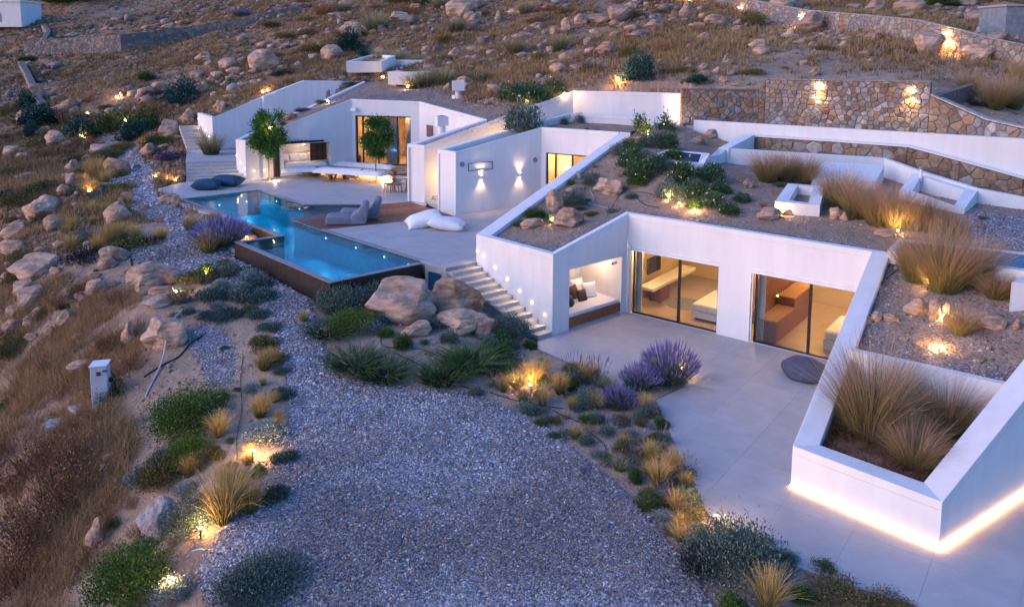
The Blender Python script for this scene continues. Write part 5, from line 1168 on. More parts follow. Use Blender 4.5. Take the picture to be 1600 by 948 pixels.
# gravel along the roof edges and on planted slope, plus stones strewn on all the beds
def strewn(name, label, poly, n, s0, s1, pal, zf, dens=None):
    q = sample_poly(poly, n, dens); z = zf(q[:, 0], q[:, 1]); tag(link(name, pebble_mesh(name, np.c_[q, z + .01], rng.uniform(s0, s1, n), rand_cols(n, pal)), None, M['pebble']), label, kind='stuff')
R1 = [XY(v) for v in roof1]; front = R1[1:5]
band = lambda x, y: np.exp(-(polydist(x, y, front, False) / .35) ** 2) + .04
strewn('gravel', 'dark gravel margin and grit on the lower house roof bed', R1, 14000, .02, .05, GR[:4] + BR, lambda x, y: T(x, y), band)
strewn('gravel', 'grey gravel spread on the right end of the roof bed', [XY(P(*v)) for v in ((1500, 330, 4.1), (1680, 350, 4.1), (1680, 405, 4.0), (1520, 385, 3.9))], 6000, .025, .05, GR, lambda x, y: T(x, y))
R2 = [XY(v) for v in r2t]; e2 = [XY(dv0), XY(dv1)]; e3 = [R2[0], R2[1]]
strewn('gravel', 'grit and dark gravel on the sloping bed', R2, 9000, .015, .04, GR + BR, lambda x, y: T(x, y), lambda x, y: np.exp(-(np.minimum(polydist(x, y, [R2[1], R2[3]], False), polydist(x, y, e3, False)) / .4) ** 2) + .12)
strewn('gravel', 'brown gravel covering the far house roof', [XY(v) for v in r5], 16000, .03, .07, BR + GR[:2], lambda x, y: T(x, y))
# strewn stones on open ground
def open_ground(n, dens):
    q = []; tot = 0
    while tot < n:
        u = rng.uniform(0, 1, n * 2) ; y = 9 * (130 / 9) ** u; x = rng.uniform(-1, 1, n * 2) * (y * .72 + 2); k = ~inpoly(x, y, upper_all) & ~inpoly(x, y, low_poly) & ~inpoly(x, y, block) & ~inpoly(x, y, stairs_poly) & ~inpoly(x, y, gravel_poly)
        k &= rng.uniform(0, 1, len(x)) < dens(x, y); q.append(np.c_[x[k], y[k]]); tot += k.sum()
    return np.concatenate(q)[:n]
q = open_ground(9000, lambda x, y: np.clip(.3 + fbm(x, y, .25, 31) * 1.5, .03, 1)); z = bil(q[:, 0], q[:, 1])
tag(link('rubble', pebble_mesh('rubble', np.c_[q, z + .02], rng.uniform(.03, .10, len(q)) * np.clip(q[:, 1] / 28, .6, 4.0), rand_cols(len(q), [(.34, .26, .2), (.38, .33, .3), (.27, .2, .15), (.33, .33, .35)])), None, M['pebble']), 'small loose stones strewn over the sandy slopes', kind='stuff')

# broken rock too plentiful to count: clumped outcrops
def outcrop(n, dens, s0, s1, name, label):
    q = open_ground(n, dens); pm = [rock_mesh(90 + i, 1, 16, .75) for i in range(8)]; Vs, Fs, Cs, off_ = [], [], [], 0
    arr = []
    for me in pm:
        v = np.empty(len(me.vertices) * 3); me.vertices.foreach_get('co', v); f = np.array([tuple(p.vertices) for p in me.polygons]); arr.append((v.reshape(-1, 3), f))
    z = bil(q[:, 0], q[:, 1]); pal = np.array([(.27, .19, .145), (.33, .25, .20), (.24, .21, .20), (.18, .14, .12), (.31, .27, .245)])
    for i in range(len(q)):
        v, f = arr[i % 8]; s = rng.uniform(s0, s1) * np.clip(q[i, 1] / 60, .6, 1.5) * (1.7 if rng.uniform() < .05 else 1); a = rng.uniform(0, 6.28); c_, sn = math.cos(a), math.sin(a); sc = np.array([s, s * rng.uniform(.5, .9), s * rng.uniform(.35, .75)])
        w3 = v * sc; x = w3[:, 0] * c_ - w3[:, 1] * sn; y = w3[:, 0] * sn + w3[:, 1] * c_; Vs.append(np.c_[x + q[i, 0], y + q[i, 1], w3[:, 2] + z[i] - s * .12]); Fs.append(f + off_); off_ += len(v); Cs.append(np.tile(pal[rng.integers(0, 5)] * rng.uniform(.7, 1.2), (len(v), 1)))
    tag(link(name, npmesh(name, np.concatenate(Vs), np.concatenate(Fs), np.concatenate(Cs)), None, M['pebble']), label, kind='stuff')
outcrop(2400, lambda x, y: np.clip((y - 44) / 10 + np.clip((-x - 12) / 8, 0, 3), 0, 1) * np.clip(fbm(x, y, .13, 61, 4) * 3.2 - .15, .015, 1), .22, .75, 'rubble', 'broken rock outcrops strewn over the upper hillside')
outcrop(700, lambda x, y: np.clip((-x - 9) / 5, 0, 1) * np.clip((62 - y) / 10, 0, 1) * np.clip(fbm(x, y, .3, 62, 4) * 3 - .1, .03, 1), .15, .42, 'rubble', 'broken rock on the left slope')

# ------------------------------------------------------------------ plants
def nrm(v): return v / np.maximum(np.linalg.norm(v, axis=-1, keepdims=True), 1e-9)
def blades(n, h, spread, r0_, w_, root, tip, lean=.35, seg=3, hv=.3, droop=.25, seed=0, head=None):
    """grass clump: returns V,F,cols (quads)"""
    g = np.random.default_rng(seed); az = g.uniform(0, 2 * np.pi, n); rr = np.sqrt(g.uniform(0, 1, n)) * r0_; d = np.stack([np.cos(az), np.sin(az)], -1)
    L = h * (1 - hv * g.uniform(0, 1, n)); ln = np.clip(g.normal(lean, .2, n), .0, 1.2) * (.4 + .6 * rr / r0_) ; t = np.linspace(0, 1, seg + 1)
    hor = ln[:, None] * L[:, None] * (t[None] + droop * t[None] ** 3) * spread; zz = L[:, None] * (t[None] - (droop * ln[:, None]) * t[None] ** 2.5)
    a2 = az + g.normal(0, .5, n); d2 = np.stack([np.cos(a2), np.sin(a2)], -1)
    cx = (d * rr[:, None])[:, None, :] + d2[:, None, :] * hor[..., None]
    sd = np.stack([-d2[:, 1], d2[:, 0]], -1); rot = g.uniform(0, np.pi, n); sd = np.stack([np.cos(rot), np.sin(rot)], -1)
    wd = w_ * (1 - .85 * t)[None, :, None] * g.uniform(.7, 1.3, (n, 1, 1))
    A = np.concatenate([cx - sd[:, None] * wd, zz[..., None]], -1); B = np.concatenate([cx + sd[:, None] * wd, zz[..., None]], -1)
    V = np.stack([A, B], 2).reshape(-1, 3); k = (seg + 1) * 2; base = (np.arange(n) * k)[:, None, None]
    q_ = np.array([[2 * i, 2 * i + 1, 2 * i + 3, 2 * i + 2] for i in range(seg)]); Fc = (base + q_[None]).reshape(-1, 4)
    root, tip = np.array(root), np.array(tip); v_ = g.uniform(.75, 1.2, (n, 1, 1)); cc = (root * (1 - t[None, :, None]) + tip * t[None, :, None]) * v_
    if head is not None:
        hm = (g.uniform(0, 1, n) < .5)[:, None, None] & (t > .6)[None, :, None]; cc = np.where(hm, np.array(head) * v_, cc)
    return V, Fc, np.repeat(cc, 2, 1).reshape(-1, 3)
def leaves(n, rx, rz, size, pal, seed=0, clumps=14, up_=.25, elong=2.2, lum=.55, spiky=0.0, low=.0, rnd=.5, solid=.35):
    g = np.random.default_rng(seed)
    cd_ = nrm(g.normal(0, 1, (clumps, 3))); cd_[:, 2] = np.abs(cd_[:, 2]) * .9 + low; cd_ = nrm(cd_); cr_ = g.uniform(.62, 1.0, clumps)
    k = g.integers(0, clumps, n); c0 = cd_[k] * cr_[k, None] * .62
    off_ = nrm(g.normal(0, 1, (n, 3))) * (g.uniform(solid, 1, (n, 1)) ** .7) * (.42 + .1 * g.normal(0, 1, (n, 1)))
    p = c0 + off_; p[:, 2] = np.abs(p[:, 2]); r_ = np.linalg.norm(p, axis=1, keepdims=True)
    out = nrm(p + np.array([0, 0, up_])) ; dr = nrm(out + g.normal(0, rnd, (n, 3)) + np.array([0, 0, up_]))
    sc = np.array([rx, rx, rz]); p = p * sc
    si = np.cross(dr, g.normal(0, 1, (n, 3))); si = nrm(si); s = size * g.uniform(.6, 1.3, (n, 1)); l = s * elong
    V = np.stack([p, p + dr * l * .5 + si * s * .5, p + dr * l, p + dr * l * .5 - si * s * .5], 1).reshape(-1, 3)
    Fc = (np.arange(n) * 4)[:, None] + np.arange(4)[None]
    c = np.array(pal)[g.integers(0, len(pal), n)] * g.uniform(1 - lum * .5, 1 + lum * .5, (n, 1))
    return V, Fc, np.repeat(c, 4, 0)
def comb(*L_):
    V, Fc, Cc, o = [], [], [], 0
    for v, f, c in L_: V.append(v); Fc.append(f + o); Cc.append(c); o += len(v)
    return np.concatenate(V), np.concatenate(Fc), np.concatenate(Cc)
def shifted(t_, dx, dy, s=1): v, f, c = t_; v = v * s; v[:, 0] += dx; v[:, 1] += dy; return v, f, c
def spikes(n, r, z0, z1, col, seed=0, w_=.018, stem=(.12, .14, .09), lean=.5):
    """flower spikes on stems, each stem a thin blade with a fat coloured end"""
    g = np.random.default_rng(seed); az = g.uniform(0, 2 * np.pi, n); rr = np.sqrt(g.uniform(0, 1, n)); d = np.stack([np.cos(az) * rr, np.sin(az) * rr], -1)
    base = np.c_[d * r * .55, np.full(n, z0 * .3)]; tip = np.c_[d * r * (1 + lean * .4), z0 + (z1 - z0) * (1 - rr ** 2 * .6) * g.uniform(.5, 1.12, n)]
    dr = nrm(tip - base); L = np.linalg.norm(tip - base, axis=1, keepdims=True); k = g.uniform(.28, .42, (n, 1)) * np.minimum(L, .8); a = tip - dr * k
    sd = nrm(np.cross(dr, g.normal(0, 1, (n, 3)))); V, Cc = [], []
    q1 = np.stack([base - sd * .004, base + sd * .004, a + sd * .004, a - sd * .004], 1)
    sd2 = nrm(np.cross(dr, sd)); W_ = w_ * g.uniform(.7, 1.3, (n, 1))
    q2 = np.stack([a, a + dr * k * .45 + sd * W_, tip, a + dr * k * .45 - sd * W_], 1); q3 = np.stack([a, a + dr * k * .45 + sd2 * W_, tip, a + dr * k * .45 - sd2 * W_], 1)
    V = np.concatenate([q1, q2, q3]).reshape(-1, 3); Fc = (np.arange(n * 3) * 4)[:, None] + np.arange(4)[None]
    cs = np.tile(np.array(stem), (n, 4, 1)); cf = np.array(col)[g.integers(0, len(col), n)][:, None, :] * g.uniform(.7, 1.3, (n, 1, 1)); cf = np.repeat(cf, 4, 1)
    return V, Fc, np.concatenate([cs, cf, cf]).reshape(-1, 3)
# every proto is 1 m across / about its own height, scaled on placing. value: list of (part, tuple) ; first is the main mesh
GOLD = (.70, .46, .16); 
G1 = [(.065, .14, .025), (.10, .20, .035), (.05, .10, .02)]; GD = [(.045, .09, .022), (.065, .12, .03), (.055, .09, .03)]; GG = [(.17, .24, .20), (.23, .30, .26), (.12, .18, .15)]; GO = [(.13, .12, .04), (.17, .15, .05), (.10, .10, .04)]
GB = [(.055, .10, .085), (.08, .13, .11), (.045, .08, .07)]; GT = [(.02, .07, .065), (.03, .09, .085), (.025, .06, .05)]; SV = [(.28, .31, .31), (.22, .25, .26), (.34, .36, .36)]
PROTO = {}
def proto(kind, variants): PROTO[kind] = [[(pn, npmesh(kind + '_' + pn, *t_)) for pn, t_ in var] for var in variants]
proto('feather', [[('blades', blades(420, 1.15, .9, .16, .007, (.12, .13, .05), GOLD, lean=.34, droop=.55, seed=s))] for s in (1, 2, 3)])
proto('tallgrass', [[('blades', comb(blades(1500, 1.0, .85, .17, .0024, (.15, .15, .05), (.42, .29, .14), lean=.55, droop=.35, seed=s, hv=.6), blades(420, 1.15, .8, .15, .0036, (.22, .18, .07), (.50, .31, .20), lean=.5, seed=s + 9, hv=.35, droop=.25, head=(.48, .28, .19))))] for s in (4, 5, 6)])
proto('bigleafy', [[('foliage', leaves(15000, .52, .62, .0115, G1 + [(.14, .19, .04)], seed=60, clumps=34, up_=.5, elong=2.4))]])
proto('biggrey', [[('foliage', leaves(16000, .52, .6, .010, GG + GB + [(.14, .18, .13)], seed=61, clumps=44, elong=4, up_=.8, rnd=.35))], [('foliage', leaves(15000, .52, .55, .010, GG + GB + [(.14, .18, .13)], seed=62, clumps=30, elong=3, up_=.5, rnd=.45))]])
proto('greengrass', [[('blades', blades(500, .85, .9, .2, .006, (.07, .09, .03), (.42, .36, .20), lean=.5, seed=s, droop=.3))] for s in (7, 8)])
proto('drytuft', [[('blades', blades(110, .6, .8, .2, .005, (.16, .10, .05), (.34, .20, .10), lean=.5, seed=s, droop=.3))] for s in (10, 11, 12)])
proto('rustbrush', [[('blades', comb(blades(300, .6, 1, .35, .003, (.12, .07, .035), (.30, .15, .07), lean=.6, seed=s, droop=.2, hv=.6), leaves(1500, .5, .55, .016, [(.26, .13, .065), (.34, .20, .10), (.18, .085, .045)], seed=s, elong=2.0, clumps=22)))] for s in (13, 14)])
proto('strappy', [[('leaves', blades(420, .55, 1.25, .42, .016, (.03, .05, .015), (.09, .15, .05), lean=.75, seed=s, droop=.5, seg=4, hv=.35))] for s in (15, 16)])
proto('leafy', [[('foliage', leaves(4200, .52, .7, .027, G1 + [(.10, .17, .05)], seed=s, clumps=16))] for s in (17, 18, 19)])
proto('dark', [[('foliage', leaves(3800, .52, .7, .026, GD, seed=s, clumps=14, up_=.4))] for s in (20, 21)])
proto('greygreen', [[('foliage', leaves(4200, .52, .75, .017, GG[:2] + GB + [(.13, .16, .12)], seed=s, clumps=26, elong=4, up_=.6, rnd=.35))] for s in (22, 23, 24)])
proto('silver', [[('foliage', leaves(3200, .52, .5, .024, SV + GG, seed=s, clumps=26, elong=2.2, up_=.4))] for s in (25, 26)])
proto('mat', [[('foliage', leaves(3600, .5, .18, .02, GB + [(.09, .12, .09), (.13, .17, .14)], seed=s, clumps=20, elong=2.0, up_=.5))] for s in (27, 28)])
proto('olivemat', [[('foliage', leaves(3600, .5, .24, .02, GO + [(.19, .165, .05)], seed=s, clumps=16, elong=2.0, up_=.5))] for s in (29, 30)])
proto('olivedome', [[('foliage', leaves(3800, .5, .55, .018, GO + [(.20, .13, .05)], seed=s, clumps=24, elong=2.5, up_=.4))] for s in (31, 32)])
proto('blackbush', [[('foliage', leaves(2200, .5, .3, .014, [(.025, .025, .035), (.045, .04, .055), (.015, .015, .02)], seed=s, clumps=20, elong=3))] for s in (33, 34)])
proto('teal', [[('foliage', leaves(2600, .5, 1.0, .035, GT + [(.05, .12, .10)], seed=s, clumps=12, solid=.1))] for s in (35, 36)])
proto('purple', [[('foliage', leaves(2200, .5, .42, .02, GG[:2] + GD, seed=s, clumps=18, elong=3)), ('flowers', spikes(620, .55, .2, .9, [(.27, .22, .50), (.36, .29, .60), (.18, .15, .33), (.22, .24, .24)], seed=s, w_=.0075))] for s in (37, 38)])
proto('purplemat', [[('foliage', leaves(1800, .5, .3, .022, [(.09, .05, .13), (.13, .07, .17), (.06, .05, .07)], seed=s, clumps=16))] for s in (39,)])
proto('burgundy', [[('foliage', leaves(900, .45, .6, .03, [(.11, .035, .05), (.07, .025, .035), (.15, .06, .07)], seed=s, clumps=16, elong=3.5, up_=.8, solid=.1))] for s in (40, 41)])
proto('sage', [[('foliage', leaves(1200, .5, .5, .022, GG + GB, seed=s, clumps=18, elong=3, up_=.7)), ('flowers', spikes(26, .5, .4, 1.0, [(.26, .16, .28), (.30, .20, .30), (.16, .17, .12)], seed=s, w_=.012))] for s in (42, 43)])
proto('oleander', [[('foliage', leaves(4200, .52, .8, .024, G1 + GB, seed=s, clumps=16, elong=4.2, up_=.7, rnd=.45, solid=.1)), ('flowers', leaves(46, .56, .92, .05, [(.75, .75, .7)], seed=s + 3, clumps=14, elong=1.1, solid=.9))] for s in (44, 45, 46)])
proto('scraggly', [[('foliage', leaves(700, .5, 1.0, .045, GB + G1, seed=s, clumps=9, elong=2.6, up_=.5, solid=0))] for s in (47, 48)])
MT = {'blades': 'blade', 'leaves': 'blade'}
PNAME = {'feather': 'feather_grass', 'tallgrass': 'fountain_grass', 'greengrass': 'fountain_grass', 'drytuft': 'dry_grass_tuft', 'rustbrush': 'dry_bush', 'strappy': 'agapanthus', 'leafy': 'shrub', 'dark': 'shrub', 'greygreen': 'shrub', 'silver': 'shrub', 'mat': 'groundcover_plant',
         'olivemat': 'groundcover_plant', 'olivedome': 'shrub', 'blackbush': 'thorn_cushion', 'teal': 'shrub', 'purple': 'lavender', 'purplemat': 'groundcover_plant', 'burgundy': 'shrub', 'sage': 'sage_bush', 'bigleafy': 'shrub', 'biggrey': 'shrub', 'oleander': 'oleander', 'scraggly': 'shrub'}
CAT = {'feather': 'grass clump', 'tallgrass': 'grass clump', 'greengrass': 'grass clump', 'drytuft': 'grass clump', 'strappy': 'plant', 'mat': 'groundcover', 'olivemat': 'groundcover', 'purplemat': 'groundcover'}
for kd, vs_ in PROTO.items():
    for var in vs_:
        for pn, me in var: me.materials.append(M['blade'] if pn in MT else M['leaf'])
vc = {}
def plant(kind, px, py, w_, label, h=1.0, group=None, base=None, depth=1.0):
    """px,py = foot of the plant in the photo; w_ = its width there; h = height factor"""
    p = hit(px, py) if base is None else P(px, py, base); s = w_ * p.y / 1200; vs_ = PROTO[kind]; i = vc.get(kind, 0); vc[kind] = i + 1; var = vs_[i % len(vs_)]
    p.y += s * .28 * depth
    if base is None: p.z = float(T([p.x], [p.y])[0])
    main = bpy.data.objects.new(PNAME[kind], var[0][1]); C.objects.link(main)
    s *= 1.12; main.scale = (s, s * depth, s * h); main.location = (p.x, p.y, p.z - .02 * s); main.rotation_euler = (0, 0, random.uniform(0, 6.28) if depth == 1 else 0)
    for pn, me in var[1:]: o = bpy.data.objects.new(pn, me); C.objects.link(o); o.parent = main; o['kind'] = 'stuff'
    main['kind'] = 'thing'; return tag(main, label, CAT.get(kind, 'shrub'), group)
# ------------------------------------------------------------------ planting plan (photo pixel of each foot, width there)
def many(kind, rows, group=None):
    for r in rows: plant(kind, r[0], r[1], r[2], r[3], h=r[4] if len(r) > 4 else 1.0, group=group)
many('feather', [(345, 832, 84, 'large golden feather grass clump above the lower left floor lamp'), (386, 812, 62, 'golden feather grass clump on the gravel edge at the lower left'), (352, 768, 42, 'small upright golden grass clump left of the bright round lamp'), (292, 757, 34, 'wind-bent golden tuft behind the grey-blue shrub'),
 (410, 606, 16, 'slender feather grass on the left bed, lowest but two of its line'), (427, 634, 18, 'slender feather grass beside the silver mat at the gravel edge'), (433, 662, 18, 'lowest slender feather grass of the line on the gravel edge'), (417, 577, 17, 'slender feather grass on the yellowish mats'), (404, 640, 12, 'thin feather grass left of the line on the sand'),
 (322, 400, 44, 'golden grass clump in front of the lavender at the pool', .8), (294, 364, 26, 'golden grass clump at the left of the lavender by the pool'), (332, 352, 22, 'golden tuft poking out above the pool lavender'), (474, 506, 20, 'lone feather grass where the gravel narrows'),
 (786, 616, 26, 'lamp-lit feather grass at the left end of the terrace bed'), (809, 613, 22, 'lamp-lit thin feather grass next to the silver plant'), (848, 641, 26, 'golden feather grass in the terrace bed, leftmost tall one'), (876, 623, 34, 'pale golden feather grass near the pink flowering sage'), (894, 642, 20, 'small feather grass beside the glossy round shrub'),
 (1018, 727, 32, 'golden feather grass at the bend of the terrace edge, top of three'), (1032, 768, 48, 'big golden feather grass above the dark dome shrub'), (1053, 745, 38, 'golden feather grass touching the paved edge'), (1072, 768, 26, 'feather grass right of the big golden clump'), (1206, 966, 66, 'golden feather grass cut by the bottom edge'),
 (146, 287, 38, 'glowing feather grass above the upper left lamp'), (162, 289, 22, 'feather grass at the right of the glowing clump'), (137, 313, 30, 'feather grass lit from the lamp beside the round stones'), (143, 336, 20, 'feather grass just under the upper left lamp'), (163, 338, 20, 'upright feather grass beside the olive mats'), (144, 352, 14, 'tiny feather grass on bare sand'), (111, 362, 24, 'tall feather grass on the left sand'), (100, 370, 18, 'shorter feather grass left of the tall one'),
 (107, 398, 28, 'feather grass above the dark cushion bush'), (166, 391, 40, 'broad feather grass at the left of the hedge row'), (150, 395, 26, 'leaning grass at the foot of the hedge row'), (208, 380, 27, 'feather grass between two dark red plants'), (250, 378, 23, 'feather grass at the right end of the hedge row')])
many('greengrass', [(541, 120, 18, 'yellow-green grass tuft left of the lit box on the far roof'), (556, 116, 20, 'yellow-green grass tuft beside the lit box'), (576, 112, 24, 'lamp-lit grass tuft before the open white box'), (598, 105, 30, 'grass clump between the two white boxes'), (624, 104, 30, 'grass clump behind the white roof light'), (648, 105, 24, 'grass clump at the back of the white roof light'), (642, 140, 30, 'lamp-lit grass at the left end of the row below the roof light'), (664, 138, 38, 'middle grass of the row below the roof light'), (690, 136, 38, 'right grass of the row below the roof light')])
plant('greengrass', 325, 243, 46, 'round pale-topped grass clump on the landing', base=2.85, h=1.0)
many('tallgrass', [(1203, 289, 56, 'leftmost red-brown grass clump against the court parapet', .9), (1232, 287, 50, 'middle red-brown grass clump against the court parapet', .9), (1262, 291, 52, 'red-brown grass clump beside the small open box', .9),
 (1316, 331, 66, 'first of the long row of tall russet grasses on the roof'), (1347, 345, 66, 'second of the long row of tall russet grasses'), (1378, 359, 66, 'third of the long row of tall russet grasses'), (1408, 364, 66, 'russet grass behind the glowing rock'), (1438, 366, 66, 'russet grass in front of the white light well', .9), (1466, 370, 62, 'russet grass near the right end of the row', .85), (1496, 380, 52, 'last russet grass before the far gravel', .8),
 (1445, 455, 90, 'left half of the huge russet grass stand on the sloping bed', 1.0), (1488, 472, 110, 'middle of the huge russet grass stand on the sloping bed', .95), (1535, 458, 90, 'right half of the huge russet grass stand', .9), (1565, 475, 60, 'low russet grass right of the huge stand', .7), (1508, 536, 56, 'small olive grass clump beside the lit rocks', .8),
 (1592, 175, 50, 'russet grass on the upper right bank at the frame edge', 1.1), (1562, 178, 56, 'russet grass on the upper right bank above the coping', .9), (1520, 152, 44, 'orange grass tuft at the corner of the stone wall', .9), (1598, 138, 34, 'tall russet grass at the upper right edge', 1.3)])
plant('tallgrass', 1378, 700, 150, 'largest russet grass clump in the wedge planter', base=.82, h=1.0); plant('tallgrass', 1440, 742, 100, 'russet grass in the front corner of the wedge planter', base=.82, h=.75)
plant('tallgrass', 1492, 690, 112, 'russet grass at the right side of the wedge planter', base=.82, h=.95); plant('tallgrass', 1440, 700, 80, 'small russet grass between the planter clumps', base=.82, h=.6); plant('tallgrass', 1350, 640, 80, 'small russet grass near the planter divider wall', base=.82, h=.6); plant('tallgrass', 1330, 680, 70, 'low brown grass at the left side of the wedge planter', base=.82, h=.5)
many('bigleafy', [(186, 972, 185, 'large yellow-green shrub lit from the right in the lower left corner', .8), (280, 692, 165, 'wide bright green shrub below the electric box cable', .62), (285, 742, 90, 'bright green shrub joined below the wide one', .8), (548, 524, 90, 'bright green shrub under the pool bushes', .55)])
many('biggrey', [(392, 962, 170, 'wide grey-blue mound shrub at the bottom left', .55), (1160, 930, 190, 'very large grey-green shrub glowing under a lamp at the bottom', .85), (527, 492, 90, 'grey-green rosemary bush before the pool corner', .85), (290, 842, 120, 'grey-blue shrub with dried heads beside the big grey boulder', .8), (588, 476, 74, 'grey-green bush behind the massive boulders', .9), (795, 535, 74, 'grey-green bush against the garden stairs', .9), (640, 448, 70, 'grey-green bush under the pool end wall', .7)])
many('leafy', [ (403, 748, 30, 'small shrub glowing yellow under the bright round lamp', .8),
 (320, 434, 38, 'lamp-lit green shrub on the left island bed', .8), (603, 530, 28, 'yellow-green little shrub beside the silver one', .8), (828, 548, 26, 'sprawling green plant at the foot of the garden stairs', .8), (920, 664, 34, 'bright green plant below the glossy round shrub', .6), (1146, 966, 56, 'vivid green plant at the bottom edge', .7), (1256, 948, 44, 'green shrub beside the bottom golden grass', .8), (893, 291, 14, 'tiny green plant in front of the grey bucket'), (862, 352, 20, 'plant glowing yellow over the roof lamp', .9), (1084, 328, 26, 'yellow-lit plant among the oleanders', .8), (500, 163, 22, 'green plant on the strip along the far house wall', .5), (265, 228, 24, 'round green bush at the foot of the hill steps', .7), (1010, 212, 24, 'lamp-lit green plant behind the roof bed', .8)])
many('dark', [(352, 776, 26, 'small dark green ball plant between golden grasses'), (783, 566, 62, 'dark green shrub right of the spiky rosettes', .7), (850, 607, 32, 'dark shrub at the back of the terrace bed', .8), (845, 668, 26, 'small dark dome on the gravel edge', .8), (875, 605, 30, 'dark low shrub behind the feather grass', .7), (1000, 610, 44, 'dark green base plant left of the big lavender', .7),
 (1028, 694, 28, 'dark plant hanging over the paved edge', .8), (1016, 800, 48, 'dark dome shrub on the gravel edge under the golden grass', .8), (1290, 905, 54, 'dark low shrub at the paved edge bottom right', .6), (122, 278, 26, 'dark green bush left of the glowing feather grass', .9), (68, 357, 26, 'dark little bush on the left boulders', .6), (172, 218, 62, 'dark broom bush lit by small lamps', .9), (215, 214, 64, 'tall dark broom bush left of the hill steps', 1.1), (240, 232, 44, 'dark bush beside the gravel end', .6), (225, 131, 30, 'dark green bush alone in the dry field', .7),
 (733, 131, 42, 'dark green bush behind the vent', .5), (760, 131, 42, 'second dark green bush behind the vent', .5), (836, 345, 36, 'dark low shrub at the left parapet of the roof bed', .7), (812, 357, 22, 'dark tuft at the front corner of the roof bed', .7), (452, 186, 24, 'dark plant at the low end of the far house strip', .5), (660, 440, 30, 'dark plant by the glazed basement corner', .6), (865, 690, 24, 'dark cushion on the gravel edge', .7), (115, 8, 60, 'dark tree-like bush beside the white hut', .9), (85, 10, 50, 'dark green bush next to the white hut', .9), (1480, 12, 50, 'deep green bush on the top right skyline', .5), (40, 100, 30, 'small dark bush near the field wall', .4)])
many('greygreen', [(560, 462, 44, 'small grey-green bush between the pool bushes', 1.0), (766, 545, 36, 'small grey-green bush left of the stair foot', .8), (668, 436, 30, 'grey-green sprig at the pool end', .9), (605, 512, 40, 'grey-green tuft under the left massive boulder', .7),
 (742, 622, 30, 'small grey-green bush on the sandy strip', .8), (829, 652, 30, 'grey-green tuft near the gravel edge', .9), (915, 642, 42, 'glossy round grey-green shrub in the terrace bed', 1.1), (916, 702, 30, 'grey-green dome on the lower terrace bed', .9), (1080, 805, 54, 'grey-green bush at the paved edge below the golden grass', 1.0),
 (816, 212, 70, 'grey-green bush spilling over the narrow planter'), (862, 308, 36, 'grey-green bush at the left parapet of the roof bed'), (896, 326, 44, 'grey-green bush behind the pointed boulder', .8), (1016, 232, 42, 'grey-green bush behind the square roof light', .9), (1045, 314, 44, 'silvery bush glowing gold from below', 1.0), (905, 193, 22, 'small grey-green bush on the back strip'), (882, 196, 16, 'tiny grey-green bush on the back strip'), (541, 143, 30, 'blue-grey mat plant at the top of the far strip', .4), (165, 246, 34, 'grey-green bush at the far end of the gravel', .4), (640, 425, 30, 'rosemary tip over the pool coping', 1.0),
 (1235, 890, 40, 'grey-green tuft hanging on the paving at the bottom', .7)])
many('silver', [(262, 952, 76, 'mauve-grey silver bush at the bottom edge'), (216, 775, 64, 'pale blue-grey bush above the large grey boulder', .9), (240, 745, 44, 'pale blue-grey bush below the green shrub', .8), (412, 695, 84, 'silver low bush beside the gravel with the lamp below', .5), (576, 525, 50, 'silver bush with faint purple flowers under the pool bushes', .8), (820, 645, 36, 'silver bush in the lamp light of the terrace bed', .7),
 (1035, 822, 46, 'whitish silver bush on the gravel edge', .6), (1092, 858, 44, 'silver bush left of the very large shrub', .7), (1548, 156, 40, 'silver cushion on the upper right bank', .6), (895, 597, 16, 'pale flower head plant near the rosettes', .5), (622, 590, 22, 'whitish tuft at the end of the left rosettes', .7)], None)
many('mat', [(425, 790, 54, 'grey-green mat at the left gravel edge below the lamp', 2.2), (440, 727, 50, 'grey-green mat right of the bright round lamp', 1.5), (441, 628, 52, 'blue-green mat on the gravel edge', 1.2), (440, 592, 34, 'small blue mat near the slender grasses', 1.3), (396, 452, 66, 'teal mat on the island bed, upper one', 1.2), (392, 478, 76, 'wide teal mat in the middle of the island bed', 1.2), (330, 474, 70, 'teal mat at the left of the island bed', 1.2), (346, 503, 66, 'low grey mat at the tail of the island bed', 1),
 (402, 503, 52, 'grey mat on the sand right of the island bed', 1), (418, 523, 50, 'thin mat near the narrow gravel neck', .9), (372, 500, 30, 'small bluish tuft mat on the island bed', 1.6), (166, 252, 56, 'dark flat mat near the gravel end', 1), (380, 430, 40, 'grey-green mat at the top right of the island bed', 1.4), (270, 675, 18, 'teal speck mat under the wide green shrub', 1)])
many('olivemat', [(410, 552, 62, 'yellow-green mat above the slender grasses'), (426, 574, 64, 'olive mat around the slender grasses', .9), (300, 448, 66, 'olive mat under the lit shrub on the island bed'), (345, 418, 40, 'olive mat near the gravel at the island bed', .7), (178, 304, 56, 'olive mat beside the glowing grasses, top one'), (190, 327, 42, 'small olive mat in the middle of its row'), (184, 343, 56, 'olive mat at the bottom of its row'), (172, 352, 34, 'flat green mat ending the row', .7), (60, 303, 60, 'olive mat draped over the left rocks'), (925, 338, 30, 'dry olive mat behind the parapet', .8), (200, 395, 90, 'green mat at the foot of the hedge row', .8), (60, 235, 60, 'olive scrub under the dark bushes'), (120, 470, 50, 'yellowish scrub above the grassy drop', 1)])
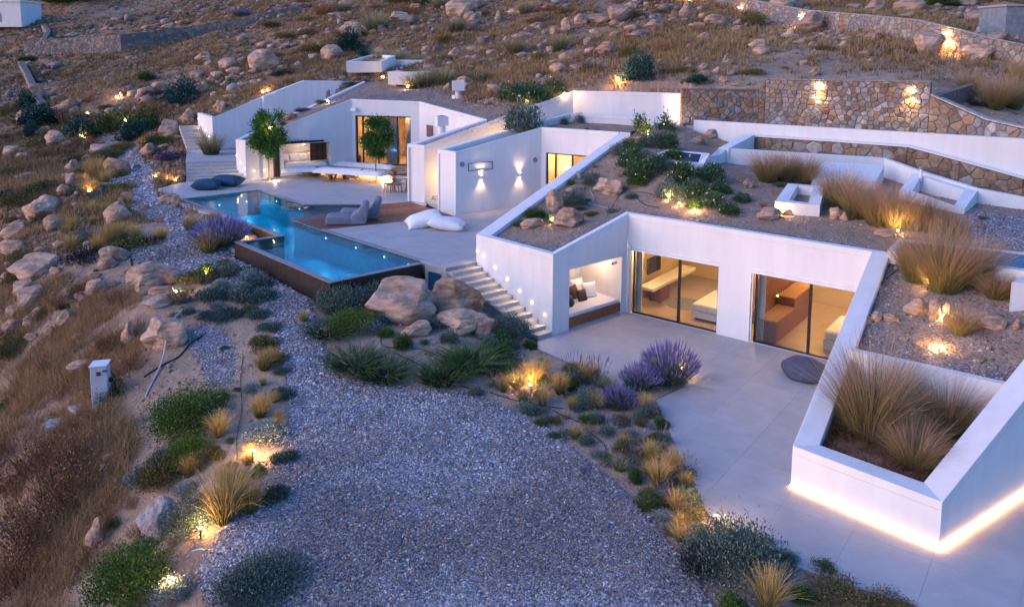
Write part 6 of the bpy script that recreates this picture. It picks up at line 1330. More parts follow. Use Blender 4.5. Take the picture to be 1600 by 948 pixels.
many('olivedome', [(246, 785, 92, 'olive domed shrub behind the large grey boulder'), (30, 423, 54, 'olive dome cushion on the left boulders', .9), (20, 330, 70, 'olive dome cushion on the left edge', .7), (1082, 828, 50, 'brownish domed shrub near the silver one'), (1325, 965, 130, 'brown-flowered low shrub at the bottom edge of the paving', .5), (1400, 968, 90, 'yellow-flowered low shrub at the bottom right edge', .4), (432, 95, 30, 'olive bush in the golden grass', .6), (480, 60, 40, 'olive bush uphill of the far house', .5), (445, 65, 36, 'olive bush near the field wall end', .5), (420, 45, 36, 'yellowish bush above the field wall end', .5), (925, 112, 44, 'olive bush left of the teal shrub', .5), (1180, 120, 50, 'olive bush above the ochre wall', .4), (1290, 80, 40, 'olive scrub among the rocks at the upper right', .4), (42, 155, 44, 'green-brown bush at the far left wall', .5)])
many('blackbush', [(122, 420, 84, 'black cushion bush sprawling over the long low boulder', 1.0), (118, 474, 40, 'black cushion bush under the long low boulder'), (6, 315, 48, 'black bush at the left edge', 1), (68, 348, 30, 'black little cushion between boulders'), (100, 490, 30, 'blackish scrub by the cracked rocks'), (520, 492, 40, 'dark mat under the rosemary bush', .5), (1098, 912, 96, 'dark purple-brown shrub left of the very large one', 1.4), (1530, 170, 34, 'blackish purple cushion above the coping', 1)])
many('teal', [(1000, 136, 56, 'tall teal shrub behind the white box court', .9), (545, 84, 46, 'teal shrub in the golden grass', .9), (566, 90, 20, 'little teal shrub beside the bigger one', .7), (48, 206, 74, 'teal shrub at the left with pink stones', .5), (125, 222, 64, 'teal shrub with lamps glowing beneath', .6), (200, 224, 60, 'teal shrub left of the dark broom', .6), (282, 172, 50, 'teal shrub above the hill steps', .9), (262, 160, 30, 'smaller teal shrub left of the bigger one', .7), (1090, 135, 46, 'low teal shrub above the ochre wall', .4), (440, 122, 40, 'teal-grey scrub above the white retaining wall', .3), (700, 100, 44, 'dark teal scrub right of the roof lights', .3)])
many('purple', [(337, 394, 74, 'broad purple lavender against the pool wall', .75), (968, 641, 52, 'compact violet lavender dome in the terrace bed', .7), (1050, 606, 76, 'tall purple lavender on the paved corner lit from within', .95), (1004, 612, 56, 'lighter purple lavender left of the tall one', .8), (1046, 792, 40, 'small purple cushion on the gravel edge', .5), (375, 28, 26, 'purple bush in the far field', .5), (915, 742, 16, 'tiny lilac plant in the lower bed', .6)])
many('purplemat', [(266, 254, 62, 'purple mat beside the entry steps', .8), (246, 246, 36, 'purple mat tip near the gravel', .8), (472, 176, 30, 'purplish plant on the far house strip', .8), (1530, 150, 30, 'purple mat on the upper right bank', .9)])
many('burgundy', [(188, 393, 30, 'dark red plant in the hedge row, left one', .9), (231, 384, 34, 'dark red plant in the hedge row, right one', .7), (1011, 652, 24, 'pinkish tuft at the bend of the paved edge', .9), (217, 385, 14, 'thin red stems between the grasses')])
many('sage', [(898, 602, 50, 'pink flowering sage at the back of the terrace bed, left one', 1.1), (935, 606, 50, 'pink flowering sage at the back of the terrace bed, right one', 1.0), (886, 690, 44, 'wispy grey plant in the lower bed, left one', .7), (952, 686, 40, 'wispy grey plant in the middle of the lower bed', .8), (978, 706, 40, 'wispy grey plant in front of the bend', .8), (1002, 700, 30, 'wispy green plant at the paved edge', .9), (958, 736, 44, 'wispy dry plant near the gravel in the lower bed', .7),
 (990, 728, 34, 'wispy silver-green plant beside the golden grass', .8), (925, 284, 26, 'small sage beside the pale smooth boulder', .7), (917, 264, 15, 'tiny sage along the sloping wall', .8), (933, 250, 16, 'tiny sage higher along the sloping wall', .8), (1076, 752, 40, 'wispy plant over the paved edge', .9), (935, 718, 34, 'grey wisp on the gravel edge', .6), (860, 660, 26, 'flat grey sage on the sand', .5), (970, 670, 28, 'green wisp behind the lavender dome', .8), (940, 660, 22, 'dry wisp between shrub and lavender', .7), (1075, 725, 22, 'thin green wisp at the paving', .9)])
many('oleander', [(988, 238, 32, 'oleander at the back left of the roof bed', .8), (985, 268, 42, 'white-flowered oleander near the sloping wall', .75), (1003, 292, 54, 'white-flowered oleander in front of the roof light', .8), (1028, 276, 44, 'oleander directly before the square roof light', .7), (1072, 294, 56, 'big oleander right of the glowing bush', .9), (1092, 314, 54, 'oleander in the middle of the row', .8), (1112, 290, 50, 'oleander behind the middle of the row', .8), (1116, 326, 44, 'oleander at the front of the row', .75), (1141, 338, 38, 'oleander at the front right of the row', .75), (1160, 318, 32, 'last oleander at the right of the row', .6), (1128, 305, 34, 'dense oleander behind the last ones', .7),
 (828, 166, 84, 'big oleander mound on the far house roof', .55), (798, 158, 54, 'oleander at the left of the roof mound', .55), (862, 150, 46, 'oleander at the right of the roof mound', .6), (1044, 234, 38, 'white-flowered bush behind the roof light', 1.0)])
many('scraggly', [(805, 207, 34, 'open twiggy bush on the narrow planter'), (852, 192, 36, 'open twiggy bush at the bend of the narrow planter', .8), (1003, 214, 36, 'open twiggy bush behind the roof bed', 1), (1040, 206, 38, 'open twiggy bush at the box court corner', .8), (440, 200, 16, 'reddish sprig over the far house wall', .6), (533, 138, 22, 'thin sprigs at the end of the far strip', .6)])
many('strappy', [(555, 590, 70, 'wide spiky rosette plant on the gravel edge, left one', .75), (598, 600, 64, 'wide spiky rosette plant on the gravel edge, right one', .75), (690, 602, 64, 'spiky rosette plant in front of the rock slab', .9), (731, 584, 70, 'darker spiky rosette plant under the rock slab', 1.0), (512, 530, 60, 'low spiky mat at the left of the dark shrub', .6), (740, 474, 34, 'spiky green plant between boulder and stairs', 1.5), (775, 590, 30, 'small rosette plant by the drip hose', .8)])
many('rustbrush', [(60, 770, 130, 'rust-brown dry bush below the electric box'), (100, 820, 150, 'dark rust bush in the middle of the lower left'), (40, 880, 150, 'dry rust bush in the lower left corner'), (112, 745, 96, 'olive and rust bush above the lower left'), (20, 945, 130, 'rust bush cut by the bottom left corner'), (10, 800, 100, 'rust bush at the left edge'), (150, 905, 90, 'thin brown bush beside the yellow-green shrub', .8), (130, 470, 70, 'brown dry bush below the black cushion', .7), (185, 480, 60, 'dry brown grass bush left of the pink boulder', .9), (170, 560, 70, 'red-brown dry bush behind the electric box', .8), (205, 585, 60, 'brown dry grass bush above the drain hose', .7), (80, 250, 70, 'reddish scrub on the left slope', .5), (45, 270, 60, 'dry scrub near the left edge', .6), (155, 665, 60, 'rust tuft right of the drain slabs', .7)])

def fill(poly, kinds, n, w0, w1, where, seed, gap=13):
    r_ = random.Random(seed); xs = [p[0] for p in poly]; ys = [p[1] for p in poly]; put = []; tries = 0
    while len(put) < n and tries < 4000:
        tries += 1; x, y = r_.uniform(min(xs), max(xs)), r_.uniform(min(ys), max(ys))
        if not inpoly([x], [y], poly)[0] or any(abs(x - a) < gap and abs(y - b) < gap * .6 for a, b in put): continue
        put.append((x, y)); kd = r_.choice(kinds); w_ = r_.uniform(w0, w1)
        wd = {'feather': 'golden grass tuft', 'greygreen': 'grey-green bush', 'dark': 'dark green bush', 'silver': 'silver bush', 'sage': 'wispy sage plant', 'leafy': 'bright green plant', 'mat': 'grey-green mat', 'olivemat': 'olive mat', 'olivedome': 'olive cushion', 'rustbrush': 'rusty dry bush', 'blackbush': 'blackish cushion', 'drytuft': 'straw-coloured tuft', 'teal': 'teal bush', 'purple': 'small lavender', 'burgundy': 'dark red plant', 'greengrass': 'pale grass clump'}[kd]
        sz_ = 'larger' if w_ > (w0 + w1) / 2 else 'smaller'; lb = f'{sz_} {wd} {where}'
        DUP2.setdefault(lb, []).append(plant(kd, x, y, w_, lb, h=r_.uniform(.7, 1.05), group='filler plants ' + where))
DUP2 = {}
fill([(836, 560), (880, 575), (950, 605), (1020, 620), (1045, 680), (1075, 760), (1100, 850), (1090, 900), (1050, 850), (985, 770), (920, 710), (850, 655), (760, 615), (790, 585)], ['sage', 'greygreen', 'dark', 'olivedome', 'drytuft', 'sage', 'feather', 'silver', 'greengrass', 'mat'], 74, 20, 40, 'in the terrace bed', 11, 11)
fill([(262, 440), (330, 415), (400, 440), (420, 500), (340, 520), (280, 500)], ['mat', 'olivemat', 'silver', 'mat', 'greygreen'], 16, 24, 52, 'on the island bed', 12, 20)
fill([(300, 530), (420, 540), (450, 640), (440, 720), (380, 760), (330, 720), (320, 620)], ['mat', 'silver', 'drytuft', 'olivemat', 'mat', 'feather'], 22, 18, 44, 'on the sand left of the gravel', 13, 18)
fill([(90, 250), (200, 240), (190, 350), (240, 395), (90, 400)], ['olivemat', 'drytuft', 'greygreen', 'olivedome', 'feather', 'mat'], 22, 20, 44, 'among the upper left grasses', 14, 16)
fill([(0, 180), (280, 150), (280, 235), (140, 240), (90, 330), (0, 420)], ['rustbrush', 'olivedome', 'teal', 'drytuft', 'blackbush', 'rustbrush', 'olivemat'], 26, 24, 60, 'on the upper left slope', 15, 24)
fill([(20, 440), (200, 490), (230, 600), (160, 640), (215, 760), (120, 860), (0, 900), (0, 480)], ['rustbrush', 'drytuft', 'olivedome', 'drytuft', 'rustbrush', 'olivemat'], 24, 30, 70, 'on the steep left slope', 16, 34)
fill([(500, 440), (590, 425), (670, 420), (670, 440), (600, 480), (500, 500)], ['greygreen', 'greygreen', 'silver', 'dark'], 10, 36, 56, 'under the pool end wall', 17, 20)
fill([(600, 500), (830, 545), (800, 600), (640, 560), (600, 545)], ['drytuft', 'dark', 'olivemat', 'greygreen', 'leafy'], 14, 18, 40, 'around the massive boulders', 18, 22)
fill([(200, 760), (340, 700), (330, 850), (250, 900), (130, 900)], ['greygreen', 'drytuft', 'silver', 'olivedome', 'rustbrush'], 12, 30, 60, 'near the big grey boulder', 19, 30)
fill([(470, 0), (1190, 0), (1190, 60), (1060, 128), (870, 126), (760, 90), (600, 60), (480, 90)], ['rustbrush', 'olivedome', 'drytuft', 'rustbrush', 'olivemat', 'greengrass'], 56, 18, 46, 'on the upper hill', 20, 22)
fill([(1210, 40), (1600, 110), (1600, 125), (1440, 122), (1200, 115)], ['olivedome', 'drytuft', 'rustbrush', 'olivemat'], 14, 16, 36, 'above the tall stone wall', 21, 22)
fill([(880, 300), (985, 215), (1000, 320), (940, 345), (800, 360)], ['drytuft', 'olivemat', 'sage', 'greygreen'], 12, 12, 26, 'on the front of the roof bed', 22, 16)
fill([(1180, 345), (1400, 375), (1540, 390), (1580, 340), (1500, 330), (1300, 300), (1180, 290)], ['drytuft', 'olivemat', 'drytuft'], 10, 14, 26, 'on the right half of the roof bed', 23, 16)
fill([(965, 245), (1010, 215), (1045, 225), (1060, 265), (1165, 300), (1150, 335), (1060, 330), (985, 300)], ['greygreen', 'leafy', 'greygreen', 'dark'], 14, 26, 40, 'among the roof oleanders', 24, 14)
for lb, os_ in DUP2.items():
    if len(os_) > 1:
        os_.sort(key=lambda o: proj(o.location)[0]); nm = ('leftmost', 'second from left', 'third from left', 'fourth from left', 'fifth from left', 'sixth from left', 'seventh from left', 'eighth from left', 'ninth from left', 'tenth from left')
        for i, o in enumerate(os_): o['label'] = (('rightmost' if i == len(os_) - 1 else nm[min(i, 9)]) + ' ' + lb)
# ---- wild dry grass on the open hillside
def field(name, label, q, hgt, wid, per, pal_root, pal_tip, lean=.5, spread=.25, hq=False):
    n = len(q); k = per; N = n * k; c = np.repeat(q, k, 0) + rng.normal(0, 1, (N, 2)) * (spread * np.repeat(hgt, k))[:, None]
    z = bil(c[:, 0], c[:, 1]); H = np.repeat(hgt, k) * rng.uniform(.5, 1.15, N); az = rng.uniform(0, 2 * np.pi, N); ln = rng.normal(0, lean, (N, 2)) * .6
    w = np.repeat(wid, k) * rng.uniform(.6, 1.4, N); sd = np.c_[np.cos(az), np.sin(az)] * w[:, None]; b = np.c_[c, z - .03]
    mid = b + np.c_[ln * H[:, None] * .35, H * .55]; tip = b + np.c_[ln * H[:, None], H * (1 - .25 * np.minimum(1, np.linalg.norm(ln, axis=1)))]
    z0_ = np.zeros((N, 1)); S = np.c_[sd, z0_]
    V = np.stack([b - S, b + S, mid + S * .7, mid - S * .7, tip], 1).reshape(-1, 3); i = (np.arange(N) * 5)[:, None, None]
    F3 = (i + np.array([[0, 1, 2], [0, 2, 3], [3, 2, 4]] if hq else [[0, 1, 4]])[None]).reshape(-1, 3)
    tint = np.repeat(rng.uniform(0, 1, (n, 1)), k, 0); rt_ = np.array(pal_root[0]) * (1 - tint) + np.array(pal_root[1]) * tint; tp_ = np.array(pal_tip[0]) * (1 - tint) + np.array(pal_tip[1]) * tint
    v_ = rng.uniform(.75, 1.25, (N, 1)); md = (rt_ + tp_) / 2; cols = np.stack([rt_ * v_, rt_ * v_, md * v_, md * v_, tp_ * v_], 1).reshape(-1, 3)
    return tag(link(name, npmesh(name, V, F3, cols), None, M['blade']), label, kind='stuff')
hill_d = lambda x, y: np.clip((y - 40) / 14 + np.clip((-x - 14) / 8, 0, 3), 0, 1) * np.clip(.6 + fbm(x, y, .16, 41, 4) * 1.7, .02, 1)
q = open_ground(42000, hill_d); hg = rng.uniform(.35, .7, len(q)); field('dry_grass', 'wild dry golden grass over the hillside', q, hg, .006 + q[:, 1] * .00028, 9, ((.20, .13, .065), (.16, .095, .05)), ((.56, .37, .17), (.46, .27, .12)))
q = open_ground(14000, lambda x, y: np.clip((y - 44) / 20 + np.clip((-x - 12) / 8, 0, 1), 0, 1) * np.clip(.1 + fbm(x, y, .2, 47, 4) * 2.2, .0, 1)); field('dry_grass', 'greener and brown scrub mixed into the hillside grass', q, rng.uniform(.2, .45, len(q)), .01 + q[:, 1] * .0004, 8, ((.07, .07, .035), (.10, .065, .04)), ((.15, .15, .07), (.20, .12, .07)), .8, .5)
q = open_ground(24000, lambda x, y: np.clip((y - 42) / 10 + np.clip((-x - 12) / 8, 0, 1), 0, 1) * np.clip(.35 + fbm(x, y, .24, 49, 4) * 2.2, .0, 1)); field('dry_grass', 'rust-brown low scrub covering the slopes between the rocks', q, rng.uniform(.15, .4, len(q)), .01 + q[:, 1] * .0003, 7, ((.09, .05, .03), (.07, .045, .03)), ((.24, .12, .06), (.19, .11, .06)), .9, .5)
left_poly = [P(x, y, z) for x, y, z in ((-60, 960, -3), (-200, 560, -3), (-60, 420, 0), (130, 440, .5), (215, 480, .6), (220, 560, .2), (160, 610, -.6), (215, 700, -.8), (180, 800, -1.2), (130, 860, -1.8), (100, 960, -2.2))]
q = sample_poly([XY(v) for v in left_poly], 5200, lambda x, y: np.clip(.45 + fbm(x, y, .7, 51) * 1.6, .02, 1)); field('dry_grass', 'long straw-coloured grass on the steep left drop', q, rng.uniform(.25, .6, len(q)), np.full(len(q), .0045), 22, ((.20, .13, .06), (.17, .09, .045)), ((.66, .45, .21), (.50, .28, .12)), .8, .3, True)
q = sample_poly([XY(P(x, y, z)) for x, y, z in ((0, 250, 1.2), (120, 230, 2), (100, 330, 1), (0, 400, 0))] , 1500, lambda x, y: np.clip(.5 + fbm(x, y, .5, 52) * 1.6, .02, 1)); field('dry_grass', 'thin grass on the upper left slope', q, rng.uniform(.3, .6, len(q)), np.full(len(q), .012), 12, ((.13, .09, .05), (.12, .07, .04)), ((.34, .24, .15), (.26, .15, .08)), .7, .4)
# dry litter in the wedge planter
n = 260; q = sample_poly(plp, n); L_ = blades(1, .3, 1, .1, .004, (.1, .05, .03), (.2, .1, .05), seed=2)
vv = [shifted(blades(26, .35, 1.2, .12, .004, (.07, .035, .02), (.20, .09, .045), lean=.9, seed=i), a, b) for i, (a, b) in enumerate(q)]
V, Fc, Cc = comb(*vv); V[:, 2] += .82; tag(link('dry_leaves', npmesh('dry_leaves', V, Fc, Cc), None, M['blade']), 'reddish dry litter on the wedge planter floor', kind='stuff')

# ---- trees
def tree(px, py, cx, cy, cw, chh, label, seed, tr=.05):
    p = P(px, py, ZU); s = p.y / 1200; t = thing('standard_tree', label, 'tree', p)
    top = PD(cx, cy, p.y); H_ = top.z - p.z; R_ = cw * s / 1.85; RZ = chh * s / 2; rs = random.Random(seed)
    pts = [p + Vector((0, 0, 0))] + [p + Vector((rs.uniform(-.03, .03), rs.uniform(-.03, .03), H_ * k)) for k in (.3, .6, .85, 1.1)]
    parts = [tube(pts, [tr, tr * .85, tr * .75, tr * .65, tr * .3], 8)]
    for i in range(7):
        a = rs.uniform(0, 6.28); st_ = p + Vector((0, 0, H_ * rs.uniform(.72, 1.0))); en = Vector((p.x, p.y, p.z + H_)) + Vector((math.cos(a) * R_ * .75, math.sin(a) * R_ * .75, rs.uniform(-.3, .7) * RZ))
        parts.append(tube([st_, (st_ + en) / 2 + Vector((0, 0, .1)), en], [tr * .4, tr * .28, tr * .1], 5))
    mesh('trunk', *merge(*parts), M['bark'], t)
    g = np.random.default_rng(seed); K = 30; cd_ = nrm(g.normal(0, 1, (K, 3))) * g.uniform(.3, 1.12, (K, 1)); n = 15000; k = g.integers(0, K, n)
    pp = cd_[k] * np.array([R_, R_, RZ]) * .95 + g.normal(0, 1, (n, 3)) * R_ * .17; dr = nrm(nrm(pp) + g.normal(0, .6, (n, 3)) + np.array([0, 0, -.1])); si = nrm(np.cross(dr, g.normal(0, 1, (n, 3)))); s_ = .058 * g.uniform(.6, 1.3, (n, 1))
    V = np.stack([pp, pp + dr * s_ + si * s_ * .55, pp + dr * s_ * 2.2, pp + dr * s_ - si * s_ * .55], 1).reshape(-1, 3); V[:, 2] += H_
    cc = np.array([(.04, .11, .02), (.07, .17, .03), (.10, .22, .035), (.05, .12, .03)])[g.integers(0, 4, n)] * g.uniform(.7, 1.3, (n, 1))
    o = link('crown', npmesh('crown', V, (np.arange(n) * 4)[:, None] + np.arange(4)[None], np.repeat(cc, 4, 0)), t, M['leaf'])
    mesh('tree_pit', *cyl((p.x, p.y, ZU + .003), .5, .012, 28), M['soil'], t); return t, p, H_, R_
tr1 = tree(421, 280.5, 421, 212, 50, 76, 'shaggy upright tree left of the pergola daybed', 3, .045)
tr2 = tree(588, 285, 590, 214, 48, 56, 'round clipped tree before the tall glazed door', 4, .045)
# ------------------------------------------------------------------ furniture
def pillow(name, label, cat, c, sx, sy, h, rz, mt, tilt=(0, 0), group=None, parent=None, n=14, pinch=.14, sag=0):
    us = np.linspace(-1, 1, n); U, V_ = np.meshgrid(us, us); e = (1 - np.abs(U) ** 2.6) * (1 - np.abs(V_) ** 2.6); hz = np.clip(e, 0, 1) ** .45
    k = 1 - pinch * (np.abs(U) * np.abs(V_)) ** 0 * 0; X = U * (1 - pinch * (1 - np.abs(V_) ** 2) * np.abs(U) ** 3 * .6); Y = V_ * (1 - pinch * (1 - np.abs(U) ** 2) * np.abs(V_) ** 3 * .6)
    wr = fbm(U + c[0], V_ + c[1], 2.2, 3, 3) * .12; top = hz * (.5 + wr * .9) * h; bot = -hz * .5 * h * (1 - sag)
    Vt = np.stack([X * sx / 2, Y * sy / 2, top], -1).reshape(-1, 3); Vb = np.stack([X * sx / 2, Y * sy / 2, bot], -1).reshape(-1, 3); Vv = np.concatenate([Vt, Vb])
    ii = np.arange(n * n).reshape(n, n); f1 = np.stack([ii[:-1, :-1], ii[:-1, 1:], ii[1:, 1:], ii[1:, :-1]], -1).reshape(-1, 4); f2 = f1[:, ::-1] + n * n
    me = npmesh(name, Vv, np.concatenate([f1, f2]), smooth=True); bm = bmesh.new(); bm.from_mesh(me); bmesh.ops.remove_doubles(bm, verts=bm.verts, dist=.002); bm.to_mesh(me); bm.free()
    me.polygons.foreach_set('use_smooth', [True] * len(me.polygons)); me.materials.append(mt); o = bpy.data.objects.new(name, me); C.objects.link(o)
    o.location = Vector(c); o.rotation_euler = (tilt[0], tilt[1], rz)
    if parent: o.parent = parent; o.location = Vector(c) - parent.location
    if label: tag(o, label, cat, group)
    return o
p = P(662, 355, ZU); pillow('floor_cushion', 'white floor cushion lying behind the other near the sloping wall', 'cushion', (p.x, p.y + .25, ZU + .30), 1.75, 1.25, .6, .3, M['cushion'], (.12, -.25))
p = P(698, 359, ZU); pillow('floor_cushion', 'white floor cushion in front, nearest the sloping wall', 'cushion', (p.x, p.y + .15, ZU + .26), 1.7, 1.2, .56, -.1, M['cushion'], (0, .12))
p = P(320, 297, ZU); pillow('floor_cushion', 'dark blue floor cushion nearest the pool corner', 'cushion', (p.x, p.y + .3, ZU + .27), 1.6, 1.2, .6, .15, M['blue_fabric'], (0, 0))
p = P(351, 292, ZU); pillow('floor_cushion', 'dark blue floor cushion nearest the entry steps', 'cushion', (p.x, p.y + .45, ZU + .3), 1.8, 1.25, .62, -.12, M['blue_fabric'], (.05, .05))
# loungers: soft low chaise with raised back
def lounger(a, b, w_, label):
    a, b = XY(a), XY(b); d = (b - a).normalized(); L = (b - a).length; nn = Vector((-d.y, d.x)); z = ZU + .012; t = thing('lounger', label, 'lounger', (a.x, a.y, z), 'grey loungers on the deck')
    def ext(prof, name, inset_=0.0, mt=M['grey_fabric']):
        n = len(prof); rows = [(-w_ / 2 + inset_, 1.0), (0, 1.03), (w_ / 2 - inset_, 1.0)]; V = []
        cx_ = sum(p[0] for p in prof) / n; cz_ = sum(p[1] for p in prof) / n
        for o_, sc in rows:
            for (s, h) in prof: q = a + d * (cx_ + (s - cx_) * sc) + nn * o_; V.append((q.x, q.y, z + max(0.004, cz_ + (h - cz_) * sc)))
        Fc = [(r * n + i, r * n + (i + 1) % n, (r + 1) * n + (i + 1) % n, (r + 1) * n + i) for r in range(len(rows) - 1) for i in range(n)] + [tuple(range(n))[::-1], tuple(range((len(rows) - 1) * n, len(rows) * n))]
        bm = bmesh.new(); vv = [bm.verts.new(v) for v in V]; [bm.faces.new([vv[i] for i in f]) for f in Fc]; bmesh.ops.recalc_face_normals(bm, faces=bm.faces); bm.verts.index_update()
        VV = [tuple(v.co) for v in bm.verts]; FF_ = [tuple(v.index for v in f.verts) for f in bm.faces]; bm.free()
        o = mesh(name, VV, FF_, mt, t, smooth=True); md = bevel(o, .075, 4).modifiers[0]; md.angle_limit = R(25); return o
    ext([(0, .0), (0, .36), (.12, .42), (L * .5, .38), (L * .68, .34), (L * .68, 0)], 'seat'); ext([(L * .70, .0), (L * .66, .36), (L * .80, .66), (L * .88, .98), (L * 1.0, 1.0), (L * 1.04, .85), (L * .99, .3), (L * .97, 0)], 'backrest')
    ext([(L * .63, .0), (L * .60, .40), (L * .70, .52), (L * .80, .60), (L * .93, .5), (L * .95, 0)], 'side_bolster', -.02)
    return t
la, lb_ = P(511, 349, ZU), P(578, 350, ZU); lounger(la, Vector((lb_.x - .15, lb_.y + .25, 0)), .95, 'grey soft lounger nearest the camera on the wooden deck')
d_ = Vector((.4, 1.1, 0)); lounger(la + d_, Vector((lb_.x - .15, lb_.y + .25, 0)) + d_, .95, 'grey soft lounger behind the other on the wooden deck')
# pergola daybed set in front of the wall recess
pa_ = XY(P(433, 276.5, ZU)); q_ = PD(519, 250, 49.75); pb_ = Vector((q_.x, q_.y)); pd_ = (pb_ - pa_).normalized(); pn_ = Vector((-pd_.y, pd_.x)); pL = (pb_ - pa_).length; zt_ = 4.12; pang = math.atan2(pd_.y, pd_.x)
pgt = thing('pergola_daybed', 'dark framed pergola daybed with a slatted roof and lattice side', 'pergola', (pa_.x, pa_.y, ZU))
pp_ = lambda s, o_: pa_ + pd_ * s + pn_ * o_
def pbox(s, o_, w_, d_, z0, z1): c_ = pp_(s, o_); return box((c_.x, c_.y, z0), (w_, d_, z1 - z0), pang)
mesh('side_panel', *pbox(0, .45, .34, 1.0, ZU + .003, zt_ - .122), M['dark_metal'], pgt)
for s, o_ in ((pL, 0), (pL, .75)): mesh('post', *pbox(s, o_, .1, .1, ZP, zt_ - .122), M['dark_metal'], pgt)
mesh('roof_beam', *pbox(pL / 2 - .05, -.02, pL + .4, .1, zt_ - .12, zt_), M['dark_metal'], pgt); mesh('roof_beam', *pbox(pL, .4, .1, .7, zt_ - .12, zt_ - .003), M['dark_metal'], pgt)
for i in range(18): mesh('slat', *pbox(-.1 + (pL + .1) * i / 17, .5, .12, 1.0, zt_ + .004, zt_ + .04), M['wood'], pgt)
for i in range(4): mesh('lattice_bar', *pbox(pL - 1.15 + i * .36, .62, .035, .035, ZP + .3, zt_ - .13), M['dark_metal'], pgt)
for i in range(3): mesh('lattice_bar', *pbox(pL - .6, .60, 1.2, .03, ZP + .55 + i * .42, ZP + .59 + i * .42), M['dark_metal'], pgt)
mesh('lattice_backing', *pbox(pL - .6, .70, 1.25, .02, ZP + .3, zt_ - .14), M['wicker'], pgt)
def mattress(label, a, b, w_, h, z, seed=0, parent=None, mt=None, n=26):
    a, b = XY(a), XY(b); L = (b - a).length; c_ = (a + b) / 2; rz = math.atan2((b - a).y, (b - a).x); me_n = 'long_cushion'
    us = np.linspace(-1, 1, n); vs_ = np.linspace(-1, 1, 9); U, V_ = np.meshgrid(us, vs_); hz = np.clip((1 - np.abs(U) ** 14) * (1 - np.abs(V_) ** 4), 0, 1) ** .4
    lump = 1 + .22 * fbm(U * L + seed, V_, 1.6, seed, 3) - .12 * (np.cos(U * L * math.pi / .9) > .985); top = hz * h * lump
    Vt = np.stack([U * L / 2, V_ * w_ / 2, top], -1).reshape(-1, 3); k = U.shape; ii = np.arange(k[0] * k[1]).reshape(k); f1 = np.stack([ii[:-1, :-1], ii[:-1, 1:], ii[1:, 1:], ii[1:, :-1]], -1).reshape(-1, 4)
    me = npmesh(me_n, Vt, f1, smooth=True); me.materials.append(mt or M['cushion']); o = bpy.data.objects.new(me_n, me); C.objects.link(o); o.location = (c_.x, c_.y, z); o.rotation_euler = (0, 0, rz)
    if parent: o.parent = parent; o.location -= parent.location
    if label: tag(o, label, 'cushion', None)
    return o
mattress('long white cushion along the front of the seating platform', P(494, 268, ZP), P(602, 275, ZP), .95, .30, ZP, 1)
mattress('thinner white cushion laid behind the long front one', P(519, 257, ZP), P(616, 264, ZP), .75, .24, ZP, 2)
mattress('white mattress inside the daybed recess', on(L2, L3, rs0 + .05, .85), on(L2, L3, rs1 - .05, .85), 1.5, .32, ZP - .05, 3)
mattress('white cushion at the open front of the pergola', P(440, 268.5, ZP), P(497, 267, ZP), .7, .26, ZP - .01, 5)
for i, (s_, lb) in enumerate(((.35, 'leftmost'), (1.0, 'second'), (1.6, 'third'), (2.2, 'rightmost'))):
    pillow('pillow', f'{lb} white pillow leaning at the back of the daybed recess', 'pillow', on(L2, L3, rs0 + s_, 1.35, ZP + .52), .7, .6, .2, pang + random.uniform(-.2, .2), M['cushion'], (1.15, 0), 'pillows on the daybed')
lamp('recess_light', on(L2, L3, (rs0 + rs1) / 2, .8, rz1 - .15), 3.2, (1, .68, .5), parent=lh, r=.08, er=.04, aim=on(L2, L3, (rs0 + rs1) / 2, .8, 0))
def seated(name, label, cat, px, py): p = P(px, py, ZU); return thing(name, label, cat, (p.x, p.y, ZU)), p
# pouf, tables, chairs
t, p = seated('wicker_pouf', 'wide brown woven pouf in front of the daybed cushions', 'pouf', 484, 276)
ring_ = [cyl((p.x, p.y + .5, ZU + .004 + .11 * k), .52 + .03 * math.sin(k * 1.2), .10, 22, .54) for k in range(4)]; mesh('basket', *merge(*ring_), M['wicker'], t)
t, p = seated('round_rug', 'small round straw rug under the low wooden table', 'rug', 520, 282); mesh('weave', *cyl((p.x, p.y, ZU + .004), .62, .015, 26), M['wood_pale'], t)
t, p = seated('low_table', 'low wooden coffee table on the round rug', 'table', 519, 281); p.z = ZU + .02
mesh('table_top', *cyl((p.x, p.y, ZU + .36), .42, .06, 20), M['wood_pale'], t)
for i in range(3): a = i * 2.09; mesh('leg', *beam((p.x + .13 * math.cos(a), p.y + .13 * math.sin(a), ZU + .02), (p.x + .26 * math.cos(a), p.y + .26 * math.sin(a), ZU + .355), .14, .1), M['wood'], t)
t, p = seated('wicker_stool', 'small dark woven stool left of the lounge chair', 'stool', 541, 280); mesh('basket', *cyl((p.x, p.y, ZU + .004), .2, .3, 16, .23), M['wicker'], t)
t, p = seated('lounge_chair', 'wooden lounge chair with a tilted back near the round tree', 'chair', 553, 284)
b0 = Vector((p.x, p.y, ZU))
for s in (-.28, .28):
    mesh('leg', *beam(b0 + Vector((-.42, s, .003)), b0 + Vector((-.25, s, .38)), .05, .04), M['wood_pale'], t); mesh('leg', *beam(b0 + Vector((.48, s, .003)), b0 + Vector((-.1, s, .36)), .05, .04), M['wood_pale'], t)
mesh('seat', *beam(b0 + Vector((-.4, 0, .36)), b0 + Vector((.22, 0, .24)), .6, .04), M['wood_pale'], t)
for i in range(5): mesh('back_slat', *beam(b0 + Vector((.2, -.24 + i * .12, .24)), b0 + Vector((.52, -.24 + i * .12, .80)), .08, .03), M['wood_pale'], t)
t, p = seated('wooden_crate', 'brown wooden crate beside the tall glazed door', 'crate', 556, 258); p = P(557, 253.5, ZP); t.location = p
